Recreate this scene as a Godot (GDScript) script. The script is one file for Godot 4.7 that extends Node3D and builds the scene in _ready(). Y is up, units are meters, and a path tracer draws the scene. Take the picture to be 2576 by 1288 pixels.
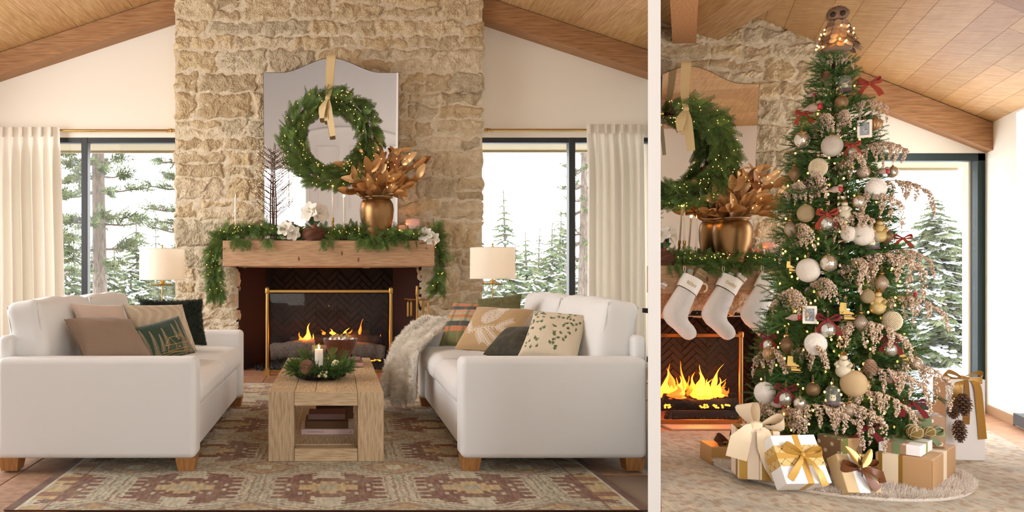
extends Node3D
# Two rooms side by side, parted by a thin white wall: a sitting room with sofas in front of a stone fireplace, and a second fireplace with a Christmas tree.
const F := 1900.0          # focal length in pixels of the 2576 x 1288 frame
const VX := 845.0          # where lines running away from the camera meet
const VY := 690.0
const EYE := 1.1           # camera height
const FR := -0.45          # floor of the tree room
const UX := 0.4616         # the tree room runs away along (UX, 0, -1)
var M := {}
var T := {}
var taken := {}
var rng := RandomNumberGenerator.new()

class MB:
	var v := PackedVector3Array()
	var u := PackedVector2Array()
	var c := PackedColorArray()
	var ix := PackedInt32Array()
	var xf := Transform3D.IDENTITY
	var flip := false
	var col := Color(1, 1, 1)
	var tinted := false
	func at(x: Transform3D) -> MB:
		xf = x
		flip = x.basis.determinant() < 0.0
		return self
	func tint(k: Color) -> MB:
		col = k
		tinted = true
		return self
	func p(a: Vector3, t := Vector2.ZERO) -> int:
		v.push_back(xf * a)
		u.push_back(t)
		c.push_back(col)
		return v.size() - 1
	func tri(a: int, b: int, d: int) -> void:
		ix.push_back(a)
		ix.push_back(d if flip else b)
		ix.push_back(b if flip else d)
	func quad(a: int, b: int, d: int, e: int) -> void:
		tri(a, b, d)
		tri(a, d, e)
	func face(pts: Array, out: Vector3) -> void:
		var n: Vector3 = (pts[1] - pts[0]).cross(pts[2] - pts[0])
		if n.dot(out) < 0.0:
			pts.reverse()
		var ids := []
		for q in pts:
			ids.append(p(q))
		for k in range(1, ids.size() - 1):
			tri(ids[0], ids[k], ids[k + 1])
	func box(m: Vector3, s: Vector3, b := 0.004) -> MB:
		var h := s * 0.5
		b = minf(b, minf(h.x, minf(h.y, h.z)) * 0.6)
		var w := h - Vector3(b, b, b)
		for ax in 3:
			var e := (ax + 1) % 3
			var f := (ax + 2) % 3
			for sg in [-1.0, 1.0]:
				var pts := []
				for q in [[-1, -1], [1, -1], [1, 1], [-1, 1]]:
					var k := Vector3()
					k[ax] = sg * h[ax]
					k[e] = q[0] * w[e]
					k[f] = q[1] * w[f]
					pts.append(m + k)
				var o := Vector3()
				o[ax] = sg
				face(pts, o)
			if b > 0.0:
				for s1 in [-1.0, 1.0]:
					for s2 in [-1.0, 1.0]:
						var pts2 := []
						for q in [[0, -1], [0, 1], [1, 1], [1, -1]]:
							var k := Vector3()
							k[ax] = q[1] * w[ax]
							k[e] = s1 * (h[e] if q[0] == 0 else w[e])
							k[f] = s2 * (w[f] if q[0] == 0 else h[f])
							pts2.append(m + k)
						var o2 := Vector3()
						o2[e] = s1
						o2[f] = s2
						face(pts2, o2)
		if b > 0.0:
			for sx in [-1.0, 1.0]:
				for sy in [-1.0, 1.0]:
					for sz in [-1.0, 1.0]:
						var g := Vector3(sx, sy, sz)
						face([m + g * Vector3(h.x, w.y, w.z), m + g * Vector3(w.x, h.y, w.z), m + g * Vector3(w.x, w.y, h.z)], g)
		return self
	func slab(poly: PackedVector2Array, y0: float, y1: float) -> MB:   # a plan polygon (x, z) with height
		var t := Geometry2D.triangulate_polygon(poly)
		for k in range(0, t.size(), 3):
			var a := poly[t[k]]
			var b := poly[t[k + 1]]
			var d := poly[t[k + 2]]
			face([Vector3(a.x, y1, a.y), Vector3(b.x, y1, b.y), Vector3(d.x, y1, d.y)], Vector3.UP)
			face([Vector3(a.x, y0, a.y), Vector3(b.x, y0, b.y), Vector3(d.x, y0, d.y)], Vector3.DOWN)
		var mid := Vector2()
		for q in poly:
			mid += q / poly.size()
		for k in poly.size():
			var a := poly[k]
			var b := poly[(k + 1) % poly.size()]
			var o := (a + b) * 0.5 - mid
			face([Vector3(a.x, y0, a.y), Vector3(b.x, y0, b.y), Vector3(b.x, y1, b.y), Vector3(a.x, y1, a.y)], Vector3(o.x, 0, o.y))
		return self
	func prism(poly: PackedVector2Array, z0: float, z1: float) -> MB:  # an outline (x, y) from z0 (back) to z1 (front)
		if Geometry2D.is_polygon_clockwise(poly):
			poly = poly.duplicate()
			poly.reverse()
		var t := Geometry2D.triangulate_polygon(poly)
		for k in range(0, t.size(), 3):
			var a := poly[t[k]]
			var b := poly[t[k + 1]]
			var d := poly[t[k + 2]]
			face([Vector3(a.x, a.y, z1), Vector3(b.x, b.y, z1), Vector3(d.x, d.y, z1)], Vector3(0, 0, 1))
			face([Vector3(a.x, a.y, z0), Vector3(b.x, b.y, z0), Vector3(d.x, d.y, z0)], Vector3(0, 0, -1))
		for k in poly.size():
			var a := poly[k]
			var b := poly[(k + 1) % poly.size()]
			face([Vector3(a.x, a.y, z0), Vector3(b.x, b.y, z0), Vector3(b.x, b.y, z1), Vector3(a.x, a.y, z1)], Vector3(b.y - a.y, a.x - b.x, 0))
		return self
	func grid(rows: Array, closed := false, uvs := true) -> MB:
		var n: int = rows[0].size()
		var b := v.size()
		for i in rows.size():
			var r: PackedVector3Array = rows[i]
			for j in n:
				v.push_back(xf * r[j])
				u.push_back(Vector2(float(j) / (n if closed else n - 1), 1.0 - float(i) / (rows.size() - 1)) if uvs else Vector2.ZERO)
				c.push_back(col)
		for i in rows.size() - 1:
			for j in (n if closed else n - 1):
				var j2 := (j + 1) % n
				quad(b + i * n + j, b + i * n + j2, b + (i + 1) * n + j2, b + (i + 1) * n + j)
		return self
	func lathe(prof: Array, sides := 24, squash := 1.0) -> MB:         # [radius, height] pairs from below; a repeated pair makes a crease
		var rows := []
		for k in prof.size():
			var row := PackedVector3Array()
			for s in sides:
				var a := TAU * s / sides
				row.push_back(Vector3(cos(a) * prof[k][0], prof[k][1], -sin(a) * prof[k][0] * squash))
			if k and prof[k][0] == prof[k - 1][0] and prof[k][1] == prof[k - 1][1]:
				if rows.size() > 1:
					grid(rows, true)
				rows = []
			rows.append(row)
		if rows.size() > 1:
			grid(rows, true)
		return self
	func ball(m: Vector3, r: Vector3, seg := 20, rings := 12) -> MB:
		var rows := []
		for i in rings + 1:
			var t := -PI / 2 + PI * i / rings
			var row := PackedVector3Array()
			for s in seg:
				var a := TAU * s / seg
				row.push_back(m + Vector3(cos(a) * cos(t) * r.x, sin(t) * r.y, -sin(a) * cos(t) * r.z))
			rows.append(row)
		return grid(rows, true)
	func tube(path: Array, rad, sides := 8, cap := true) -> MB:        # rad: one number or one per point
		var n := Vector3()
		var rows := []
		for k in path.size():
			var t: Vector3 = (path[mini(k + 1, path.size() - 1)] - path[maxi(k - 1, 0)]).normalized()
			if k == 0:
				n = t.cross(Vector3.UP if absf(t.y) < 0.9 else Vector3.RIGHT).normalized()
			else:
				n = (n - t * n.dot(t)).normalized()
			var b := t.cross(n)
			var r: float = rad[k] if rad is Array else rad
			var row := PackedVector3Array()
			for s in sides:
				var a := TAU * s / sides
				row.push_back(path[k] + (n * cos(a) + b * sin(a)) * r)
			rows.append(row)
		grid(rows, true)
		if cap:
			for e in [0, rows.size() - 1]:
				var o: Vector3 = path[0] - path[1] if e == 0 else path[-1] - path[-2]
				var ring := []
				for q in rows[e]:
					ring.append(q)
				face(ring, o)
		return self
	func strip(path: Array, side: Array, w, thick := 0.0012) -> MB:    # a ribbon along path; side: one vector per point; w: a number or one per point
		var front := []
		var back := []
		for k in path.size():
			var t: Vector3 = (path[mini(k + 1, path.size() - 1)] - path[maxi(k - 1, 0)]).normalized()
			var s: Vector3 = side[k].normalized()
			var n := s.cross(t).normalized() * thick * 0.5
			var h: float = (w[k] if w is Array else w) * 0.5
			front.append(PackedVector3Array([path[k] - s * h + n, path[k] + n * 1.6, path[k] + s * h + n]))
			back.append(PackedVector3Array([path[k] + s * h - n, path[k] - n * 1.6, path[k] - s * h - n]))
		grid(front)
		grid(back)
		return self
	func soft(m: Vector3, s: Vector3, r: float, n := 6, bend = null) -> MB:   # a box with round edges; bend moves a point (given in -1..1) along its normal
		var h := s * 0.5
		var lists := []
		for ax in 3:
			var l := [-h[ax], -h[ax] + 0.586 * r, -h[ax] + r]
			for k in range(1, n):
				l.append(-h[ax] + r + (s[ax] - 2 * r) * k / n)
			l.append_array([h[ax] - r, h[ax] - 0.586 * r, h[ax]])
			lists.append(l)
		var known := {}
		for ax in 3:
			var e := (ax + 1) % 3
			var f := (ax + 2) % 3
			for sg in [-1.0, 1.0]:
				var ids := []
				for a in lists[e]:
					var row := []
					for b in lists[f]:
						var q := Vector3()
						q[ax] = sg * h[ax]
						q[e] = a
						q[f] = b
						var i := q.clamp(-h + Vector3(r, r, r), h - Vector3(r, r, r))
						var d := (q - i).normalized()
						var w := i + d * r
						var key := Vector3i((w * 20000.0).round())
						if not known.has(key):
							if bend != null:
								w = bend.call(w, d, w / h)
							known[key] = p(m + w, Vector2(w.x / s.x + 0.5, w.y / s.y + 0.5))
						row.append(known[key])
					ids.append(row)
				for i in ids.size() - 1:
					for j in ids[0].size() - 1:
						if sg > 0:
							quad(ids[i][j], ids[i + 1][j], ids[i + 1][j + 1], ids[i][j + 1])
						else:
							quad(ids[i][j], ids[i][j + 1], ids[i + 1][j + 1], ids[i + 1][j])
		return self
	func add(o: MB, x: Transform3D) -> MB:
		var b := v.size()
		var fl := x.basis.determinant() < 0.0
		for k in o.v.size():
			v.push_back(x * o.v[k])
		u.append_array(o.u)
		if tinted and not o.tinted:
			for k in o.v.size():
				c.push_back(col)
		else:
			c.append_array(o.c)
			tinted = tinted or o.tinted
		for k in range(0, o.ix.size(), 3):
			ix.push_back(o.ix[k] + b)
			ix.push_back(o.ix[k + (2 if fl else 1)] + b)
			ix.push_back(o.ix[k + (1 if fl else 2)] + b)
		return self
	func mesh(smooth := true) -> ArrayMesh:
		var arr := []
		arr.resize(Mesh.ARRAY_MAX)
		var n := PackedVector3Array()
		var out := PackedInt32Array()
		if smooth:
			n.resize(v.size())
			for k in range(0, ix.size(), 3):
				var a := ix[k]
				var b := ix[k + 1]
				var d := ix[k + 2]
				var w := (v[b] - v[a]).cross(v[d] - v[a])
				n[a] += w
				n[b] += w
				n[d] += w
			for k in n.size():
				n[k] = n[k].normalized()
			out.resize(ix.size())
			for k in range(0, ix.size(), 3):
				out[k] = ix[k]
				out[k + 1] = ix[k + 2]
				out[k + 2] = ix[k + 1]
			arr[Mesh.ARRAY_VERTEX] = v
			arr[Mesh.ARRAY_TEX_UV] = u
			if tinted:
				arr[Mesh.ARRAY_COLOR] = c
		else:
			var v2 := PackedVector3Array()
			var u2 := PackedVector2Array()
			var c2 := PackedColorArray()
			for k in range(0, ix.size(), 3):
				var w := (v[ix[k + 1]] - v[ix[k]]).cross(v[ix[k + 2]] - v[ix[k]]).normalized()
				for q in [k, k + 2, k + 1]:
					v2.push_back(v[ix[q]])
					u2.push_back(u[ix[q]])
					c2.push_back(c[ix[q]])
					n.push_back(w)
					out.push_back(out.size())
			arr[Mesh.ARRAY_VERTEX] = v2
			arr[Mesh.ARRAY_TEX_UV] = u2
			if tinted:
				arr[Mesh.ARRAY_COLOR] = c2
		arr[Mesh.ARRAY_NORMAL] = n
		arr[Mesh.ARRAY_INDEX] = out
		var m := ArrayMesh.new()
		m.add_surface_from_arrays(Mesh.PRIMITIVE_TRIANGLES, arr)
		return m

# ---------------------------------------------------------------- naming and nodes
func numbered(s: String) -> String:
	var k: int = taken.get(s, 0)
	taken[s] = k + 1
	return s if k == 0 else "%s_%03d" % [s, k]

func tag(o: Node3D, label: String, cat := "", group := "", kind := "") -> Node3D:
	if label:
		o.set_meta("label", label)
	if cat:
		o.set_meta("category", cat)
	if group:
		o.set_meta("group", group)
	if kind:
		o.set_meta("kind", kind)
	return o

func thing(called: String, label: String, cat: String, where := Vector3.ZERO, turn := 0.0, group := "") -> Node3D:
	var o := Node3D.new()
	o.name = numbered(called)
	o.position = where
	o.rotation.y = turn
	add_child(o)
	tag(o, label, cat, group)
	return o

func put(called: String, m: Mesh, mat: Material, parent: Node3D = null) -> MeshInstance3D:
	var o := MeshInstance3D.new()
	o.mesh = m
	o.material_override = mat
	if parent == null:
		o.name = numbered(called)
		add_child(o)
	else:
		o.name = called
		parent.add_child(o, true)
	return o

func obj(called: String, b: MB, mat: Material, parent: Node3D = null, smooth := true) -> MeshInstance3D:
	return put(called, b.mesh(smooth), mat, parent)

func struct(called: String, b: MB, mat: Material, label := "", smooth := false) -> MeshInstance3D:
	var o := obj(called, b, mat, null, smooth)
	tag(o, label, "", "", "structure")
	return o

func many(called: String, m: Mesh, mat: Material, at: Array, colors: Array, parent: Node3D) -> MultiMeshInstance3D:
	var mm := MultiMesh.new()
	mm.transform_format = MultiMesh.TRANSFORM_3D
	mm.use_colors = colors.size() > 0
	mm.mesh = m
	mm.instance_count = at.size()
	for k in at.size():
		mm.set_instance_transform(k, at[k])
		if colors.size():
			mm.set_instance_color(k, colors[k])
	var o := MultiMeshInstance3D.new()
	o.multimesh = mm
	o.material_override = mat
	o.name = called
	o.set_meta("kind", "stuff")
	parent.add_child(o, true)
	return o

func W(px: float, py: float, d: float) -> Vector3:      # a place given by where it is seen and its distance in front of the camera
	return Vector3((px - VX) * d / F, EYE - (py - VY) * d / F, -d)

func rnd(a: float, b: float) -> float:
	return rng.randf_range(a, b)

func frame(dir: Vector3, roll := 0.0) -> Basis:          # y along dir
	var y := dir.normalized()
	var x := y.cross(Vector3.UP if absf(y.y) < 0.95 else Vector3.RIGHT).normalized()
	return Basis(x, y, x.cross(y)).rotated(y, roll)

func lin(h: String) -> Color:
	return Color(h).srgb_to_linear()

# ---------------------------------------------------------------- materials
func noise(freq: float, ramp: Array, size := 256, normal := 0.0, kind := 0, oct := 4, sd := 1) -> NoiseTexture2D:
	var key := str([freq, ramp, size, normal, kind, oct, sd])
	if T.has(key):
		return T[key]
	var n := FastNoiseLite.new()
	n.seed = sd
	n.noise_type = FastNoiseLite.TYPE_CELLULAR if kind == 1 else FastNoiseLite.TYPE_SIMPLEX_SMOOTH
	n.frequency = freq
	n.fractal_octaves = oct
	n.fractal_type = FastNoiseLite.FRACTAL_RIDGED if kind == 2 else FastNoiseLite.FRACTAL_FBM
	var t := NoiseTexture2D.new()
	t.width = size
	t.height = size
	t.seamless = true
	t.noise = n
	if normal > 0.0:
		t.as_normal_map = true
		t.bump_strength = normal
	if ramp.size():
		var g := Gradient.new()
		var off := PackedFloat32Array()
		var cs := PackedColorArray()
		for k in ramp.size():
			off.push_back(float(k) / (ramp.size() - 1))
			cs.push_back(Color(ramp[k]))
		g.offsets = off
		g.colors = cs
		t.color_ramp = g
	T[key] = t
	return t

func mk(called: String, hex: String, rough := 0.8, metal := 0.0, ex := {}) -> StandardMaterial3D:
	if M.has(called):
		return M[called]
	var m := StandardMaterial3D.new()
	M[called] = m
	m.resource_name = called
	m.albedo_color = Color(hex)
	m.roughness = rough
	m.metallic = metal
	if ex.has("ramp"):
		m.albedo_texture = noise(ex.get("freq", 0.02), ex.ramp, ex.get("size", 256), 0.0, ex.get("kind", 0), ex.get("oct", 4), ex.get("seed", 1))
		m.uv1_triplanar = not ex.get("uv", false)
		m.uv1_world_triplanar = ex.get("world", false)
		m.uv1_scale = ex.get("scale", Vector3.ONE)
	if ex.has("tex"):
		m.albedo_texture = ex.tex
		m.uv1_scale = ex.get("scale", Vector3.ONE)
		m.uv1_triplanar = ex.get("tri", false)
	if ex.has("bump"):      # [frequency, centimetres]
		m.heightmap_enabled = true
		m.heightmap_texture = noise(ex.bump[0], ["#000000", "#ffffff"], 256, 0.0, ex.bump[2] if ex.bump.size() > 2 else 0, 4, 7)
		m.heightmap_scale = ex.bump[1]
		if not ex.has("ramp") and not ex.has("tex"):
			m.uv1_triplanar = true
			m.uv1_scale = ex.get("scale", Vector3.ONE)
	if ex.has("vc"):
		m.vertex_color_use_as_albedo = true
	if ex.has("sheen"):
		m.rim_enabled = true
		m.rim = ex.sheen
		m.rim_tint = 0.5
	if ex.has("coat"):
		m.clearcoat_enabled = true
		m.clearcoat = ex.coat
		m.clearcoat_roughness = 0.15
	if ex.has("glow"):
		m.emission_enabled = true
		m.emission = Color(ex.get("glowc", hex))
		m.emission_energy_multiplier = ex.glow
	if ex.has("back"):
		m.backlight_enabled = true
		m.backlight = Color(ex.back)
	if ex.has("pane"):
		m.metallic_specular = 0.2
		m.transparency = BaseMaterial3D.TRANSPARENCY_ALPHA
		m.albedo_color.a = ex.pane
	if ex.has("sss"):
		m.subsurf_scatter_enabled = true
		m.subsurf_scatter_strength = ex.sss
	return m

func wood(called: String, ramp: Array, axis := 2, rough := 0.6, across := 3.0, along := 0.25, sd := 1) -> StandardMaterial3D:
	var s := Vector3(across, across, across)
	s[axis] = along
	return mk(called, "#ffffff", rough, 0.0, {"ramp": ramp, "freq": 0.035, "size": 512, "oct": 5, "scale": s, "seed": sd, "vc": true, "bump": [0.035, 0.15]})

# ---------------------------------------------------------------- the scene
func _ready() -> void:
	rng.seed = 20
	var cam = Camera3D.new()
	cam.name = "camera"
	cam.projection = Camera3D.PROJECTION_FRUSTUM
	cam.near = 0.1
	cam.far = 400.0
	cam.size = 0.1 * 1288.0 / F
	cam.frustum_offset = Vector2(0.1 * (1288.0 - VX) / F, 0.1 * (VY - 644.0) / F)
	cam.position = Vector3(0, EYE, 0)
	cam.current = true
	add_child(cam)
	var env = Environment.new()
	var sky = Sky.new()
	var sm = ProceduralSkyMaterial.new()
	sm.sky_top_color = Color("#eef3fb")
	sm.sky_horizon_color = Color("#fffdf6")
	sm.ground_bottom_color = Color("#f2f0ec")
	sm.ground_horizon_color = Color("#fffdf6")
	sm.sky_energy_multiplier = 2.6
	sm.ground_energy_multiplier = 2.4
	sky.sky_material = sm
	env.background_mode = Environment.BG_SKY
	env.sky = sky
	env.tonemap_mode = Environment.TONE_MAPPER_LINEAR
	env.tonemap_exposure = 0.74
	env.sdfgi_enabled = true
	env.ssao_enabled = true
	env.ssil_enabled = true
	var we = WorldEnvironment.new()
	we.name = "environment"
	we.environment = env
	add_child(we)
	# daylight entering by the tall windows of the side and rear walls
	window_light("window_daylight", Vector3(-4.35, 2.5, -5.4), Vector3(0.6, 1.5, -5.4), Vector2(3.8, 2.3), 12.0, "#fbf9fb")
	window_light("window_daylight_rear", Vector3(-3.3, 2.6, 1.35), Vector3(0.0, 1.2, -7.0), Vector2(2.2, 3.0), 1.3, "#fbf9fb")
	window_light("window_daylight_side", Vector3(4.5, 0.85, -3.0), Vector3(4.1, 0.8, -6.2), Vector2(1.7, 1.5), 3.5, "#fbf9fb")
	window_light("window_daylight_tree", Vector3(2.05, 2.4, 1.3), Vector3(3.6, 1.0, -6.2), Vector2(1.1, 2.8), 11.5, "#fbf9fb")
	shell()
	chimneys()
	outside()
	left_room()
	mantel_left()
	right_room()
	christmas_tree()
	gifts()

func window_light(called: String, at: Vector3, to: Vector3, size: Vector2, e: float, hex: String) -> void:
	var l = AreaLight3D.new()
	l.name = called
	l.area_size = size
	l.light_energy = e
	l.light_color = Color(hex)
	l.shadow_enabled = true
	l.area_range = 40.0
	add_child(l)
	l.look_at_from_position(at, to)

func glow_lamp(called: String, at: Vector3, e: float, hex: String, size := 0.03, parent: Node3D = null) -> void:
	var l = OmniLight3D.new()
	l.name = called
	l.light_energy = e
	l.light_color = Color(hex)
	l.light_size = size
	l.shadow_enabled = true
	l.omni_range = 30.0
	l.omni_attenuation = 2.0
	(parent if parent else self).add_child(l, true)
	l.position = at

# ---------------------------------------------------------------- room shell
func hexa(b: MB, p: Array) -> void:      # eight corners: four of one end, four of the other, in the same order
	var mid = Vector3()
	for q in p:
		mid += q / 8.0
	for f in [[0, 1, 2, 3], [4, 5, 6, 7], [0, 1, 5, 4], [1, 2, 6, 5], [2, 3, 7, 6], [3, 0, 4, 7]]:
		var pts = []
		var m2 = Vector3()
		for k in f:
			pts.append(p[k])
			m2 += p[k] / 4.0
		b.face(pts, m2 - mid)

func wall_xy(b: MB, x0: float, x1: float, y0: float, y1: float, z0: float, z1: float) -> void:
	b.box(Vector3((x0 + x1) / 2, (y0 + y1) / 2, (z0 + z1) / 2), Vector3(x1 - x0, y1 - y0, absf(z1 - z0)), 0.0)

func pane(called: String, parent: Node3D, m: Vector3, s: Vector3) -> void:
	obj(called, MB.new().box(m, s, 0.0), mk("window_glass", "#ffffff", 0.02, 0.0, {"pane": 0.004}), parent, false)

func shell() -> void:
	var plaster = mk("plaster", "#ece4d6", 0.9, 0.0, {"bump": [0.05, 0.02], "scale": Vector3(3, 3, 3)})
	var white = mk("white_plaster", "#f6f4f0", 0.9)
	var black = mk("window_frame_paint", "#14181a", 0.45)
	# the thin wall that parts the two rooms
	var a = 785.0 / F
	var part = PackedVector2Array([Vector2(a * 2.69, -2.69), Vector2(a * 9.3, -9.3), Vector2(a * 9.3 + 0.05, -9.3), Vector2(a * 2.6 + 32.0 * 2.6 / F, -2.6)])
	struct("wall_divider", MB.new().slab(part, FR, 5.0), white, "thin white partition wall standing end-on between the two rooms")
	# outer walls
	var b = MB.new()
	wall_xy(b, -4.75, -4.6, 0, 0.4, -9.2, 1.75)
	wall_xy(b, -4.75, -4.6, 3.4, 5, -9.2, 1.75)
	wall_xy(b, -4.75, -4.6, 0.4, 3.4, -9.2, -7.5)
	wall_xy(b, -4.75, -4.6, 0.4, 3.4, -3.3, 1.75)
	struct("wall_side", b, plaster)
	b = MB.new()
	wall_xy(b, -4.75, -2.0, 0, 5, 1.6, 1.75)
	wall_xy(b, -0.75, 2.8, 0, 5, 1.6, 1.75)
	wall_xy(b, -2.0, -0.75, 0, 0.35, 1.6, 1.75)
	wall_xy(b, -2.0, -0.75, 1.95, 5, 1.6, 1.75)
	var rear = struct("wall_rear", b, mk("rear_paint", "#fbfaf8", 0.85))
	for x in [-1.15, -0.45, 0.35, 1.05]:      # panelling seen in the mirrors
		for k in [0.0, 1.0]:
			obj("panel_moulding", MB.new().box(Vector3(x + k * 0.5, 1.75, 1.585), Vector3(0.035, 1.5, 0.03), 0.006), white, rear, false)
		if x > -0.5:
			obj("panel_moulding", MB.new().box(Vector3(x + 0.25, 2.5, 1.585), Vector3(0.535, 0.035, 0.03), 0.006), white, rear, false)
	var arc = []
	for k in 25:
		var t = -1.0 + k / 12.0
		arc.append(Vector3(0.2 + t * 1.5, 2.95 - 0.28 * t * t, 1.58))
	obj("arch_moulding", MB.new().tube(arc, 0.035, 8), white, rear)
	# rear wall of the sitting room with its two tall windows
	b = MB.new()
	wall_xy(b, -4.75, -4.2, 0, 2.72, -9.15, -8.95)
	wall_xy(b, -4.75, -1.7, 2.72, 5, -9.15, -8.95)
	wall_xy(b, -4.75, -1.7, -0.2, 0.06, -9.15, -8.95)
	struct("wall_back_window_bay", b, plaster)
	b = MB.new()
	wall_xy(b, 1.6, 3.95, 2.72, 5, -9.15, -8.95)
	wall_xy(b, 1.6, 3.95, -0.2, 0.06, -9.15, -8.95)
	struct("wall_back_lamp_bay", b, plaster)
	var w = struct("window_1", window_frame(-4.2, -1.78, 0.06, 2.72, -9.0, [-2.98]), black, "tall black-framed window looking out to snowy pines beside the large trunk")
	pane("pane", w, Vector3(-3.58, 1.39, -9.0), Vector3(1.15, 2.6, 0.008))
	pane("pane", w, Vector3(-2.36, 1.39, -9.0), Vector3(1.18, 2.6, 0.008))
	w = struct("window_2", window_frame(1.63, 3.9, 0.06, 2.72, -9.0, [2.80]), black, "tall black-framed window looking out to a snowy fir behind the lamp")
	pane("pane", w, Vector3(2.22, 1.39, -9.0), Vector3(1.1, 2.6, 0.008))
	pane("pane", w, Vector3(3.33, 1.39, -9.0), Vector3(1.0, 2.6, 0.008))
	# tree room: rear wall, window, oblique side wall
	b = MB.new()
	wall_xy(b, 5.2, 7.5, 2.464, 5, -8.7, -8.5)
	wall_xy(b, 5.2, 7.5, FR - 0.2, FR + 0.02, -8.7, -8.5)
	wall_xy(b, 3.7, 5.2, FR - 0.2, 5, -9.3, -9.15)
	struct("wall_back_tree_room", b, plaster)
	var teal = mk("dark_teal_frame", "#1b2f33", 0.4)
	w = struct("window_3", window_frame(5.3, 7.32, FR + 0.02, 2.464, -8.56, [], 0.085), teal, "tall dark teal window beside the Christmas tree with snowy fir outside")
	pane("pane", w, Vector3(6.3, 1.0, -8.56), Vector3(1.86, 2.8, 0.008))
	obj("jamb", MB.new().box(Vector3(7.24, 1.0, -8.66), Vector3(0.05, 2.9, 0.09), 0.004), mk("pale_jamb", "#e6ddc8", 0.7), w, false)
	var n = Vector2(1, UX).normalized() * 0.16
	b = MB.new()
	for seg in [[8.7, 7.72, FR, 5.0], [7.72, 6.5, FR, FR + 0.12], [7.72, 6.5, 2.75, 5.0], [6.5, 4.0, FR - 0.1, 5.0], [4.0, 2.2, FR - 0.1, 0.1], [4.0, 2.2, 1.65, 5.0], [2.2, -1.75, FR - 0.1, 5.0]]:
		var p0 = Vector2(side_x(seg[0]), -seg[0])
		var p1 = Vector2(side_x(seg[1]), -seg[1])
		b.slab(PackedVector2Array([p0, p1, p1 + n, p0 + n]), seg[2], seg[3])
	struct("wall_side_tree_room", b, mk("side_plaster", "#f3eee2", 0.9))
	b = MB.new()
	var q0 = Vector2(side_x(8.5), -8.5)
	var q1 = Vector2(side_x(7.74), -7.74)
	b.slab(PackedVector2Array([q0, q1, q1 - n * 0.12, q0 - n * 0.12]), FR, FR + 0.095)
	struct("baseboard_tree_room", b, mk("baseboard_wood", "#a9825c", 0.6))
	b = MB.new()
	q0 = Vector2(side_x(7.7), -7.7)
	q1 = Vector2(side_x(6.55), -6.55)
	b.slab(PackedVector2Array([q0 + n, q1 + n, q1 - n * 0.2, q0 - n * 0.2]), FR + 0.02, FR + 0.135)
	w = struct("window_4", b, mk("dark_sill", "#3a4044", 0.5), "dark low sill of the side window at the edge of the tree room")
	# floors
	var tile = mk("terracotta", "#ffffff", 0.45, 0.0, {"ramp": ["#86654e", "#a37f64", "#b39075"], "freq": 0.03, "scale": Vector3(1.5, 1.5, 1.5), "vc": true, "bump": [0.03, 0.06]})
	var grout = mk("grout", "#8f7b68", 0.9)
	b = MB.new().slab(PackedVector2Array([Vector2(-4.75, 1.75), Vector2(2.8, 1.75), Vector2(2.2, -1.6), Vector2(a * 2.6 + 0.03, -2.6), Vector2(a * 9.3 + 0.02, -9.3), Vector2(-4.75, -9.3)]), -0.2, -0.012)
	var fl = struct("floor", b, grout, "terracotta tile floor of the sitting room")
	for i in 17:
		for j in 15:
			var x = -4.5 + i * 0.5
			var z = -8.9 + j * 0.5
			if x > a * -z - 0.25 or (x > -1.3 and x < 1.2 and z > -7.3) or z > -2.4:
				continue
			if absf(x + 0.08) < 0.8 and z < -8.6:
				continue
			var k = rnd(0.75, 1.15)
			obj("tile", MB.new().tint(Color(k, k * rnd(0.95, 1.0), k * rnd(0.9, 1.0))).box(Vector3(x, -0.01, z), Vector3(0.494, 0.02, 0.494), 0.003), tile, fl, false)
	b = MB.new().slab(PackedVector2Array([Vector2(a * 9.3 + 0.02, -9.3), Vector2(a * 2.6 + 0.03, -2.6), Vector2(2.2, -1.6), Vector2(4.4, -1.6), Vector2(7.6, -8.7), Vector2(7.6, -9.3)]), FR - 0.2, FR - 0.002)
	struct("floor_tree_room", b, mk("floor_boards", "#ffffff", 0.5, 0.0, {"ramp": ["#8c5f40", "#b98560", "#c99a74"], "scale": Vector3(0.4, 1, 4), "freq": 0.03}), "wooden floor of the tree room")
	# ceilings
	b = MB.new().slab(PackedVector2Array([Vector2(-4.8, 1.8), Vector2(4.2, 1.8), Vector2(8.4, -9.3), Vector2(-4.8, -9.3)]), 5.0, 5.15)
	struct("ceiling", b, mk("roof_boards", "#5a4030", 0.9), "dark roof deck closing both rooms")
	var plank = wood("cedar_plank", ["#9c7348", "#b98f5f", "#c9a373", "#d7b689"], 2, 0.55, 2.0, 0.14)
	var cl = struct("ceiling_sitting_room", roof_deck(-0.10, 4.94, 0.328, -1.0, 0.0), mk("deck_dark", "#4a3020", 0.9), "sloping cedar plank ceiling of the sitting room")
	planks(cl, plank, -0.10, 4.908, 0.328, -1.0, 0.0, 0.0, 4.7, 1.6, 9.15)
	planks(cl, plank, -0.10, 4.908, 0.328, 1.0, 0.0, 0.0, 3.9, 1.6, 9.15)
	cl = struct("ceiling_tree_room", roof_deck(3.67 + UX * 7.95, 4.11, 0.385, 0.0, UX), mk("deck_dark", "#4a3020", 0.9), "sloping cedar plank ceiling above the Christmas tree")
	planks(cl, plank, 3.67 - UX * 7.95, 4.08, 0.385, 1.0, UX, 0.0, 3.5, 2.4, 9.2)
	planks(cl, plank, 3.67 - UX * 7.95, 4.08, 0.385, -1.0, UX, 0.0, 0.27, 6.6, 9.2)
	# beams
	var bm = wood("cedar_beam", ["#7d5634", "#976c45", "#a87c53", "#b68b61"], 0, 0.55, 2.4, 0.16, 3)
	rafter("trim_1", bm, -0.10, 4.9, 0.328, -1.0, 0.0, 1.5, 4.6, 8.72, 8.97, 0.25, "cedar rafter following the gable wall above the window with the large trunk")
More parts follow.
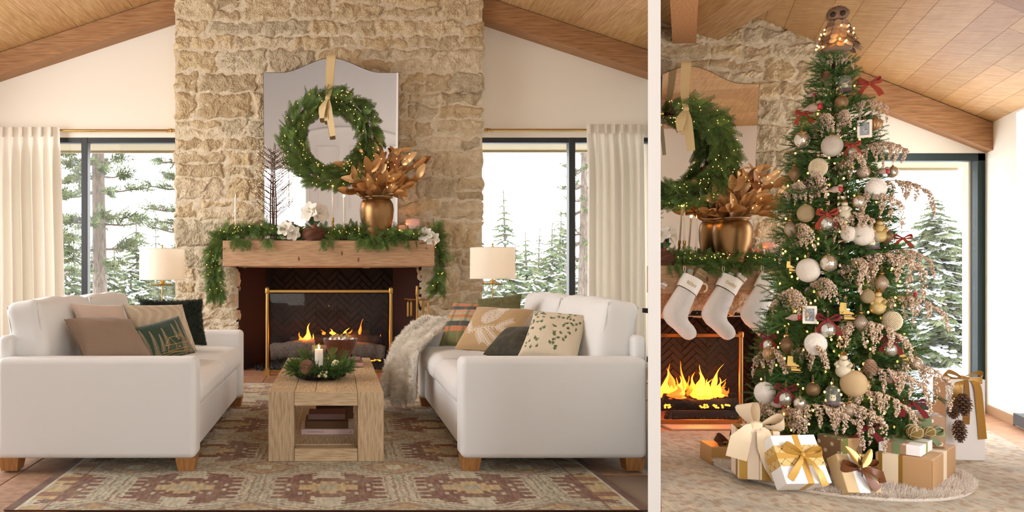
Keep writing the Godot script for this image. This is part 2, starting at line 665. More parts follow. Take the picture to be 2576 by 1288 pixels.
	rafter("trim_2", bm, -0.10, 4.9, 0.328, 1.0, 0.0, 1.5, 4.0, 8.72, 8.97, 0.25, "cedar rafter following the gable wall above the window behind the lamp")
	rafter("trim_3", bm, 3.67 - UX * 7.95, 4.07, 0.385, 1.0, UX, 1.0, 3.46, 8.3, 8.52, 0.3, "cedar rafter above the tree room window")
	rafter("trim_4", bm, 3.67 - UX * 7.95, 4.07, 0.385, 1.0, UX, 0.0, 3.46, 5.1, 5.3, 0.22, "cedar rafter crossing the ceiling in front of the Christmas tree")
	var rb = MB.new()
	var c0 = Vector3(3.67 - UX * 7.95, 0, 0)
	var pts = []
	for d in [7.98, 3.9]:
		var x: float = c0.x + UX * d + 0.0
		pts.append_array([Vector3(x - 0.128, 3.53, -d), Vector3(x + 0.122, 3.53, -d), Vector3(x + 0.122, 4.2, -d), Vector3(x - 0.128, 4.2, -d)])
	hexa(rb, pts)
	struct("trim_5", rb, wood("ridge_beam_wood", ["#8b5a33", "#a8744a", "#bd8a5c", "#c89a6b"], 1, 0.55, 2.4, 0.2, 5), "cedar ridge beam running out from the stone chimney above the wreath with stockings")

func side_x(d: float) -> float:
	return 7.315 - UX * (8.5 - d)

func window_frame(x0: float, x1: float, y0: float, y1: float, z: float, mull: Array, t := 0.06) -> MB:
	var b = MB.new()
	b.box(Vector3((x0 + x1) / 2, y1 - t / 2, z), Vector3(x1 - x0, t, 0.1), 0.004)
	b.box(Vector3((x0 + x1) / 2, y0 + t / 2, z), Vector3(x1 - x0, t, 0.1), 0.004)
	b.box(Vector3(x0 + t / 2, (y0 + y1) / 2, z), Vector3(t, y1 - y0, 0.1), 0.004)
	b.box(Vector3(x1 - t / 2, (y0 + y1) / 2, z), Vector3(t, y1 - y0, 0.1), 0.004)
	for m in mull:
		b.box(Vector3(m, (y0 + y1) / 2, z), Vector3(0.075, y1 - y0, 0.11), 0.004)
	return b

func roof_deck(ax: float, ay: float, s: float, _k: float, sh: float) -> MB:
	var b = MB.new()
	var x0 = ax - sh * 15.9 if sh > 0 else ax
	for sg in [-1.0, 1.0]:
		var far: float = (4.75 if sg < 0 else 4.05) if sh == 0.0 else (0.3 if sg < 0 else 3.7)
		var pts = []
		for d in [9.25, -1.65 if sh == 0.0 else 2.3]:
			var x = x0 + sh * d
			pts.append_array([Vector3(x, ay, -d), Vector3(x + sg * far, ay - s * far, -d), Vector3(x + sg * far, ay - s * far + 0.02, -d), Vector3(x, ay + 0.02, -d)])
		if sh == 0.0 and sg > 0:      # stop at the thin wall
			pts[5] = Vector3(0.95, ay - s * (0.95 - ax), 1.65)
			pts[6] = pts[5] + Vector3(0, 0.02, 0)
		hexa(b, pts)
	return b

func planks(parent: Node3D, mat: Material, ax: float, ay: float, s: float, sg: float, sh: float, t0: float, t1: float, d0: float, d1: float) -> void:
	var rot = Basis(Vector3.UP, atan2(-sh, 1.0)).inverse() if sh != 0.0 else Basis.IDENTITY
	var t = t0
	while t < t1:
		var w = [0.2, 0.2, 0.32, 0.24, 0.28][rng.randi() % 5] as float
		var cut = rnd(d0 + 1.5, d1 - 1.0)
		for e in [[d0, cut], [cut + 0.003, d1]]:
			var k = rnd(0.8, 1.12)
			var pts = []
			for d in [e[0], e[1]]:
				for q in [[t + 0.0015, 0.0], [t + w - 0.0015, 0.0], [t + w - 0.0015, 0.025], [t + 0.0015, 0.025]]:
					pts.append(rot.inverse() * Vector3(ax + sh * d + sg * q[0], ay - s * q[0] + q[1], -d))
			var b = MB.new().tint(Color(k, k * rnd(0.94, 1.0), k * rnd(0.86, 1.0)))
			hexa(b, pts)
			var o = obj("plank", b, mat, parent, false)
			o.basis = rot
		t += w

func rafter(called: String, mat: Material, ax: float, ay: float, s: float, sg: float, sh: float, t0: float, t1: float, d0: float, d1: float, h: float, label: String) -> void:
	var b = MB.new()
	var pts = []
	for t in [t0, t1]:
		for q in [[d0, 0.0], [d0, -h], [d1, -h], [d1, 0.0]]:
			pts.append(Vector3(ax + sh * q[0] + sg * t, ay - s * t + q[1], -q[0]))
	hexa(b, pts)
	struct(called, b, mat, label)

# ---------------------------------------------------------------- stone chimneys and fireboxes
func stone_face(parent: Node3D, x0: float, x1: float, y0: float, y1: float, z: float, hole: Array, rows_at: float, sd: int) -> void:
	# hole: [x0, x1, top of the opening]; courses are laid so that one joint runs along that top
	var r = RandomNumberGenerator.new()
	r.seed = sd
	var nz = FastNoiseLite.new()
	nz.seed = sd
	nz.frequency = 7.0
	nz.fractal_octaves = 4
	nz.fractal_gain = 0.55
	var wv = FastNoiseLite.new()
	wv.seed = sd + 5
	wv.frequency = 1.6
	var stone = mk("limestone", "#ffffff", 0.92, 0.0, {"ramp": ["#b3a48d", "#c9bba3", "#d8ccb5", "#e1d7c3", "#eae1d1"], "freq": 0.02, "oct": 5, "scale": Vector3(1.6, 1.6, 1.6), "vc": true, "bump": [0.09, 1.6]})
	var joints = mk("mortar", "#ffffff", 0.95, 0.0, {"ramp": ["#c2b297", "#d2c4aa", "#ddd1ba"], "freq": 0.03, "scale": Vector3(1.6, 1.6, 1.6), "bump": [0.08, 0.7]})
	# mortar bed
	for part in [[x0, hole[0], y0, hole[2]], [hole[1], x1, y0, hole[2]], [x0, x1, hole[2], y1]]:
		if part[1] - part[0] < 0.05:
			continue
		var nx = int((part[1] - part[0]) / 0.026) + 2
		var ny = int((part[3] - part[2]) / 0.026) + 2
		var rows = []
		for i in ny:
			var row = PackedVector3Array()
			for j in nx:
				var x = lerpf(part[0], part[1], float(j) / (nx - 1))
				var y = lerpf(part[2], part[3], float(i) / (ny - 1))
				var e = 0.0 if (j == 0 or j == nx - 1) else nz.get_noise_2d(x * 1.3 + 7.0, y * 1.3) * 0.02 + wv.get_noise_2d(x * 3.0, y * 3.0) * 0.006
				row.append(Vector3(x, y, z + e))
			rows.append(row)
		obj("mortar_bed", MB.new().grid(rows), joints, parent)
	var tints = ["#efe5d3", "#ece0cc", "#f5eee2", "#e6d6bd", "#e9e2d6", "#e0dbd0", "#ebdcc4", "#f1e8d8", "#ded2bf", "#e8dac1"]
	var y = y0
	var courses = []
	while y < y1 - 0.05:
		var h = r.randf_range(0.14, 0.32)
		if y < rows_at - 0.02 and y + h > rows_at - 0.1:
			h = rows_at - y
		courses.append([y, minf(y + h, y1)])
		y += h
	for cs in courses:
		var x = x0 - 0.012
		while x < x1 - 0.04:
			var w = r.randf_range(0.18, 0.66)
			var end = minf(x + w, x1 + 0.012)
			if x1 - end < 0.16:
				end = x1 + 0.012
			if cs[0] < hole[2] - 0.03:
				if x < hole[0] and end > hole[0] - 0.14:
					end = hole[0] + 0.015
				elif x >= hole[0] - 0.001 and x < hole[1]:
					x = hole[1] - 0.015
					end = minf(x + w, x1 + 0.012)
			var halves = [[cs[0], cs[1]]]
			if cs[1] - cs[0] > 0.2 and r.randf() < 0.42:
				var m: float = lerpf(cs[0], cs[1], r.randf_range(0.38, 0.62))
				halves = [[cs[0], m], [m, cs[1]]]
			for hv in halves:
				stone_block(parent, x, end, hv[0], hv[1], z, nz, wv, r, stone, tints)
			x = end

func stone_block(parent: Node3D, xa: float, xb: float, ya: float, yb: float, z: float, nz: FastNoiseLite, wv: FastNoiseLite, r: RandomNumberGenerator, mat: Material, tints: Array) -> void:
	var g = 0.004
	var nx = clampi(int((xb - xa) / 0.016), 6, 36)
	var ny = clampi(int((yb - ya) / 0.016), 5, 20)
	var proud = r.randf_range(0.001, 0.016)
	var tx = r.randf_range(-0.012, 0.012)
	var ty = r.randf_range(-0.012, 0.012)
	var rows = []
	var ch = FastNoiseLite.new()
	ch.seed = 17
	ch.frequency = 22.0
	ch.fractal_type = FastNoiseLite.FRACTAL_RIDGED
	ch.fractal_octaves = 2
	for i in ny + 1:
		var row = PackedVector3Array()
		for j in nx + 1:
			var s = float(j) / nx
			var t = float(i) / ny
			var x = lerpf(xa + g, xb - g, s)
			var y = lerpf(ya + g, yb - g, t)
			var ex = minf(s, 1 - s) * (xb - xa)
			var ey = minf(t, 1 - t) * (yb - ya)
			var e = minf(ex, ey)
			var f = smoothstep(-0.004, 0.03, e + nz.get_noise_2d(x * 1.1 + 9, y * 1.1) * 0.022)
			var wx = x + wv.get_noise_2d(x * 2 + 3, y * 3) * 0.05 
			var wy = y + wv.get_noise_2d(x * 2.2, y * 2 + 40) * 0.055
			var zz = -0.014 + f * (proud + 0.020 + tx * (s - 0.5) * 2 + ty * (t - 0.5) * 2) + f * (nz.get_noise_2d(x * 0.9, y * 0.9) * 0.03 + ch.get_noise_2d(x * 1.6 + y * 0.5, y) * 0.013)
			row.append(Vector3(wx, wy, z + zz))
		rows.append(row)
	var k = lin(tints[r.randi() % tints.size()])
	obj("stone", MB.new().tint(k * r.randf_range(0.9, 1.12)).grid(rows), mat, parent)

func chimneys() -> void:
	var f1 = stone_core("wall_chimney", -1.829, 1.666, 0.0, 5.0, 8.6, 9.65, -1.109, 0.95, 1.18, 0.0, "stone chimney breast of pale limestone blocks between the two sofas' windows")
	stone_face(f1, -1.829, 1.666, 0.0, 4.5, -8.6, [-1.109, 0.95, 1.18], 1.18, 3)
	var f2 = stone_core("wall_chimney_tree_room", 3.37, 5.38, FR, 5.0, 7.95, 8.9, 2.62, 4.72, 0.652, UX, "stone chimney breast of limestone blocks behind the Christmas tree")
	stone_face(f2, 3.38, 5.38, FR, 4.1, -7.95, [2.62, 4.72, 0.652], 0.652, 11)
	firebox(f1, -0.08, 1.02, 0.0, 1.18, 8.6, 0.0)
	firebox(f2, 3.67, 1.04, FR, 1.1, 7.95, UX)

func stone_core(called: String, x0: float, x1: float, y0: float, y1: float, d0: float, d1: float, h0: float, h1: float, ht: float, sh: float, label: String) -> Node3D:
	var b = MB.new()
	var s = sh * (d1 - d0)
	for q in [[x0, h0 - 0.01, y0, ht], [h1 + 0.01, x1, y0, ht], [x0, x1, ht, y1]]:
		if q[0] < q[1]:
			hexa(b, [Vector3(q[0], q[2], -d0 - 0.02), Vector3(q[1], q[2], -d0 - 0.02), Vector3(q[1], q[3], -d0 - 0.02), Vector3(q[0], q[3], -d0 - 0.02), Vector3(q[0] + s, q[2], -d1), Vector3(q[1] + s * (0.0 if q[1] == x1 else 1.0), q[2], -d1), Vector3(q[1] + s * (0.0 if q[1] == x1 else 1.0), q[3], -d1), Vector3(q[0] + s, q[3], -d1)])
	return struct(called, b, mk("chimney_core", "#c9b793", 0.95, 0.0, {"bump": [0.06, 0.8], "scale": Vector3(2, 2, 2)}), label)

func firebox(parent: Node3D, cx: float, hw: float, fy: float, h: float, d: float, sh: float) -> void:
	var red = mk("firebrick", "#ffffff", 0.9, 0.0, {"ramp": ["#150806", "#230e0a", "#33150f"], "freq": 0.04, "scale": Vector3(3, 3, 3), "vc": true, "bump": [0.08, 0.4]})
	var soot = mk("soot", "#0e0a09", 0.95)
	var dp = 0.62
	var sx = sh * dp
	var bw = hw * 0.76
	var edge = 785.0 / F * (d + dp) + 0.09 if sh > 0 else -99.0
	for s in ([1.0] if sh > 0 else [-1.0, 1.0]):
		var b = MB.new()
		var x0: float = cx + s * (hw + 0.004)
		var x1: float = cx + s * bw + sx
		hexa(b, [Vector3(x0, fy, -d), Vector3(x0 + s * 0.03, fy, -d), Vector3(x0 + s * 0.03, fy + h + 0.05, -d), Vector3(x0, fy + h + 0.05, -d), Vector3(x1, fy, -d - dp), Vector3(x1 + s * 0.03, fy, -d - dp), Vector3(x1 + s * 0.03, fy + h + 0.05, -d - dp), Vector3(x1, fy + h + 0.05, -d - dp)])
		obj("firebox_side", b.tint(Color(1, 1, 1)), red, parent, false)
	var bx0 = maxf(cx + sx - bw - 0.05, edge)
	var bx1 = cx + sx + bw + 0.05
	obj("firebox_back", MB.new().box(Vector3((bx0 + bx1) / 2, fy + h * 0.5, -d - dp - 0.03), Vector3(bx1 - bx0, h + 0.1, 0.03), 0.0), soot, parent, false)
	obj("firebox_roof", MB.new().box(Vector3((maxf(cx - hw, edge - 0.15) + cx + hw + sx) / 2, fy + h + 0.04, -d - dp * 0.5), Vector3(cx + hw + sx - maxf(cx - hw, edge - 0.15), 0.05, dp + 0.02), 0.0), soot, parent, false)
	# herringbone bricks on the back
	var z = -d - dp + 0.0
	var bl = 0.19
	var bh = 0.063
	var one = MB.new().box(Vector3.ZERO, Vector3(bl - 0.008, bh - 0.008, 0.02), 0.004)
	var shades = []
	for k in 3:
		shades.append(MB.new().tint(Color(0.75 + 0.22 * k, 0.75 + 0.2 * k, 0.75 + 0.18 * k)).add(one, Transform3D.IDENTITY).mesh(false))
	var q = sqrt(0.5)
	for i in range(-34, 35):
		for j in range(-9, 10):
			for o in 2:
				var u = (i + o * 1.0) * bh + j * bl * 1.0
				var vv = -i * bh * 1.0 + j * bl
				var a = Vector2(i * bh + j * 2.0 * bl * 0.0, 0)
				# two bricks at right angles make the repeat: steps (bh, bh) and (bl * 2, 0)
				a = Vector2(i * bh + j * bl * 2.0, i * bh)
				if o == 0:
					a += Vector2(bl * 0.5, bh * 0.5)
				else:
					a += Vector2(bl + bh * 0.5, bh - bl * 0.5 + 0.0)
				var x = (a.x - a.y) * q
				var y = (a.x + a.y) * q
				if absf(x) > bw - 0.03 or cx + sx + x < edge + 0.07 or y < 0.05 or y > h - 0.1:
					continue
				var sooty = y > 0.42 + 0.25 * absf(x) + rnd(-0.06, 0.06)
				var m = put("brick", shades[rng.randi() % 3], soot if sooty else red, parent)
				m.position = Vector3(cx + sx + x, fy + y, z)
				m.rotation.z = PI / 4 + (0.0 if o == 0 else PI / 2)

# ---------------------------------------------------------------- the snowy forest outside
func bough_mesh(n: int, wide: float, droop: float, thick: float, sd: int) -> ArrayMesh:      # one needled bough, a metre long along +y
	var r = RandomNumberGenerator.new()
	r.seed = sd
	var b = MB.new()
	b.tube([Vector3(0, 0, 0), Vector3(0, 0.5, 0), Vector3(0, 1, -droop * 0.6)], [0.016, 0.01, 0.004], 3, false)
	for k in n:
		var t = (k + r.randf()) / n
		var s = 1.0 if k % 2 else -1.0
		var base = Vector3(0, t * 0.92, -droop * t * t * 0.6)
		var reach = wide * (1.05 - 0.7 * t) * r.randf_range(0.6, 1.0)
		var tip = base + Vector3(s * reach, r.randf_range(0.08, 0.3), r.randf_range(-droop, droop * 0.4))
		var mid = base.lerp(tip, 0.45) + Vector3(0, 0, 0.02)
		var w = (tip - base).cross(Vector3(0, 0, 1)).normalized() * thick
		var up = Vector3(0, 0, thick * 1.2)
		b.tri(b.p(base), b.p(mid + w), b.p(tip))
		b.tri(b.p(base), b.p(tip), b.p(mid - w))
		b.tri(b.p(mid + up), b.p(tip), b.p(base - up))
	return b.mesh(false)

func clump_mesh(sd: int) -> ArrayMesh:      # snow lying on a bough
	var r = RandomNumberGenerator.new()
	r.seed = sd
	var b = MB.new()
	for k in 9:
		var t = 0.15 + k * 0.09
		var c = Vector3(r.randf_range(-0.22, 0.22) * (1.1 - t), t, 0.03)
		b.ball(c, Vector3(r.randf_range(0.05, 0.11), r.randf_range(0.06, 0.13), 0.025), 5, 3)
	return b.mesh()

func conifer(called: String, label: String, at: Vector3, h: float, r0: float, trunk: float, layers: int, per: int, opts := {}) -> void:
	var t = thing(called, label, "tree", at, 0.0, "snowy trees outside the windows")
	var r = RandomNumberGenerator.new()
	r.seed = int(absf(at.x * 371 + at.z * 97)) + 3
	var bark = mk("bark", "#ffffff", 0.95, 0.0, {"ramp": ["#4a4038", "#6f6358", "#8d8174"], "freq": 0.05, "scale": Vector3(2, 0.4, 2), "bump": [0.05, 1.5]})
	var path = []
	var rad = []
	for k in 9:
		var f = k / 8.0
		path.append(Vector3(sin(f * 5.0 + at.x) * 0.04, h * f, cos(f * 4.0) * 0.04))
		rad.append(trunk * (1.0 - 0.85 * f * (opts.get("taper", 1.0))))
	obj("trunk", MB.new().tube(path, rad, 10), bark, t)
	var bare: float = opts.get("bare", 0.06)
	var where = []
	var snow = []
	var cols = []
	var arms = MB.new()
	for i in layers:
		var f = bare + (1.0 - bare) * (i + r.randf() * 0.7) / layers
		var fr = (f - bare) / (1.0 - bare)
		var len = r0 * (1.0 - fr) * r.randf_range(0.75, 1.1) + r0 * 0.06
		if opts.has("pine"):
			len = r0 * (0.55 + 0.5 * r.randf()) * (1.0 - 0.5 * fr)
		var n: int = maxi(3, int(per * (0.45 + 0.55 * (1.0 - fr))))
		for k in n:
			var a = TAU * (k + r.randf() * 0.8) / n + i * 1.3
			var dir = Vector3(cos(a), r.randf_range(-0.42, 0.02) if not opts.has("pine") else r.randf_range(-0.2, 0.25), sin(a)).normalized()
			var root = Vector3(0, h * f, 0)
			if opts.has("pine"):
				arms.tube([root, root + dir * len * 0.5 + Vector3(0, -0.04, 0), root + dir * len], [0.025, 0.018, 0.008], 4, false)
				for e in int(opts.pine):
					var q = root + dir * len * r.randf_range(0.35, 1.0)
					var d2 = (dir + Vector3(r.randf_range(-1, 1), r.randf_range(-0.3, 0.7), r.randf_range(-1, 1)) * 0.8).normalized()
					var sz = r.randf_range(0.34, 0.62) * r0 * 0.5
					where.append(Transform3D(frame(d2, r.randf() * TAU).scaled_local(Vector3(sz, sz, sz)), q))
			else:
				var bs = frame(dir)
				# the bough's flat side faces up
				var z = bs.y.cross(Vector3.UP).normalized()
				bs = Basis(z, bs.y, z.cross(bs.y)).rotated(bs.y, r.randf_range(-0.5, 0.5))
				var segs = 1 if len < 0.6 else (2 if len < 1.4 else 3)
				for e in segs:
					var sz = len / segs * 1.35
					where.append(Transform3D(bs.scaled_local(Vector3(sz * 1.1, sz, sz)), root + dir * len * e / segs * 0.9))
					if r.randf() < opts.get("snow", 0.6):
						snow.append(Transform3D(bs.scaled_local(Vector3(sz, sz, sz)), root + dir * len * e / segs * 0.9 + Vector3(0, 0.02, 0)))
	for k in where.size():
		var g = r.randf_range(0.55, 1.2)
		cols.append(Color(g * r.randf_range(0.9, 1.1), g, g * r.randf_range(0.75, 1.0)))
	if opts.has("pine"):
		obj("branches", arms, bark, t).set_meta("kind", "stuff")
	var ndl = mk("forest_needles", "#7c8468", 0.85, 0.0, {"vc": true, "back": "#30382a"})
	if not T.has("bough"):
		T["bough"] = bough_mesh(30, 0.42, 0.12, 0.028, 4)
		T["tuft"] = bough_mesh(26, 0.5, 0.4, 0.03, 9)
		T["clump"] = clump_mesh(6)
	many("boughs", T["tuft"] if opts.has("pine") else T["bough"], ndl, where, cols, t)
	if snow.size():
		many("snow", T["clump"], mk("snow", "#f4f6f8", 0.9), snow, [], t)

func ground_at(px: float, d: float) -> Vector3:
	return Vector3((px - VX) * d / F, -1.02, -d)

func outside() -> void:
	var b = MB.new()
	var nz = FastNoiseLite.new()
	nz.frequency = 0.08
	var rows = []
	for i in 26:
		var row = PackedVector3Array()
		for j in 40:
			var z = -9.7 - pow(i / 25.0, 1.6) * 90.0
			var x = -48.0 + j * 2.6
			row.append(Vector3(x, -1.0 + (nz.get_noise_2d(x * 3, z * 3) * 0.5 if i > 1 else 0.0) + i * 0.03, z))
		rows.append(row)
	struct("ground", b.grid(rows), mk("snow", "#f4f6f8", 0.9), "deep snow covering the ground outside the windows", true)
	var soffit = mk("eave_boards", "#8a7c5e", 0.8)
	for q in [[-5.2, -1.75, 2.745, 9.2, 10.05], [1.6, 3.95, 2.745, 9.2, 10.0], [5.2, 8.2, 2.5, 8.72, 9.95]]:
		var m = MB.new()
		m.box(Vector3((q[0] + q[1]) / 2, q[2] + 0.06, -(q[3] + q[4]) / 2), Vector3(q[1] - q[0], 0.12, q[4] - q[3]), 0.0)
		m.box(Vector3((q[0] + q[1]) / 2, q[2] + 0.05, -q[4] - 0.02), Vector3(q[1] - q[0], 0.16, 0.04), 0.0)
		struct("roof_eave", m, soffit, "pale eave outside above the window")
	# beyond the window with the big trunk
	conifer("pine_tree", "tall pine whose thick bare trunk rises just behind the window bar", ground_at(250, 15.0), 9.5, 1.15, 0.15, 22, 5, {"pine": 9, "bare": 0.24, "taper": 0.5})
	conifer("pine_tree", "dark pine half hidden by the stone chimney's edge", ground_at(474, 14.0), 7.5, 0.85, 0.13, 20, 6, {"pine": 9, "bare": 0.2})
	conifer("pine_tree", "pine reaching in from behind the window curtain with the pillow sofa", ground_at(118, 14.0), 8.0, 0.9, 0.13, 17, 6, {"pine": 9, "bare": 0.26})
	conifer("fir_tree", "snowy fir between the big trunk and the lamp shade", ground_at(345, 23.0), 4.1, 0.95, 0.08, 22, 9)
	conifer("fir_tree", "low snowy fir just beside the big pine trunk", ground_at(290, 21.0), 2.9, 1.05, 0.08, 16, 9)
	conifer("fir_tree", "low snowy fir showing between curtain and window bar", ground_at(185, 22.0), 3.1, 1.0, 0.08, 17, 9)
	conifer("fir_tree", "snowy fir behind the lamp shade beside the chimney", ground_at(415, 25.0), 2.9, 1.1, 0.08, 16, 9)
	conifer("fir_tree", "distant snowy fir low behind the big pine trunk", ground_at(230, 32.0), 3.6, 1.3, 0.08, 16, 9)
	conifer("dead_tree", "thin bare snag standing by the chimney side of the window", ground_at(394, 24.0), 4.2, 0.35, 0.045, 10, 4, {"snow": 0.3, "bare": 0.45})
	# beyond the window behind the other lamp
	conifer("fir_tree", "pointed dark fir rising alone against the white sky", ground_at(1268, 22.0), 4.6, 0.75, 0.09, 24, 9, {"snow": 0.45})
	conifer("fir_tree", "middling snowy fir next to the pointed dark fir", ground_at(1325, 24.0), 3.5, 0.85, 0.08, 20, 9)
	conifer("fir_tree", "slim snowy fir against the dark window bar", ground_at(1392, 25.0), 3.9, 0.8, 0.08, 22, 9)
	conifer("fir_tree", "slim fir second from the dark window bar", ground_at(1358, 30.0), 4.0, 0.75, 0.08, 20, 8)
	conifer("fir_tree", "low snow-laden fir under the pointed dark fir", ground_at(1245, 19.0), 2.4, 1.0, 0.08, 15, 9, {"snow": 0.9})
	conifer("fir_tree", "low snow-laden fir just above the white back cushions", ground_at(1345, 18.0), 2.2, 1.1, 0.08, 14, 9, {"snow": 0.9})
	conifer("fir_tree", "low snow-laden fir at the foot of the window bar", ground_at(1425, 17.0), 2.4, 1.0, 0.08, 15, 9, {"snow": 0.9})
	conifer("pine_tree", "tall pine between the dark window bar and the pleated curtain", ground_at(1466, 15.0), 8.0, 0.6, 0.12, 20, 6, {"pine": 9, "bare": 0.2})
	conifer("fir_tree", "snowy fir low between the big trunk and the window bar", ground_at(262, 18.0), 2.5, 1.15, 0.08, 18, 11, {"snow": 0.8})
	conifer("fir_tree", "snowy fir low behind the white sofa's back cushions", ground_at(330, 17.0), 2.3, 1.15, 0.08, 17, 11, {"snow": 0.8})
	conifer("fir_tree", "snowy fir low at the curtain's hem", ground_at(175, 17.0), 2.4, 1.1, 0.08, 17, 11, {"snow": 0.8})
	conifer("fir_tree", "snowy fir low by the chimney stones", ground_at(405, 18.0), 2.4, 1.1, 0.08, 17, 11, {"snow": 0.8})
	conifer("fir_tree", "tall pale fir behind the slim ones at the dark bar", ground_at(1410, 30.0), 4.6, 1.1, 0.08, 22, 10, {"snow": 0.7})
	conifer("fir_tree", "pale fir filling the gap beside the pointed dark fir", ground_at(1300, 28.0), 3.3, 1.2, 0.08, 20, 10, {"snow": 0.8})
	# beyond the teal window
	conifer("fir_tree", "broad snowy fir filling the teal-framed window", ground_at(2352, 17.0), 3.9, 1.35, 0.1, 34, 15, {"snow": 0.9})
	conifer("fir_tree", "snowy fir behind the broad one at the teal window's jamb", ground_at(2432, 19.0), 3.4, 1.2, 0.1, 20, 10, {"snow": 0.8})
	conifer("fir_tree", "snowy fir showing past the Christmas tree's outline", ground_at(2262, 19.0), 3.0, 1.3, 0.1, 18, 10, {"snow": 0.9})

# ---------------------------------------------------------------- small shared shapes
func dab(im: Image, x: float, y: float, r: float, c: Color) -> void:
	for i in range(int(floor(x - r)), int(ceil(x + r)) + 1):
		for j in range(int(floor(y - r)), int(ceil(y + r)) + 1):
			if i >= 0 and j >= 0 and i < im.get_width() and j < im.get_height() and Vector2(i - x, j - y).length() <= r:
				im.set_pixel(i, j, c)

func stroke(im: Image, a: Vector2, b: Vector2, r: float, c: Color) -> void:
	var n = int(a.distance_to(b) / maxf(0.5, r * 0.7)) + 1
	for k in n + 1:
		var q = a.lerp(b, float(k) / n)
		dab(im, q.x, q.y, r, c)

func canvas(w: int, h: int, hex: String, speck := 0.0) -> Image:
	var im = Image.create(w, h, false, Image.FORMAT_RGB8)
	im.fill(Color(hex))
	if speck > 0.0:
		for j in h:
			for i in w:
				var k = 1.0 + rng.randf_range(-speck, speck)
				var c = Color(hex)
				im.set_pixel(i, j, Color(c.r * k, c.g * k, c.b * k))
	return im

func tex(im: Image) -> ImageTexture:
	return ImageTexture.create_from_image(im)

func cedar_sprig() -> ArrayMesh:        # a flat feathery spray, one unit long along +y
	if T.has("cedar"):
		return T["cedar"]
	var r = RandomNumberGenerator.new()
	r.seed = 5
	var b = MB.new()
	b.tube([Vector3(0, 0, 0), Vector3(0, 0.5, 0.03), Vector3(0, 1, -0.08)], [0.012, 0.01, 0.004], 3, false)
	for k in 18:
		var t = 0.06 + k * 0.052
		var s = 1.0 if k % 2 else -1.0
		var len = 0.36 * (1.08 - t) + 0.05
		var base = Vector3(0, t, 0.03 * sin(t * 3.0) - 0.08 * t * t)
		var dir = Vector3(s * 0.75, 0.66, r.randf_range(-0.25, 0.25)).normalized()
		for e in 5:
			var q = base + dir * len * e * 0.22
			var d2 = dir if e == 4 else (dir + Vector3(-s * 0.7, 0.7, r.randf_range(-0.4, 0.4)) * (1.0 if e % 2 else -0.45)).normalized()
			var l2 = len * (0.42 - 0.05 * e) + 0.02
			var w = d2.cross(Vector3(0, 0, 1)).normalized() * 0.017
			var m = q + d2 * l2 * 0.45
			var tip = q + d2 * l2
			var up = Vector3(0, 0, 0.012)
			b.tri(b.p(q), b.p(m + w), b.p(tip))
			b.tri(b.p(q), b.p(tip), b.p(m - w))
			b.tri(b.p(q), b.p(m + up), b.p(tip))
		var w2 = dir.cross(Vector3(0, 0, 1)).normalized() * 0.012
		b.tri(b.p(base + w2), b.p(base + dir * len), b.p(base - w2))
	T["cedar"] = b.mesh(false)
	return T["cedar"]

func fir_sprig() -> ArrayMesh:          # a spruce twig with side twigs, needles all round, one unit long along +y
	if T.has("fir"):
		return T["fir"]
	var r = RandomNumberGenerator.new()
	r.seed = 8
	var b = MB.new()
	var twigs = [[Vector3.ZERO, Vector3(0, 1, -0.06)], [Vector3(0, 0.25, 0), Vector3(0.36, 0.72, 0.02)], [Vector3(0, 0.25, 0), Vector3(-0.36, 0.72, 0.02)], [Vector3(0, 0.5, 0), Vector3(0.27, 0.9, -0.03)], [Vector3(0, 0.5, 0), Vector3(-0.27, 0.9, -0.03)]]
	for tw in twigs:
		var a: Vector3 = tw[0]
		var e: Vector3 = tw[1]
		b.tube([a, e], [0.013, 0.007], 3, false)
		var dir = (e - a).normalized()
		var bs = frame(dir)
		var n = int((e - a).length() * 58)
		for k in n:
			var t = (k + 0.5) / n
			var ang = k * 2.4 + r.randf() * 0.8
			var out = (bs.x * cos(ang) + bs.z * sin(ang))
			out.z = out.z * 0.75 + 0.12
			var q = a.lerp(e, t)
			var tip = q + (out * 0.9 + dir * 0.75).normalized() * r.randf_range(0.085, 0.125)
			var w = dir.cross(out).normalized() * 0.0085
			b.tri(b.p(q + w), b.p(tip), b.p(q - w))
			b.tri(b.p(q + dir * 0.014), b.p(tip), b.p(q - dir * 0.006))
	T["fir"] = b.mesh(false)
	return T["fir"]

func leaf(b: MB, at: Vector3, dir: Vector3, up: Vector3, len: float, wide: float, curl := 0.2, fold := 0.25) -> void:
	var d = dir.normalized()
	var s = d.cross(up).normalized()
	var n = s.cross(d)
	var rows = []
	for i in 8:
		var t = i / 7.0
		var w = wide * 0.5 * pow(sin(PI * clampf(pow(t, 0.85) * 0.94 + 0.03, 0, 1)), 0.65)
		var c = at + d * len * t - n * curl * len * t * t
		var row = PackedVector3Array()
		for j in 5:
			var v = (j - 2) / 2.0
			row.append(c + s * v * w + n * (absf(v) * w * fold + sin(t * 22.0) * wide * 0.012 * absf(v)))
		rows.append(row)
	b.grid(rows)
	for i in rows.size():      # the underside
		var back = PackedVector3Array()
		for j in range(4, -1, -1):
			back.append(rows[i][j] - n * 0.0012)
		rows[i] = back
	b.grid(rows)

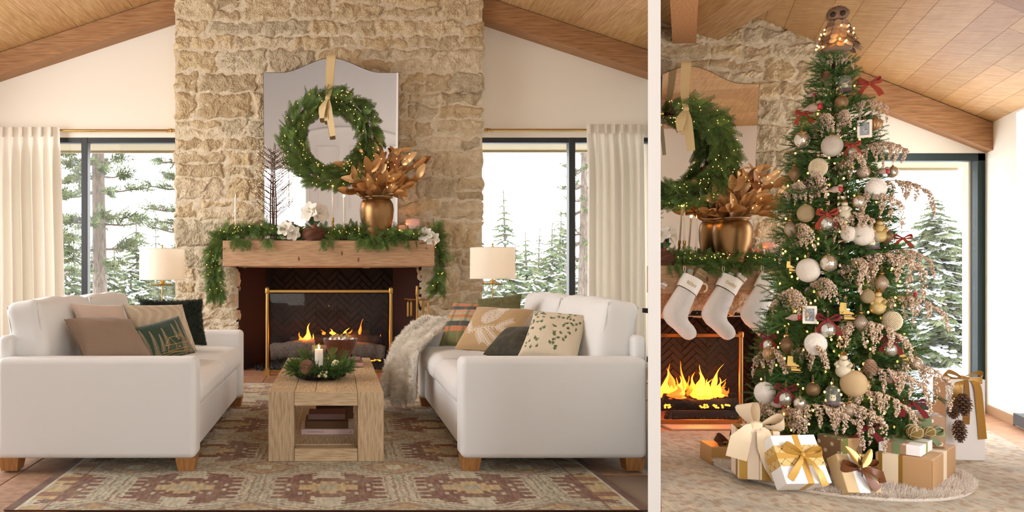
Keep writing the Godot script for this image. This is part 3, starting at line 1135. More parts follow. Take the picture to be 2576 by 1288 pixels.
func pillow_mesh(w: float, h: float, t: float, sd := 1, soft := 0.42, n := 22) -> MB:
	var nz = FastNoiseLite.new()
	nz.seed = sd
	nz.frequency = 3.0
	var b = MB.new()
	for sg in [1.0, -1.0]:
		var rows = []
		for i in n + 1:
			var row = PackedVector3Array()
			for j in n + 1:
				var u = -1.0 + 2.0 * j / n
				var v = -1.0 + 2.0 * i / n
				u = sign(u) * (1.0 - pow(1.0 - absf(u), 1.35))
				v = sign(v) * (1.0 - pow(1.0 - absf(v), 1.35))
				var x = w * 0.5 * u * (1.0 - 0.075 * (1.0 - v * v))
				var y = h * 0.5 * v * (1.0 - 0.075 * (1.0 - u * u))
				var e = pow(maxf(0.0, (1.0 - u * u) * (1.0 - v * v)), soft)
				var z = t * 0.5 * e * (1.0 + 0.22 * nz.get_noise_3d(x * 1.6, y * 1.6, sg * 3.0)) + 0.004
				z += 0.006 * e * sin((u * 5.0 + v * 3.0) * 2.0 + sd) * (absf(u * v))
				row.append(Vector3(sg * x, y, sg * z))
			rows.append(row)
		b.grid(rows)
	return b

func throw_pillow(label: String, c: Vector3, r: Vector3, u: Vector3, w: float, h: float, t: float, mat: Material, sd := 1, called := "throw_pillow") -> Node3D:
	var x = r.normalized()
	var y = (u - x * u.dot(x)).normalized()
	var o = thing(called, label, "pillow", c)
	o.basis = Basis(x, y, x.cross(y))
	obj("cover", pillow_mesh(w, h, t, sd), mat, o)
	var e = []
	var n = 12
	for q in [[-1, -1, 1, -1], [1, -1, 1, 1], [1, 1, -1, 1], [-1, 1, -1, -1]]:
		for k in n:
			var s = float(k) / n
			var uu = lerpf(q[0], q[2], s)
			var vv = lerpf(q[1], q[3], s)
			e.append(Vector3(w * 0.5 * uu * (1.0 - 0.075 * (1.0 - vv * vv)), h * 0.5 * vv * (1.0 - 0.075 * (1.0 - uu * uu)), 0))
	e.append(e[0])
	obj("seam", MB.new().tube(e, 0.004, 5, false), mat, o)
	return o

func bow(parent: Node3D, mat: Material, size: float, rw: float, tails: Array, loops := [[-1.0, 0.25], [1.0, 0.2]], thick := 0.0015) -> void:
	# loops: [across, up] direction of each; tails: lists of points; the knot is the origin, z faces the viewer
	for l in loops:
		var d = Vector3(l[0], l[1], 0.0).normalized()
		var n = Vector3(-d.y, d.x, 0)
		if n.y < 0:
			n = -n
		var path = []
		var side = []
		var ws = []
		for k in 15:
			var t = k / 14.0
			var a = t * TAU
			var along = (1.0 - cos(a)) * 0.5
			path.append(d * size * along + n * sin(a) * size * 0.17 * (0.4 + along) + Vector3(0, 0, size * (0.10 * along + 0.05)))
			side.append((Vector3(0, 0, 1.0) + n * 0.45 * along).normalized() if false else (Vector3(0, 0, 0.75) + n * 0.66 * (1.0 if t < 0.5 else 0.75) * along + n * 0.3).normalized())
			ws.append(rw * (0.35 + 0.65 * along))
		obj("loop", MB.new().strip(path, side, ws, thick), mat, parent)
	for tl in tails:
		var path = []
		var side = []
		var ws = []
		for k in tl.size():
			path.append(tl[k])
			var t: Vector3 = (tl[mini(k + 1, tl.size() - 1)] - tl[maxi(k - 1, 0)]).normalized()
			side.append(t.cross(Vector3(0, 0, 1) + Vector3(0.3, 0, 0) * sin(k * 1.7)).normalized())
			ws.append(rw * (0.45 + 0.55 * minf(1.0, k * 2.0 / tl.size())))
		obj("tail", MB.new().strip(path, side, ws, thick), mat, parent)
	obj("knot", MB.new().soft(Vector3(0, 0, size * 0.06), Vector3(rw * 0.62, rw * 0.75, rw * 0.5), rw * 0.2, 2), mat, parent)

func curve(pts: Array, n: int) -> Array:
	var c = Curve3D.new()
	for k in pts.size():
		var t: Vector3 = (pts[mini(k + 1, pts.size() - 1)] - pts[maxi(k - 1, 0)]) / 6.0
		c.add_point(pts[k], -t, t)
	var out = []
	for k in n + 1:
		out.append(c.samplef(k * (pts.size() - 1.0) / n))
	return out

func sprigs_at(parent: Node3D, called: String, m: Mesh, mat: Material, spots: Array, base := Color(1, 1, 1), var_ := 0.35) -> void:
	var cols = []
	for k in spots.size():
		var g = rnd(1.0 - var_, 1.0 + var_)
		cols.append(Color(base.r * g * rnd(0.85, 1.15), base.g * g, base.b * g * rnd(0.8, 1.1)))
	many(called, m, mat, spots, cols, parent)

func lights_at(parent: Node3D, called: String, spots: Array, r := 0.0045, e := 9.0) -> void:
	var m: Mesh
	var key = "bulb%f" % r
	if not T.has(key):
		T[key] = MB.new().ball(Vector3.ZERO, Vector3(r, r * 1.3, r), 6, 4).mesh()
	var at = []
	for q in spots:
		at.append(Transform3D(Basis.IDENTITY, q))
	many(called, T[key], mk("fairy_bulb_%d" % int(e), "#ffd894", 0.5, 0.0, {"glow": e, "glowc": ("#ffb950" if e > 12.5 else "#ffc76a") if e > 8.0 else "#ffe6bc"}), at, [], parent)

func flame(b: MB, at: Vector3, h: float, w: float, lean := 0.0, sd := 0.0) -> void:
	var rows = []
	for i in 15:
		var t = i / 14.0
		var r = w * 0.5 * pow(1.0 - t, 0.75) * (0.45 + 0.75 * sin(PI * minf(1.0, t * 1.25 + 0.12))) * (1.0 + 0.22 * sin(t * 11.0 + sd * 1.7)) + 0.0004
		var row = PackedVector3Array()
		var off = Vector3(lean * t * t * h + (sin(t * 7.0 + sd) - sin(sd)) * w * 0.22 * t, t * h, cos(t * 5.0 + sd) * w * 0.12 * t)
		for s in 10:
			var an = TAU * s / 10
			row.append(at + off + Vector3(cos(an) * r * (1.0 + 0.12 * sin(an * 3.0 + sd)), 0, -sin(an) * r * 0.55))
		rows.append(row)
	b.grid(rows, true)

# ---------------------------------------------------------------- sitting room furniture
func left_room() -> void:
	rug_left()
	sofa("white sofa with a green embroidered cabin pillow and dark fur pillow on it", -0.773, -1.0, 1.10)
	sofa("white sofa with a cream fluffy throw over its arm and a bird pillow", 0.69, 1.0, 1.03)
	coffee_table()
	pillows()
	lamp(Vector3(-1.564, 0.44, -6.8), "glass cylinder lamp with drum shade beside the window with the big trunk", "glass_lamp")
	lamp(Vector3(1.40, 0.45, -6.75), "glass cylinder lamp with drum shade beside the brass fire tools", "glass_lamp")
	throw_blanket()
	curtains()
	fire_screen(Vector3(-0.075, 0, -8.22), 1.345, 0.95, 0.0, "brass framed glass fire screen standing before the fireplace between the sofas")
	fire_tools()
	fire_left()

func sofa(label: String, xf: float, s: float, D: float) -> void:
	var L = 2.2
	var linen = mk("white_linen", "#e3e2df", 0.95, 0.0, {"sheen": 0.3, "bump": [0.35, 0.05], "scale": Vector3(5, 5, 5)})
	var o = thing("sofa", label, "sofa", Vector3(xf, 0.0085, -5.26), 0.0, "white two-seat sofas facing each other")
	var hold = MB.new()
	obj("base", MB.new().soft(Vector3(s * (D * 0.5 + 0.02), 0.195, 0), Vector3(D - 0.04, 0.25, L - 0.3), 0.02, 4), linen, o)
	for e in [-1.0, 1.0]:
		var arm = MB.new().soft(Vector3(s * D * 0.5, 0.35, e * (L * 0.5 - 0.085)), Vector3(D, 0.556, 0.172), 0.035, 8, func(w, d, q): return w + d * 0.008 * (1 - q.x * q.x) * (1 - q.y * q.y))
		obj("arm", arm, linen, o)
		for t in [0.06, D - 0.06]:
			var lg = MB.new()
			var c = Vector3(s * t, 0, e * (L * 0.5 - 0.075))
			var p = []
			for y in [[0.075, 0.056], [0.0, 0.044]]:
				for q in [[-1, -1], [1, -1], [1, 1], [-1, 1]]:
					p.append(c + Vector3(q[0] * y[1], y[0], q[1] * y[1]))
			hexa(lg, p)
			obj("leg", lg, wood("sofa_leg_oak", ["#8a5a30", "#a8743f", "#b98750"], 1, 0.5, 4.0, 0.5), o, false)
	obj("back_frame", MB.new().soft(Vector3(s * (D - 0.002), 0.41, 0), Vector3(0.075, 0.67, L - 0.2), 0.03, 6), linen, o)
	var cl = (L - 0.345) * 0.5
	for e in [-1.0, 1.0]:
		var seat = MB.new().soft(Vector3(s * (D * 0.40 - 0.005), 0.41, e * (cl * 0.5 + 0.002)), Vector3(D * 0.78, 0.185, cl), 0.065, 8, func(w, d, q): return w + d * (0.022 * (1 - q.x * q.x) * (1 - q.z * q.z) if absf(d.y) > 0.5 else 0.012 * (1 - q.y * q.y)) + Vector3(0, 0.003 * sin(q.x * 9.0 + q.z * 4.0), 0))
		obj("seat_cushion", seat, linen, o)
		var bc = MB.new()
		bc.at(Transform3D(Basis(Vector3(0, 0, 1), -s * 0.17), Vector3(s * (D - 0.1), 0.705, e * (cl * 0.5 + 0.002))))
		bc.soft(Vector3.ZERO, Vector3(0.2, 0.46, cl - 0.004), 0.05, 9, func(w, d, q): return w + d * (0.045 * (1 - q.y * q.y) * (1 - q.z * q.z) if absf(d.x) > 0.5 else 0.012 * (1 - q.z * q.z)) + d * 0.006 * sin(q.z * 8.0 + q.y * 5.0 + e))
		obj("back_cushion", bc, linen, o)
		for sx in [-1.0, 1.0]:      # welted edges of the box cushions
			var wl = []
			var bs = Basis(Vector3(0, 0, 1), -s * 0.17)
			for q in [[-1, -1], [-1, 1], [1, 1], [1, -1], [-1, -1]]:
				wl.append(Vector3(s * (D - 0.1), 0.705, e * (cl * 0.5 + 0.002)) + bs * Vector3(sx * 0.086, q[0] * 0.212, q[1] * (cl * 0.5 - 0.018)))
			obj("piping", MB.new().tube(wl, 0.004, 5, false), linen, o)

func board(b: MB, x0: float, x1: float, y0: float, y1: float, z0: float, z1: float, bev := 0.004) -> MB:
	return b.box(Vector3((x0 + x1) / 2, (y0 + y1) / 2, (z0 + z1) / 2), Vector3(x1 - x0, y1 - y0, z1 - z0), bev)

func coffee_table() -> void:
	var ramp = ["#9c8363", "#b79c78", "#c8af8a", "#d5bf9d"]
	var wy = wood("table_oak_upright", ramp, 1, 0.6, 4.0, 0.4, 2)
	var wz = wood("table_oak_length", ramp, 2, 0.6, 4.0, 0.4, 3)
	var wx = wood("table_oak_cross", ramp, 0, 0.6, 4.0, 0.4, 4)
	var o = thing("coffee_table", "chunky weathered oak coffee table with an open shelf between the sofas", "table", Vector3(-0.058, 0.0085, -5.3))
	var h = 0.407
	var x = 0.336
	var z = 0.9
	for sx in [-1.0, 1.0]:
		for sz in [-1.0, 1.0]:
			var p = MB.new()
			p.tint(Color(1, 1, 1) * rnd(0.9, 1.08))
			board(p, minf(sx * x, sx * (x - 0.15)), maxf(sx * x, sx * (x - 0.15)), 0, h, minf(sz * z, sz * (z - 0.16)), maxf(sz * z, sz * (z - 0.16)), 0.003)
			obj("post", p, wy, o, false)
		var sd = MB.new()
		board(sd, minf(sx * x, sx * (x - 0.15)), maxf(sx * x, sx * (x - 0.15)), h - 0.08, h, -z + 0.162, z - 0.162, 0.003)
		obj("side_rail", sd.tint(Color(0.97, 0.97, 0.97)), wz, o, false)
		sd = MB.new()
		board(sd, minf(sx * (x - 0.005), sx * (x - 0.14)), maxf(sx * (x - 0.005), sx * (x - 0.14)), 0, 0.075, -z + 0.162, z - 0.162, 0.003)
		obj("base_rail", sd, wz, o, false)
	for k in 3:
		var b = MB.new().tint(Color(1, 1, 1) * [0.98, 1.05, 0.94][k])
		board(b, -0.184 + k * 0.1232, -0.184 + (k + 1) * 0.1232 - 0.002, h - 0.078, h - 0.001, -z + 0.004, z - 0.004, 0.003)
		obj("top_board", b, wz, o, false)
	for sz in [-1.0, 1.0]:
		var b = MB.new()
		board(b, -0.184, 0.184, 0.0, 0.074, minf(sz * (z - 0.004), sz * (z - 0.14)), maxf(sz * (z - 0.004), sz * (z - 0.14)), 0.003)
		obj("end_rail", b, wx, o, false)
		if sz > 0:
			b = MB.new()
			board(b, -0.184, 0.184, h - 0.081, h - 0.002, z - 0.003, z - 0.0005, 0.001)
			obj("end_grain", b, wx, o, false)
	var sh = MB.new()
	board(sh, -0.2, 0.2, 0.05, 0.08, -z + 0.1, z - 0.1)
	obj("shelf", sh, wz, o, false)
	# books on the shelf
	var y = 0.0895
	book("pale pink hardback at the bottom of the front stack of books", W(823.5, 1097, 4.76).x, y, -4.76, 0.33, 0.034, 0.25, "#cdb4ac", "#efe6de", "QUIETE PRIVATE HOME", "#5c3c3c", 0.0)
	book("brown hardback in the middle of the front stack of books", W(821.5, 1083, 4.78).x, y + 0.0345, -4.78, 0.275, 0.046, 0.22, "#5a3a14", "#c8b48c", "", "", 0.0)
	book("mauve hardback on top of the front stack of books", W(822, 1064, 4.83).x, y + 0.081, -4.83, 0.235, 0.036, 0.19, "#86625a", "#ddd3c8", "", "", 0.0)
	book("thick brown book lying under another behind the front stack", W(842, 1055, 5.3).x, y, -5.3, 0.262, 0.078, 0.2, "#5d3a1e", "#d6c19c", "", "", -0.05)
	book("dark brown book topmost of the stack deeper in the table", W(835, 1026, 5.3).x, y + 0.0785, -5.31, 0.23, 0.026, 0.18, "#4b2d14", "#b7a17c", "", "", -0.05)
	# iron tray with winter greens
	var top = h + 0.009
	var c = Vector3(W(805, 0, 4.97).x, top, -4.97)
	var g = thing("greenery_arrangement", "low arrangement of mixed winter greens, berries and a cone around a candle", "centrepiece", c)
	var iron = mk("dark_iron", "#2a1f1b", 0.5, 0.7)
	obj("tray", MB.new().lathe([[0.0, 0.018], [0.15, 0.018], [0.165, 0.028], [0.172, 0.03], [0.172, 0.024], [0.155, 0.012], [0.0, 0.012]], 32), iron, g)
	for k in 4:
		var a = PI / 4 + k * PI / 2
		obj("foot", MB.new().ball(Vector3(cos(a) * 0.12, 0.0075, sin(a) * 0.12), Vector3(0.0095, 0.0075, 0.0095), 10, 6), iron, g)
	var pine = []
	var ced = []
	var fern = []
	for k in 210:
		var a = k * 2.39996
		var rr = 0.05 + 0.13 * sqrt(rnd(0, 1))
		var out = Vector3(cos(a), rnd(0.05, 0.75), sin(a)).normalized()
		var l = rnd(0.08, 0.14)
		var tr = Transform3D(frame(out, rnd(0, TAU)).scaled_local(Vector3(l, l, l)), Vector3(cos(a) * rr * 0.75, 0.035 + rnd(0, 0.03), sin(a) * rr * 0.75))
		if k % 3 == 0:
			ced.append(tr)
		elif k % 3 == 1:
			pine.append(tr)
		else:
			fern.append(tr)
	for k in 16:      # tall cedar tips standing up behind the candle
		var a = rnd(-0.7, 0.9)
		var out = Vector3(sin(a) * 0.8, 0.9, -0.3).normalized()
		ced.append(Transform3D(frame(out, rnd(-0.6, 0.6)).scaled_local(Vector3(0.16, 0.16, 0.16)), Vector3(sin(a) * 0.12, 0.05, -0.06)))
	var green = mk("cedar_green", "#4f6b33", 0.75, 0.0, {"vc": true, "back": "#2c4a1a"})
	sprigs_at(g, "cedar_sprigs", cedar_sprig(), green, ced)
	sprigs_at(g, "fir_sprigs", fir_sprig(), mk("fir_green", "#3a5a2c", 0.7, 0.0, {"vc": true, "back": "#20381a"}), pine)
	sprigs_at(g, "lime_sprigs", fir_sprig(), green, fern, Color(1.5, 1.35, 0.8))
	var eu = mk("eucalyptus", "#8d9f88", 0.7, 0.0, {"back": "#55654f"})
	for k in 13:
		var a = rnd(0, TAU)
		var b = MB.new()
		leaf(b, Vector3(cos(a) * 0.09, 0.06 + rnd(0, 0.03), sin(a) * 0.09), Vector3(cos(a), rnd(0.1, 0.8), sin(a)), Vector3.UP, 0.055, 0.03)
		obj("leaf", b, eu, g)
	var cream = mk("berry_cream", "#e8dfb0", 0.4)
	for q in [[0.01, 0.055, 0.17], [0.03, 0.045, 0.175], [0.022, 0.068, 0.165], [0.045, 0.06, 0.165], [-0.002, 0.04, 0.18], [0.04, 0.038, 0.178], [0.09, 0.11, 0.06], [0.105, 0.1, 0.07], [0.1, 0.118, 0.05], [0.115, 0.115, 0.06], [0.085, 0.095, 0.075]]:
		obj("berry", MB.new().ball(Vector3(q[0], q[1], q[2]), Vector3(0.0105, 0.0105, 0.0105), 10, 7), cream, g)
	var pc = cone_mesh(0.05, 0.06, 9, 9)
	var cone = put("pine_cone", pc, mk("cone_brown", "#8a5f48", 0.8), g)
	cone.position = Vector3(-0.075, 0.085, 0.13)
	cone.rotation = Vector3(1.25, 0, 0.25)
	var hc = thing("hurricane_glass", "clear glass hurricane cylinder around the white pillar candle", "candle holder", c + Vector3(-0.008, 0.034, -0.03))
	obj("cylinder", MB.new().lathe([[0.046, 0.0], [0.0475, 0.18], [0.0455, 0.18], [0.044, 0.002], [0.0, 0.002]], 32), mk("clear_glass", "#ffffff", 0.03, 0.0, {"pane": 0.01}), hc)
	candle("pillar_candle", "white lit pillar candle inside the clear hurricane glass", hc.position + Vector3(0.0, 0.0035, 0), 0.027, 0.15, 0.03)
	# tray and bowl behind
	var bt = thing("glass_tray", "square blush glass tray under the wooden bowl", "tray", Vector3(W(868, 0, 5.75).x, top, -5.75))
	obj("plate", MB.new().soft(Vector3(0, 0.012, 0), Vector3(0.26, 0.018, 0.42), 0.008, 3), mk("blush_glass", "#c9a193", 0.08, 0.0, {"coat": 1.0}), bt)
	for q in [[0.0, 0.205, 0.26, 0.012], [0.0, -0.205, 0.26, 0.012], [0.125, 0.0, 0.012, 0.42], [-0.125, 0.0, 0.012, 0.42]]:
		obj("rim", MB.new().soft(Vector3(q[0], 0.024, q[1]), Vector3(q[2], 0.02, q[3]), 0.005, 2), mk("blush_glass", "#c9a193", 0.08), bt)
	var bp = Vector3(W(856, 0, 5.88).x, top + 0.0215, -5.86)
	var bo = thing("wooden_bowl", "turned dark wooden bowl full of silver balls", "bowl", bp)
	obj("bowl", MB.new().lathe([[0.0, 0.0], [0.045, 0.0], [0.06, 0.01], [0.095, 0.06], [0.125, 0.12], [0.135, 0.165], [0.129, 0.165], [0.118, 0.12], [0.088, 0.066], [0.05, 0.025], [0.0, 0.02]], 40), wood("bowl_walnut", ["#3f1f12", "#5e3220", "#74442c"], 1, 0.35, 1.0, 6.0, 5), bo)
	var silver = mk("mercury_silver", "#d9d6d0", 0.22, 1.0)
	for q in [[-0.055, 0.155, 0.055, "silver ball in the wooden bowl next to the candle"], [0.01, 0.16, 0.06, "silver ball in the middle of the wooden bowl"], [0.07, 0.15, 0.04, "silver ball against the wooden bowl's rim by the fire logs"], [-0.02, 0.155, -0.05, "silver ball at the back of the wooden bowl"], [0.055, 0.155, -0.045, "silver ball behind the others, half hidden in the wooden bowl"]]:
		var ob = thing("silver_ball", q[3], "ornament", bp + Vector3(q[0], q[1], q[2]), 0.0, "silver balls in the wooden bowl")
		obj("ball", MB.new().ball(Vector3.ZERO, Vector3(0.036, 0.036, 0.036), 20, 12), silver, ob)
		obj("cap", MB.new().lathe([[0.008, 0.034], [0.008, 0.042], [0.0, 0.043]], 10), mk("brass", "#b08d4c", 0.3, 1.0), ob)

func cone_mesh(r: float, h: float, rows: int, per: int, open := false) -> ArrayMesh:     # a scaly cone, tip up
	var b = MB.new()
	if open:
		b.tint(lin("#3b261a"))
	b.ball(Vector3(0, h * 0.5, 0), Vector3(r * 0.55, h * 0.48, r * 0.55), 10, 6)
	for i in rows:
		var t = (i + 0.5) / rows
		var rr = r * pow(sin(PI * clampf(0.12 + t * 0.86, 0, 1)), 0.65)
		for k in per:
			var a = TAU * (k + (0.5 if i % 2 else 0.0)) / per
			var out = Vector3(cos(a), 0, sin(a))
			var s = out.cross(Vector3.UP)
			var q = out * rr * 0.45 + Vector3(0, h * (t - 0.06), 0)
			var tip = out * rr + Vector3(0, h * (t + 0.05), 0)
			var w = rr * PI / per * 1.05
			if open:
				b.tint(lin("#b08e6c") if (i + k) % 2 else lin("#9b7858"))
				w *= 0.8
				tip += out * rr * 0.1
			b.face([q - s * w * 0.5, q + s * w * 0.5, tip + s * w * 0.8 - out * rr * 0.12, tip + Vector3(0, h * 0.025, 0), tip - s * w * 0.8 - out * rr * 0.12], Vector3(out.x, 0.6, out.z))
			if open:
				b.tint(lin("#4a3020"))
			b.face([q - s * w * 0.5, q + s * w * 0.5, tip + s * w * 0.8 - out * rr * 0.12 - Vector3(0, h * 0.02, 0), tip, tip - s * w * 0.8 - out * rr * 0.12 - Vector3(0, h * 0.02, 0)], Vector3(out.x, -0.8, out.z))
	return b.mesh(false)

func book(label: String, x: float, y: float, z: float, w: float, t: float, d: float, hex: String, page: String, title: String, ink: String, turn: float) -> void:
	var o = thing("book", label, "book", Vector3(x, y, z), turn, "books on the coffee table shelf")
	var cov = mk("cover_" + hex.substr(1), hex, 0.7)
	obj("cover", MB.new().box(Vector3(0, 0.0015, -d / 2), Vector3(w, 0.003, d), 0.001), cov, o, false)
	obj("cover", MB.new().box(Vector3(0, t - 0.0015, -d / 2), Vector3(w, 0.003, d), 0.001), cov, o, false)
	obj("spine", MB.new().soft(Vector3(0, t / 2, -0.002), Vector3(w, t, 0.006), 0.002, 2), cov, o)
	obj("pages", MB.new().box(Vector3(0, t / 2, -d / 2 - 0.001), Vector3(w - 0.008, t - 0.007, d - 0.01), 0.0), mk("paper_" + page.substr(1), page, 0.9), o, false)
	if title:
		var tm = TextMesh.new()
		tm.text = title
		tm.font_size = 16
		tm.pixel_size = 0.00062
		tm.depth = 0.0004
		var f = SystemFont.new()
		f.font_names = ["Droid Sans"]
		tm.font = f
		var l = put("lettering", tm, mk("ink_" + ink.substr(1), ink, 0.8), o)
		l.position = Vector3(-w * 0.22, t * 0.5, 0.0014)
		obj("emblem", MB.new().tube([Vector3(w * 0.43, t * 0.42, 0.0014), Vector3(w * 0.44, t * 0.32, 0.0014), Vector3(w * 0.455, t * 0.7, 0.0014)], 0.0012, 4), mk("ink_" + ink.substr(1), ink, 0.8), o)

func candle(called: String, label: String, at: Vector3, r: float, h: float, e: float, grp := "") -> Node3D:
	var o = thing(called, label, "candle", at, 0.0, grp)
	obj("wax", MB.new().lathe([[0.0, 0.0], [r, 0.0], [r, 0.0], [r, h - 0.003], [r * 0.94, h], [r * 0.5, h - r * 0.2], [0.0, h - r * 0.25]], 20), mk("candle_wax", "#f1e9da", 0.5, 0.0, {"sss": 0.3}), o)
	obj("wick", MB.new().tube([Vector3(0, h - r * 0.25, 0), Vector3(0.0005, h + 0.008, 0)], 0.0009, 5), mk("wick", "#2a211a", 0.9), o)
	var b = MB.new()
	flame(b, Vector3(0, h + 0.004, 0), 0.034 if r > 0.01 else 0.026, 0.012 if r > 0.01 else 0.009)
	obj("flame", b, mk("candle_flame", "#ffdf9a", 0.5, 0.0, {"glow": 7.0, "glowc": "#ffc46a"}), o)
	glow_lamp("candle_light", Vector3(0, h + 0.018, 0), e, "#ffb35c", 0.012, o)
	return o

func rug_left() -> void:
	# a knotted rug: hexagonal medallions in staggered rows on a pale sage field
	var nw = 416
	var nh = 640
	var x0 = -1.543
	var x1 = 1.452
	var z0 = -7.62
	var z1 = -3.5
	var im = Image.create(nw, nh, false, Image.FORMAT_RGB8)
	var n1 = FastNoiseLite.new()
	n1.frequency = 0.012
	n1.fractal_octaves = 5
	var n2 = FastNoiseLite.new()
	n2.frequency = 0.09
	n2.seed = 4
	var sage = Color("#989b84")
	var ivory = Color("#bdb89d")
	var brown = Color("#6b3819")
	var gold = Color("#b0935f")
	var blush = Color("#ab917a")
	var dark = Color("#562a11")
	var grey = Color("#8f8d84")
	for j in nh:
		var z = lerpf(z1, z0, float(j) / nh)
		for i in nw:
			var x = lerpf(x0, x1, float(i) / nw)
			var c = sage.lerp(ivory, clampf(0.45 + n1.get_noise_2d(i, j * 0.8) * 0.9, 0, 1))
			c = c.lerp(blush, clampf(n1.get_noise_2d(i + 400, j * 2.0) * 1.1, 0, 0.22))
			var row = int(roundf((-z - 3.87) / 0.405))
			var cz = (-z - 3.87) - row * 0.405
			var pitch = 0.735
			var lx = x + 0.04
			if posmod(row, 2) == 1:
				lx += pitch * 0.5
			var col = roundf(lx / pitch)
			var mx = absf(lx - col * pitch)
			var mz = absf(cz)
			# medallions reach across the next row, so ask again for their own lattice
			var r2 = roundf((-z - 3.87) / 0.81)
			var kx = absf((x + 0.04) - roundf((x + 0.04) / pitch) * pitch)
			var kz = absf((-z - 3.87) - r2 * 0.81)
			var hx2 = maxf(kx / 0.345, kz / 0.39 + kx / 0.345 * 0.4)
			var med = hx2 < 1.1
			if med:
				mx = kx
				mz = kz
			if med:
				var hex = hx2
				# stepped edges, as the knots make them
				var sx = floorf(mx / 0.0216)
				var sz = floorf(mz / 0.0216)
				hex += n2.get_noise_2d(i * 1.5, j * 1.5 + 90) * 0.05
				if hex < 1.0:
					if hex > 0.965:
						c = brown.lerp(c, 0.3)
					elif hex > 0.93:
						c = ivory.lerp(c, 0.4)
					elif hex > 0.88:
						c = c.lerp(blush, 0.5)
					elif hex > 0.855:
						c = brown.lerp(c, 0.35)
					elif hex > 0.82:
						c = ivory.lerp(c, 0.3)
					else:
						c = brown.lerp(dark, clampf(n2.get_noise_2d(i, j) + 0.4, 0, 1))
						var star = absf(sx) + absf(sz)
						if (sx <= 1 and sz <= 4) or (sz <= 1 and sx <= 6) or (sx <= 3 and sz <= 2) or (sx == sz and sx < 5):
							c = gold
						if sx <= 1 and sz <= 1:
							c = grey.lerp(gold, 0.4)
						if sz >= 8 and sx <= 2 + (int(sz) % 2):
							c = ivory.lerp(blush, 0.25)
						if (star == 10 or star == 11) and int(sx) % 3 == 0:
							c = ivory.lerp(blush, 0.4)
						if hex > 0.66 and sx >= 9 and int(sz) % 3 == 0:
							c = ivory.lerp(blush, 0.5)
				elif hex < 1.12 and hex > 1.05:
					c = brown.lerp(c, 0.55)
			elif posmod(row, 2) == 1:
				var sx = floorf(mx / 0.0216)
				var sz = floorf(mz / 0.0216)
				var star = sx + sz * 1.3
				if star < 9 and star > 7:
					c = brown.lerp(c, 0.35)
				elif (sz <= 1 and sx < 9) or (sx <= 1 and sz < 6) or (sx == sz and sx < 4):
					c = gold.lerp(brown, 0.25)
				if sx <= 1 and sz <= 1:
					c = ivory
				if mx > 0.24 and mz < 0.1 and mz > 0.07:
					c = brown.lerp(c, 0.4)
			# the streaks of single rows of knots
			var stk = n2.get_noise_2d(i * 6.0, j * 0.35)
			c = c.lerp(ivory if stk > 0.0 else sage.lerp(blush, 0.4), minf(0.4, absf(stk) * 0.7))
			# border
			var e = minf(minf(x - x0, x1 - x), minf(z - z0, 99.0))
			if e < 0.045:
				c = dark
			elif e < 0.06:
				c = ivory
			elif e < 0.17:
				var k = absf(fposmod(z * 3.6 + (x * 3.6 if z < z0 + 0.2 else 0.0), 1.0) - 0.5)
				c = c if k > 0.3 else (gold if k > 0.12 else brown.lerp(gold, 0.3))
			elif e < 0.18:
				c = brown.lerp(c, 0.4)
			# wear, abrash and the single knots
			var worn = clampf(0.28 + n1.get_noise_2d(i * 2.2 + 50, j * 2.2) * 0.7 + (0.16 if z < -6.3 else 0.0), 0.0, 0.75)
			c = c.lerp(ivory.lerp(sage, 0.5), worn * 0.48)
			var k2 = 1.0 + n2.get_noise_2d(i * 3.1, j * 0.6) * 0.22 + (0.07 if (i + j) % 2 else -0.07)
			k2 *= 0.99
			im.set_pixel(i, j, Color(c.r * k2, c.g * k2, c.b * k2))
	var m = mk("rug_wool", "#ffffff", 0.98, 0.0, {"tex": tex(im), "sheen": 0.2})
	m.heightmap_enabled = true
	var bump = Image.create(nw, nh, false, Image.FORMAT_RGB8)
	for j in nh:
		for i in nw:
			var k = 0.45 + rng.randf() * 0.35 + (0.2 if j % 2 else 0.0)
			bump.set_pixel(i, j, Color(k, k, k))
	m.heightmap_texture = tex(bump)
	m.heightmap_scale = 0.5
	var o = thing("knotted_rug", "worn hand-knotted rug with hexagon medallions under the two white sofas", "rug", Vector3((x0 + x1) / 2, 0, (z0 + z1) / 2))
	var hx = (x1 - x0) / 2
	var hz = (z1 - z0) / 2
	var b = MB.new()
	var rows = []
	var nz = FastNoiseLite.new()
	nz.frequency = 2.0
	for r in 13:
		var row = PackedVector3Array()
		for q in 13:
			row.append(Vector3(lerpf(-hx, hx, q / 12.0) + (nz.get_noise_1d(r * 3.0) * 0.01 if q in [0, 12] else 0.0), 0.008, lerpf(hz, -hz, r / 12.0)))
		rows.append(row)
	b.grid(rows)
	for k in b.u.size():
		b.u[k].y = 1.0 - b.u[k].y
	obj("pile", b, m, o)
	obj("backing", MB.new().box(Vector3(0, 0.0045, 0), Vector3(hx * 2 - 0.004, 0.006, hz * 2 - 0.004), 0.001), mk("rug_edge", "#5a3220", 0.95), o, false)

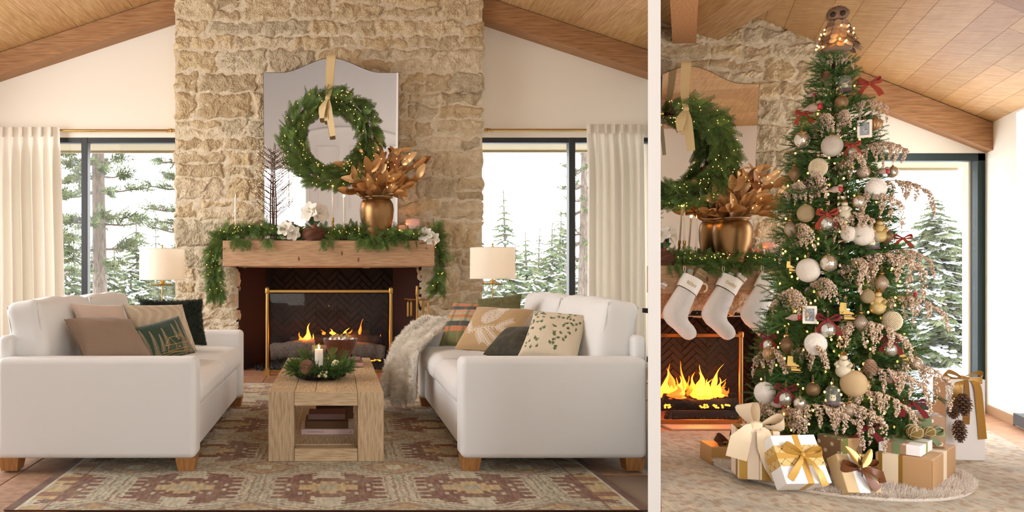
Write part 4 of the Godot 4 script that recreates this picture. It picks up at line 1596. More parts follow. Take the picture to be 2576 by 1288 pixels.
func pillows() -> void:
	# printed and embroidered fronts
	var im = canvas(512, 320, "#2b4232", 0.06)      # cabin among pines
	var th = Color("#b59a78")
	for q in [[40, 150, 110], [120, 60, 230], [178, 90, 190], [226, 130, 120], [262, 90, 130], [400, 40, 250], [452, 96, 210], [350, 70, 110], [486, 150, 130], [70, 200, 60]]:
		var n = int(q[2] / 9.0)
		stroke(im, Vector2(q[0], q[1]), Vector2(q[0], q[1] + q[2] * 1.12), 1.2, th)
		for k in n:
			var y: float = q[1] + k * 9.0
			var w = 3.0 + k * (1.1 if k < 14 else 0.9)
			for e in [-1.0, 1.0]:
				var c1 = Vector2(q[0] + e * w * 0.5, y + 7.0)
				stroke(im, Vector2(q[0], y), c1, 1.0, th)
				stroke(im, c1, Vector2(q[0] + e * w, y + 4.0 + w * 0.2), 1.7, th)
	for l in [[120, 108, 142, 84], [142, 84, 200, 84], [200, 84, 222, 108], [120, 108, 222, 108], [142, 84, 160, 108], [160, 108, 160, 128], [128, 108, 128, 130], [216, 108, 216, 128], [128, 130, 216, 128], [170, 84, 180, 96], [180, 96, 192, 84], [30, 140, 120, 132], [120, 132, 240, 146], [20, 150, 200, 152], [186, 76, 186, 84], [192, 76, 192, 84], [60, 146, 150, 138], [150, 138, 235, 154]]:
		stroke(im, Vector2(l[0], l[1]) * 2, Vector2(l[2], l[3]) * 2, 1.7, Color("#c0934e"))
	for k in 16:
		stroke(im, Vector2(264 + k * 10, 222), Vector2(264 + k * 10, 256), 1.0, th)
	dab(im, 344, 240, 6.0, Color("#d08a3c"))
	for k in 70:
		dab(im, rnd(5, 505), rnd(5, 120), 1.3, Color("#9fae9c"))
	var cabin = mk("cabin_embroidery", "#ffffff", 0.9, 0.0, {"tex": tex(im), "sheen": 0.4})
	im = canvas(256, 256, "#b8986c", 0.05)           # white bird on a branch
	var wt = Color("#ddd0c0")
	for k in 900:
		var a = rnd(0, TAU)
		var r = sqrt(rnd(0, 1))
		var q = Vector2(120, 90) + Vector2(cos(a) * 30 * r, sin(a) * 52 * r).rotated(0.35)
		dab(im, q.x, q.y, 1.6, wt if k % 4 else Color("#c3b09a"))
	for k in 260:
		var a = rnd(0, TAU)
		var r = sqrt(rnd(0, 1))
		var q = Vector2(142, 42) + Vector2(cos(a) * 22 * r, sin(a) * 20 * r)
		dab(im, q.x, q.y, 1.6, wt)
	stroke(im, Vector2(162, 44), Vector2(172, 48), 2.0, Color("#8a7454"))
	dab(im, 150, 38, 2.0, Color("#6b573c"))
	for br in [[40, 175, 150, 150], [150, 150, 200, 110], [90, 165, 120, 225], [60, 170, 30, 130], [150, 150, 215, 160], [120, 160, 180, 215], [100, 165, 150, 235]]:
		var a = Vector2(br[0], br[1])
		var e = Vector2(br[2], br[3])
		stroke(im, a, e, 1.6, wt)
		for k in 9:
			var q = a.lerp(e, (k + 1) / 9.0)
			var d = (e - a).normalized()
			for s in [-0.9, 0.9]:
				stroke(im, q, q + d.rotated(s) * 14.0, 1.5, wt)
	var bird = mk("bird_embroidery", "#ffffff", 0.9, 0.0, {"tex": tex(im), "sheen": 0.4})
	im = canvas(256, 256, "#d5c6ab", 0.05)           # scattered green leaves on cream
	for k in 75:
		var q = Vector2(rnd(20, 250), rnd(10, 215))
		if q.x > 200 and q.y > 120:
			continue
		var d = Vector2.from_angle(rnd(0, TAU))
		for e in 5:
			stroke(im, q, q + d.rotated(e * 0.55 - 1.1) * rnd(5, 11), rnd(1.2, 2.2), Color("#4c5a37").lerp(Color("#7d8660"), rnd(0, 0.7)))
	var leafy = mk("leaf_print", "#ffffff", 0.95, 0.0, {"tex": tex(im), "sheen": 0.2})
	im = Image.create(192, 192, false, Image.FORMAT_RGB8)     # woven plaid
	for j in 192:
		for i in 192:
			var c = Color("#6d6d42")
			var t = j / 192.0
			for b in [[0.13, 0.22, "#b3724a"], [0.22, 0.30, "#4a4a48"], [0.30, 0.36, "#b78a6a"], [0.36, 0.41, "#a49a7a"], [0.41, 0.46, "#b3724a"], [0.46, 0.52, "#a49a7a"], [0.52, 0.6, "#444743"], [0.6, 0.7, "#b3724a"]]:
				if t >= b[0] and t < b[1]:
					c = Color(b[2])
			var u = fposmod(i / 192.0 * 3.0, 1.0)
			if u > 0.46 and u < 0.54:
				c = c.lerp(Color("#b3724a"), 0.45)
			elif u > 0.7 and u < 0.9:
				c = c.lerp(Color("#3f4a34"), 0.35)
			var k = 1.0 + (0.1 if (i + j) % 3 else -0.1) + rng.randf_range(-0.08, 0.08)
			im.set_pixel(i, j, Color(c.r * k, c.g * k, c.b * k))
	var plaid = mk("plaid_wool", "#ffffff", 0.95, 0.0, {"tex": tex(im), "sheen": 0.3})
	im = Image.create(192, 192, false, Image.FORMAT_RGB8)     # knitted stitches
	for j in 192:
		for i in 192:
			var v = absf(fposmod(i / 8.0, 1.0) - 0.5) * 2.0
			var s = fposmod((j + v * 5.0) / 6.0, 1.0)
			var cable = 1.0 - 0.12 * absf(sin(i / 192.0 * PI * 7.0 + sin(j / 12.0) * 0.9))
			var k = (0.75 + 0.25 * sin(s * PI)) * cable
			im.set_pixel(i, j, Color(0.86 * k + 0.06, 0.79 * k + 0.05, 0.68 * k + 0.04))
	var knit = mk("cable_knit", "#ffffff", 0.98, 0.0, {"tex": tex(im), "sheen": 0.3})
	knit.heightmap_enabled = true
	knit.heightmap_texture = tex(im)
	knit.heightmap_scale = 1.2
	var lin_ = {"ramp": ["#7d6858", "#937c69", "#a58f7c"], "freq": 0.12, "scale": Vector3(5, 5, 5), "sheen": 0.3, "bump": [0.3, 0.08]}
	var taupe = mk("taupe_linen", "#ffffff", 0.95, 0.0, lin_)
	var blush = mk("blush_linen", "#cdb9aa", 0.95, 0.0, {"sheen": 0.3, "bump": [0.3, 0.08], "scale": Vector3(5, 5, 5)})
	var fur = mk("dark_green_fur", "#ffffff", 0.98, 0.0, {"ramp": ["#10170f", "#1c281a", "#2c3a27"], "freq": 0.05, "scale": Vector3(3, 3, 3), "sheen": 0.6})
	var olive = mk("olive_velvet", "#ffffff", 0.9, 0.0, {"ramp": ["#29261a", "#3a3626", "#4d4832"], "freq": 0.02, "scale": Vector3(3, 3, 3), "sheen": 0.15})
	var moss = mk("moss_velvet", "#ffffff", 0.9, 0.0, {"ramp": ["#4a4625", "#5e5a32", "#6f6a3e"], "freq": 0.03, "scale": Vector3(3, 3, 3), "sheen": 0.2})
	throw_pillow("taupe linen pillow in front, over the white sofa's near arm", W(275, 856, 4.62), Vector3(0.28, -0.02, -0.32), Vector3(-0.22, 0.26, -0.19), 0.45, 0.36, 0.19, taupe, 1)
	throw_pillow("blush pillow corner peeking from behind the taupe linen pillow", W(262, 822, 4.82), Vector3(0.28, -0.03, -0.3), Vector3(-0.16, 0.3, -0.15), 0.36, 0.34, 0.12, blush, 2)
	throw_pillow("dark green pillow embroidered with a cabin among pines", W(400, 860, 4.86), Vector3(0.293, 0.07, -0.36), Vector3(-0.133, 0.255, -0.05), 0.46, 0.27, 0.14, cabin, 3)
	throw_pillow("cream cable-knit pillow behind the green embroidered pillow", W(404, 826, 5.12), Vector3(0.28, -0.01, -0.3), Vector3(-0.16, 0.3, -0.08), 0.47, 0.36, 0.15, knit, 4)
	var fp = throw_pillow("dark green fur pillow against the far sofa arm", W(436, 812, 5.6), Vector3(0.42, 0.0, -0.2), Vector3(-0.15, 0.32, -0.06), 0.47, 0.36, 0.17, fur, 5)
	tuft_cover(fp, 0.47, 0.36, 0.17, 5200, 0.013, mk("green_fur_hair", "#1c2819", 0.9, 0.0, {"vc": true}))
	throw_pillow("plaid wool pillow with rust stripes next to the fluffy throw", W(1172, 815, 5.85), Vector3(0.28, 0.0, 0.28), Vector3(0.13, 0.32, -0.13), 0.36, 0.4, 0.15, plaid, 6)
	throw_pillow("mossy olive pillow showing one corner behind the bird pillow", W(1255, 792, 5.65), Vector3(0.34, 0.05, 0.2), Vector3(0.1, 0.3, -0.1), 0.34, 0.3, 0.11, moss, 7)
	throw_pillow("tan pillow embroidered with a white bird on a branch", W(1243, 829, 5.2), Vector3(0.33, -0.01, 0.26), Vector3(0.21, 0.29, -0.26), 0.43, 0.42, 0.15, bird, 8)
	throw_pillow("dark olive velvet pillow wedged behind the leafy cream pillow", W(1302, 860, 4.9), Vector3(0.24, 0.02, 0.3), Vector3(0.26, 0.2, -0.2), 0.36, 0.3, 0.14, olive, 9)
	throw_pillow("cream pillow printed with scattered dark green leaves", W(1394, 846, 4.62), Vector3(0.3, -0.02, 0.2), Vector3(0.14, 0.27, -0.21), 0.35, 0.36, 0.16, leafy, 10)

func tuft_cover(parent: Node3D, w: float, h: float, t: float, n: int, len: float, mat: Material) -> void:
	var b = MB.new()
	for k in 5:
		var a = Vector2.from_angle(k * 1.3) * 0.16
		b.tri(b.p(Vector3(a.x - 0.06, 0, a.y)), b.p(Vector3(a.x * 3.2, 1, a.y * 3.2 + 0.3)), b.p(Vector3(a.x + 0.06, 0, a.y)))
	var at = []
	var cols = []
	for k in n:
		var u = rnd(-1, 1)
		var v = rnd(-1, 1)
		var sg = 1.0 if k % 3 else -1.0
		var e = pow(maxf(0.0, (1 - u * u) * (1 - v * v)), 0.42)
		var q = Vector3(w * 0.5 * u * (1 - 0.075 * (1 - v * v)), h * 0.5 * v * (1 - 0.075 * (1 - u * u)), sg * (t * 0.5 * e + 0.002))
		var nn = Vector3(u * 0.9, v * 0.9 - 0.25, sg * (0.4 + e)).normalized()
		at.append(Transform3D(frame(nn, rnd(0, TAU)).scaled_local(Vector3(len, len * rnd(0.8, 1.4), len)), q))
		var g = rnd(0.6, 1.4)
		cols.append(Color(g, g, g))
	many("fur", b.mesh(false), mat, at, cols, parent)

func lamp(at: Vector3, label: String, called: String) -> void:
	var t = thing("side_table", "small round side table hidden behind the sofa under the " + ("lamp by the trunk window" if at.x < 0 else "lamp by the fire tools"), "table", Vector3(at.x, 0, at.z))
	var wd = wood("side_table_oak", ["#7a5a3a", "#94714c", "#a98460"], 1, 0.6, 3.0, 0.4, 6)
	obj("top", MB.new().lathe([[0.0, at.y - 0.03], [0.24, at.y - 0.03], [0.24, at.y - 0.03], [0.24, at.y - 0.001], [0.24, at.y - 0.001], [0.0, at.y - 0.001]], 32), wd, t)
	obj("pedestal", MB.new().lathe([[0.16, 0.0], [0.16, 0.02], [0.05, 0.05], [0.04, at.y - 0.03]], 20), wd, t)
	var o = thing(called, label, "lamp", at, 0.0, "matching glass lamps either side of the fireplace")
	var brass = mk("brass", "#b08d4c", 0.3, 1.0)
	obj("base", MB.new().lathe([[0.0, 0.0], [0.1, 0.0], [0.1, 0.018], [0.09, 0.024], [0.0, 0.024]], 32), brass, o)
	obj("glass_body", MB.new().lathe([[0.088, 0.024], [0.088, 0.56], [0.085, 0.56], [0.085, 0.026]], 36), mk("clear_glass", "#ffffff", 0.03, 0.0, {"pane": 0.01}), o)
	obj("cap", MB.new().lathe([[0.0, 0.56], [0.094, 0.56], [0.094, 0.572], [0.0, 0.574]], 36), brass, o)
	obj("rod", MB.new().tube([Vector3(0, 0.02, 0), Vector3(0, 0.9, 0)], 0.006, 10), brass, o)
	obj("collar", MB.new().lathe([[0.012, 0.57], [0.02, 0.575], [0.02, 0.6], [0.01, 0.605]], 14), brass, o)
	obj("shade", MB.new().lathe([[0.2, 0.61], [0.199, 0.75], [0.198, 0.888], [0.1955, 0.888], [0.1965, 0.75], [0.1975, 0.61]], 48), mk("lamp_shade_linen", "#fbf7ee", 0.9, 0.0, {"back": "#f7efe2", "bump": [0.3, 0.03], "scale": Vector3(4, 4, 4)}), o)
	for y in [0.612, 0.886]:
		var ring = []
		for k in 33:
			ring.append(Vector3(cos(TAU * k / 32), 0, sin(TAU * k / 32)) * 0.199 + Vector3(0, y, 0))
		obj("rim", MB.new().tube(ring, 0.003, 5, false), mk("lamp_shade_linen", "#f6efe0", 0.9), o)
	obj("finial", MB.new().lathe([[0.008, 0.88], [0.012, 0.9], [0.006, 0.908], [0.013, 0.918], [0.0, 0.93]], 14), brass, o)
	obj("bulb", MB.new().ball(Vector3(0, 0.72, 0.0), Vector3(0.03, 0.04, 0.03), 14, 10), mk("lamp_bulb_glow", "#fff0d0", 0.4, 0.0, {"glow": 6.0, "glowc": "#ffdca8"}), o)
	glow_lamp("lamp_light", Vector3(0, 0.72, 0), 0.22, "#fff0dc", 0.03, o)

func throw_blanket() -> void:
	var L = curve([W(1075, 806, 6.42), W(1040, 828, 6.44), W(1008, 868, 6.36), W(985, 930, 6.22), W(974, 1003, 6.1)], 26)
	var R = curve([W(1146, 806, 6.12), W(1118, 828, 5.98), W(1086, 856, 5.8), W(1058, 894, 5.66), W(1054, 1008, 5.62)], 26)
	var o = thing("throw_blanket", "cream fluffy throw draped over the arm and front of the white sofa", "blanket", L[0])
	var rows = []
	var back = []
	var nz = FastNoiseLite.new()
	nz.frequency = 4.0
	var spots = []
	var cols = []
	for i in L.size():
		var t = float(i) / (L.size() - 1)
		var row = PackedVector3Array()
		var br = PackedVector3Array()
		for j in 25:
			var s = j / 24.0
			var q: Vector3 = L[i].lerp(R[i], s) - L[0]
			var fold = sin(s * 13.0 + t * 1.5) * 0.035 * (0.4 + t) + sin(s * 6.0 + 1.0) * 0.03
			var n = Vector3(-0.75, 0.35 * (1.0 - t), 0.6).normalized()
			q += n * (fold + 0.05 * sin(PI * s) + nz.get_noise_2d(i * 0.2, j * 0.2) * 0.012) + Vector3(0, 0.02 * sin(s * 9.0) * t, 0)
			row.append(q)
			br.append(q - n * 0.035)
			for k in 4:
				var jit = Vector3(rnd(-1, 1), rnd(-1, 1), rnd(-1, 1)) * 0.016
				var l = rnd(0.02, 0.032)
				spots.append(Transform3D(frame((n + Vector3(rnd(-1, 1), rnd(-1.2, 0.6), rnd(-1, 1)) * 0.8).normalized(), rnd(0, TAU)).scaled_local(Vector3(l, l, l)), q + jit - n * 0.002))
				var g = rnd(0.85, 1.1)
				cols.append(Color(g, g, g))
		rows.append(row)
		var rv = []
		back.append(br)
	for i in back.size():
		back[i].reverse()
	var wool = mk("fluffy_wool", "#fbf5e9", 0.98, 0.0, {"sheen": 0.4, "bump": [0.12, 1.2], "scale": Vector3(4, 4, 4)})
	var b = MB.new().grid(rows)
	b.grid(back)
	for i in rows.size() - 1:
		for e in [0, 24]:
			b.face([rows[i][e], rows[i + 1][e], back[i + 1][24 - e], back[i][24 - e]], rows[i][e] - rows[i][12])
	obj("cloth", b, wool, o)
	var curl = MB.new()
	for k in 6:
		var a = k * 1.05
		var d = Vector3(cos(a), 0, sin(a)) * 0.3
		curl.tri(curl.p(d - Vector3(0.13, 0, 0)), curl.p(d * 2.4 + Vector3(0.15, 0.9, 0.1)), curl.p(d + Vector3(0.13, 0, 0)))
		curl.tri(curl.p(d - Vector3(0, 0, 0.13)), curl.p(d * 2.0 + Vector3(-0.2, 0.8, 0.2)), curl.p(d + Vector3(0, 0, 0.13)))
	many("fleece_curls", curl.mesh(false), mk("fleece", "#fffaf0", 0.98, 0.0, {"vc": true, "back": "#6a665e"}), spots, cols, o)

func curtains() -> void:
	var lin_ = mk("curtain_linen", "#e5ddd0", 0.95, 0.0, {"back": "#6e6a62", "bump": [0.3, 0.03], "scale": Vector3(5, 5, 5)})
	for q in [[-4.12, -3.225, -3.16, 2.815, "cream pleated curtain beside the window with the big pine trunk", 8, 0.0], [2.915, 3.585, 2.905, 2.85, "cream pleated curtain by the white partition wall", 7, 0.6]]:
		var o = thing("curtain", q[4], "curtain", Vector3(q[0], 0.0, -8.8))
		var rows = []
		var w: float = q[1] - q[0]
		var lo = 0.012
		var grow = 0.07 if q[6] == 0.0 else 0.0
		for i in 30:
			var t = i / 29.0
			var y = lerpf(lo, q[3], t)
			var row = PackedVector3Array()
			for j in 15 * int(q[5]) + 1:
				var s = j / (15.0 * q[5])
				var ph = s * TAU * q[5] + q[6] + 0.5 * sin(s * 5.0 + (1 - t) * 1.3)
				var amp = lerpf(0.075, 0.035, smoothstep(0.75, 1.0, t)) * (1.0 + 0.35 * sin(s * 11.0 + 2.0))
				if t > 0.93:
					amp *= 0.65
				row.append(Vector3(s * (w + grow * (1 - t)) + cos(ph) * 0.012 * (1 - t), y, sin(ph) * amp + 0.012 * sin(ph * 2.0 + t * 4.0) * (1 - t)))
			rows.append(row)
		obj("cloth", MB.new().grid(rows), lin_, o)
		for k in int(q[5]):      # stitched pleats of the heading
			obj("pleat", MB.new().soft(Vector3(w * (k + 0.25) / q[5], q[3] - 0.06, 0.03), Vector3(0.022, 0.115, 0.05), 0.009, 2), lin_, o)
	var brass = mk("aged_brass", "#a98549", 0.35, 1.0)
	for q in [[-4.15, (420.0 - VX) * 8.8 / F, 2.79, "slim brass curtain rod above the window with the big trunk", 1.0], [3.57, (1238.0 - VX) * 8.8 / F, 2.795, "slim brass curtain rod above the window behind the fire tools' lamp", -1.0]]:
		var o = thing("curtain_rod", q[3], "curtain rod", Vector3(q[0], q[2], -8.875))
		var l: float = q[1] - q[0]
		obj("pole", MB.new().tube([Vector3.ZERO, Vector3(l, 0, 0)], 0.014, 12), brass, o)
		var f = MB.new().at(Transform3D(Basis(Vector3(0, 0, 1), -PI / 2 * q[4]), Vector3(l, 0, 0)))
		f.lathe([[0.014, 0.0], [0.02, 0.004], [0.02, 0.012], [0.013, 0.016], [0.02, 0.024], [0.026, 0.036], [0.02, 0.048], [0.011, 0.054], [0.02, 0.062], [0.017, 0.072], [0.0, 0.074]], 16)
		obj("finial", f, brass, o)
		for x in [0.04, l - q[4] * 0.03]:
			obj("bracket", MB.new().tube([Vector3(x, 0, 0), Vector3(x, 0.0, -0.08)], 0.009, 8), brass, o)

func fire_screen(at: Vector3, w: float, h: float, turn: float, label: String) -> void:
	var o = thing("fire_screen", label, "fire screen", at, turn)
	var brass = mk("aged_brass", "#a98549", 0.35, 1.0)
	for s in [-1.0, 1.0]:
		obj("post", MB.new().tube([Vector3(s * w / 2, 0.04, 0), Vector3(s * w / 2, h, 0)], 0.019, 14), brass, o)
		obj("post_cap", MB.new().at(Transform3D(Basis.IDENTITY, Vector3(s * w / 2, h - 0.06, 0))).lathe([[0.02, 0.0], [0.026, 0.004], [0.026, 0.05], [0.02, 0.066], [0.0, 0.074]], 16), brass, o)
		var ft = MB.new()
		hexa(ft, [Vector3(s * w / 2 - 0.034, 0, 0.05), Vector3(s * w / 2 + 0.034, 0, 0.05), Vector3(s * w / 2 + 0.034, 0, -0.05), Vector3(s * w / 2 - 0.034, 0, -0.05), Vector3(s * w / 2 - 0.022, 0.075, 0.024), Vector3(s * w / 2 + 0.022, 0.075, 0.024), Vector3(s * w / 2 + 0.022, 0.075, -0.024), Vector3(s * w / 2 - 0.022, 0.075, -0.024)])
		obj("foot", ft, brass, o, false)
	obj("top_rail", MB.new().box(Vector3(0, h - 0.035, 0), Vector3(w - 0.03, 0.03, 0.02), 0.003), brass, o, false)
	obj("bottom_rail", MB.new().box(Vector3(0, 0.045, 0), Vector3(w - 0.03, 0.03, 0.02), 0.003), brass, o, false)
	obj("glass", MB.new().box(Vector3(0, h / 2, 0), Vector3(w - 0.06, h - 0.12, 0.006), 0.0), mk("window_glass", "#ffffff", 0.02, 0.0, {"pane": 0.004}), o, false)

func fire_tools() -> void:
	var c = W(1049, 0, 8.3)
	var o = thing("fire_tool_set", "brass stand of fireplace tools beside the fire screen", "fire tools", Vector3(c.x, 0, c.z))
	var brass = mk("aged_brass", "#a98549", 0.35, 1.0)
	var iron = mk("black_iron", "#1c1b1a", 0.5, 0.6)
	obj("base", MB.new().lathe([[0.0, 0.0], [0.12, 0.0], [0.12, 0.015], [0.03, 0.03], [0.0, 0.03]], 24), brass, o)
	obj("pole", MB.new().tube([Vector3(0, 0.02, 0), Vector3(0, 0.9, 0)], 0.014, 12), brass, o)
	obj("finial", MB.new().lathe([[0.014, 0.86], [0.02, 0.87], [0.02, 0.93], [0.013, 0.95], [0.018, 0.96], [0.012, 0.975], [0.0, 0.98]], 14), brass, o)
	obj("cross_arm", MB.new().tube([Vector3(-0.14, 0.83, 0.03), Vector3(0, 0.82, 0), Vector3(0.125, 0.82, 0.03)], 0.007, 8), brass, o)
	obj("cross_arm", MB.new().tube([Vector3(-0.08, 0.815, -0.06), Vector3(0, 0.82, 0), Vector3(0.09, 0.815, -0.06)], 0.007, 8), brass, o)
	for q in [[-0.104, 0.04, "hearth brush hung on the brass tool stand nearest the fire screen"], [-0.058, -0.05, "poker hung on the brass stand between brush and pole"], [0.076, -0.05, "tongs hung on the brass stand next to the pole"], [0.118, 0.04, "shovel hung on the brass stand nearest the sofa throw"]]:
		var t = thing("fire_tool", q[2], "fire tool", o.position + Vector3(q[0], 0, q[1]), 0.0, "tools on the brass stand")
		obj("handle", MB.new().tube([Vector3(0, 0.795, 0), Vector3(0, 0.78, 0), Vector3(0, 0.64, 0)], [0.008, 0.012, 0.011], 12), brass, t)
		obj("hook", MB.new().tube([Vector3(0, 0.79, 0), Vector3(0, 0.82, 0.004), Vector3(0, 0.828, 0.012)], 0.003, 6), brass, t)
		obj("shaft", MB.new().tube([Vector3(0, 0.65, 0), Vector3(0, 0.2, 0)], 0.006, 8), iron, t)
		obj("head", MB.new().soft(Vector3(0, 0.14, 0), Vector3(0.06, 0.14, 0.025), 0.01, 2), iron, t)

func log_mesh(b: MB, a: Vector3, e: Vector3, r: float, sd: int) -> void:
	var nz = FastNoiseLite.new()
	nz.seed = sd
	nz.frequency = 1.2
	var path = []
	var n = 14
	var d = (e - a).normalized()
	var bs = frame(d)
	var rows = []
	for i in n + 1:
		var t = float(i) / n
		var row = PackedVector3Array()
		var c = a.lerp(e, t) + bs.x * nz.get_noise_1d(t * 3.0) * r * 0.5
		for s in 14:
			var an = TAU * s / 14
			var rr = r * (1.0 + 0.28 * nz.get_noise_3d(cos(an) * 1.2, sin(an) * 1.2, t * 2.0) + 0.06 * sin(an * 7.0))
			if i == 0 or i == n:
				rr *= 0.9
			row.append(c + (bs.x * cos(an) - bs.z * sin(an)) * rr)
		rows.append(row)
	b.grid(rows, true)
	for k in [0, n]:
		var ring = []
		for q in rows[k]:
			ring.append(q)
		b.face(ring, (a - e) if k == 0 else (e - a))

func fire_left() -> void:
	var bark = mk("charred_bark", "#ffffff", 0.95, 0.0, {"ramp": ["#3a322b", "#6b6056", "#9b9082"], "freq": 0.05, "scale": Vector3(5, 5, 5), "bump": [0.06, 1.5]})
	var char_ = mk("char", "#ffffff", 0.95, 0.0, {"ramp": ["#0b0908", "#1c1612", "#38271d"], "freq": 0.05, "scale": Vector3(5, 5, 5), "bump": [0.06, 1.5]})
	for q in [[680, 885, 8.72, 792, 872, 8.78, 0.095, bark, "thick grey log at the front of the fire beside the candle"], [888, 878, 8.74, 968, 888, 8.7, 0.09, bark, "thick grey log at the front of the fire beside the wooden bowl"], [765, 868, 8.95, 930, 838, 8.98, 0.06, char_, "charred log lying across the back of the sitting room fire"], [860, 850, 8.9, 960, 858, 8.85, 0.055, char_, "charred log propped over the front log of the fire"], [730, 858, 9.0, 850, 850, 9.05, 0.055, char_, "charred log behind the tallest flame of the fire"], [905, 868, 8.84, 925, 845, 9.0, 0.045, char_, "short charred log standing across the others"]]:
		var a = W(q[0], q[1], q[2])
		var e = W(q[3], q[4], q[5])
		var o = thing("fire_log", q[8], "log", a, 0.0, "logs in the sitting room fire")
		var b = MB.new()
		log_mesh(b, Vector3.ZERO, e - a, q[6], int(q[0]))
		obj("bark", b, q[7], o)
	var gr = thing("log_grate", "black iron grate under the sitting room fire logs", "grate", Vector3(-0.07, 0, -8.85))
	var iron = mk("black_iron", "#1c1b1a", 0.5, 0.6)
	for k in 7:
		obj("bar", MB.new().tube([Vector3(-0.6 + k * 0.2, 0.14, 0.22), Vector3(-0.6 + k * 0.2, 0.1, 0.18), Vector3(-0.6 + k * 0.2, 0.1, -0.2)], 0.012, 6), iron, gr)
	for s in [-1.0, 1.0]:
		obj("leg", MB.new().tube([Vector3(s * 0.5, 0.1, 0.15), Vector3(s * 0.5, 0.0, 0.17)], 0.012, 6), iron, gr)
		obj("leg", MB.new().tube([Vector3(s * 0.5, 0.1, -0.15), Vector3(s * 0.5, 0.0, -0.17)], 0.012, 6), iron, gr)
	gravel(Vector3(-0.08, 0, -8.86), 0.86, 0.24, 0.0, "black lava rock covering the sitting room fireplace floor", 900)
	var f = thing("fire_flames", "small flames rising from the sitting room logs", "flames", W(770, 860, 8.88))
	var hot = mk("fire_flame_glow", "#ffb347", 0.6, 0.0, {"glow": 3.2, "glowc": "#ff9a2e"})
	var mild = mk("fire_flame_orange", "#ff8a2a", 0.6, 0.0, {"glow": 2.0, "glowc": "#f06a1c"})
	for q in [[772, 864, 8.86, 0.24, 0.085, 0.1, 0], [760, 868, 8.87, 0.15, 0.09, -0.3, 1], [783, 870, 8.85, 0.14, 0.06, 0.2, 0], [815, 842, 8.92, 0.06, 0.05, -0.6, 1], [838, 842, 8.92, 0.07, 0.07, -0.4, 0], [868, 850, 8.9, 0.12, 0.08, 0.4, 0], [876, 848, 8.9, 0.09, 0.06, 0.6, 1], [904, 848, 8.92, 0.22, 0.035, 0.2, 1], [922, 866, 8.86, 0.06, 0.05, 0.5, 0], [936, 868, 8.86, 0.05, 0.08, 0.3, 0], [952, 862, 8.85, 0.1, 0.05, 0.3, 1]]:
		var b = MB.new()
		flame(b, W(q[0], q[1], q[2]) - f.position, q[3], q[4], q[5], q[0])
		obj("flame", b, mild if q[6] else hot, f)
	var em = MB.new()
	for k in 26:
		em.ball(W(rnd(925, 960), rnd(898, 908), 8.72) - f.position, Vector3(0.012, 0.008, 0.012), 5, 3)
	var eo = obj("embers", em, hot, f)
	eo.set_meta("kind", "stuff")
	glow_lamp("fire_light", W(775, 850, 8.8), 0.4, "#ff8a3c", 0.1)
	glow_lamp("fire_light_side", W(880, 850, 8.8), 0.4, "#ff8a3c", 0.1)

func gravel(c: Vector3, hx: float, hz: float, sh: float, label: String, n: int) -> void:
	var o = thing("lava_rock", label, "lava rock", c)
	var m = MB.new()
	m.ball(Vector3.ZERO, Vector3(1, 0.75, 0.9), 6, 4)
	var at = []
	var cols = []
	for k in n:
		var r = rnd(0.012, 0.022)
		var z = rnd(-hz, hz)
		at.append(Transform3D(Basis.from_euler(Vector3(rnd(0, 6), rnd(0, 6), rnd(0, 6))).scaled(Vector3(r, r, r)), Vector3(rnd(-hx, hx) - sh * z, rnd(0.008, 0.035), z)))
		var g = rnd(0.5, 1.6)
		cols.append(Color(g, g, g))
	many("stones", m.mesh(), mk("lava", "#211f1e", 0.85, 0.0, {"vc": true}), at, cols, o)
	o.set_meta("kind", "stuff")

# ---------------------------------------------------------------- mantels and what stands on them
func mantel_left() -> void:
	mantel_set(Vector3(-0.054, 1.469, -8.53), 0.0, -9.0, false)

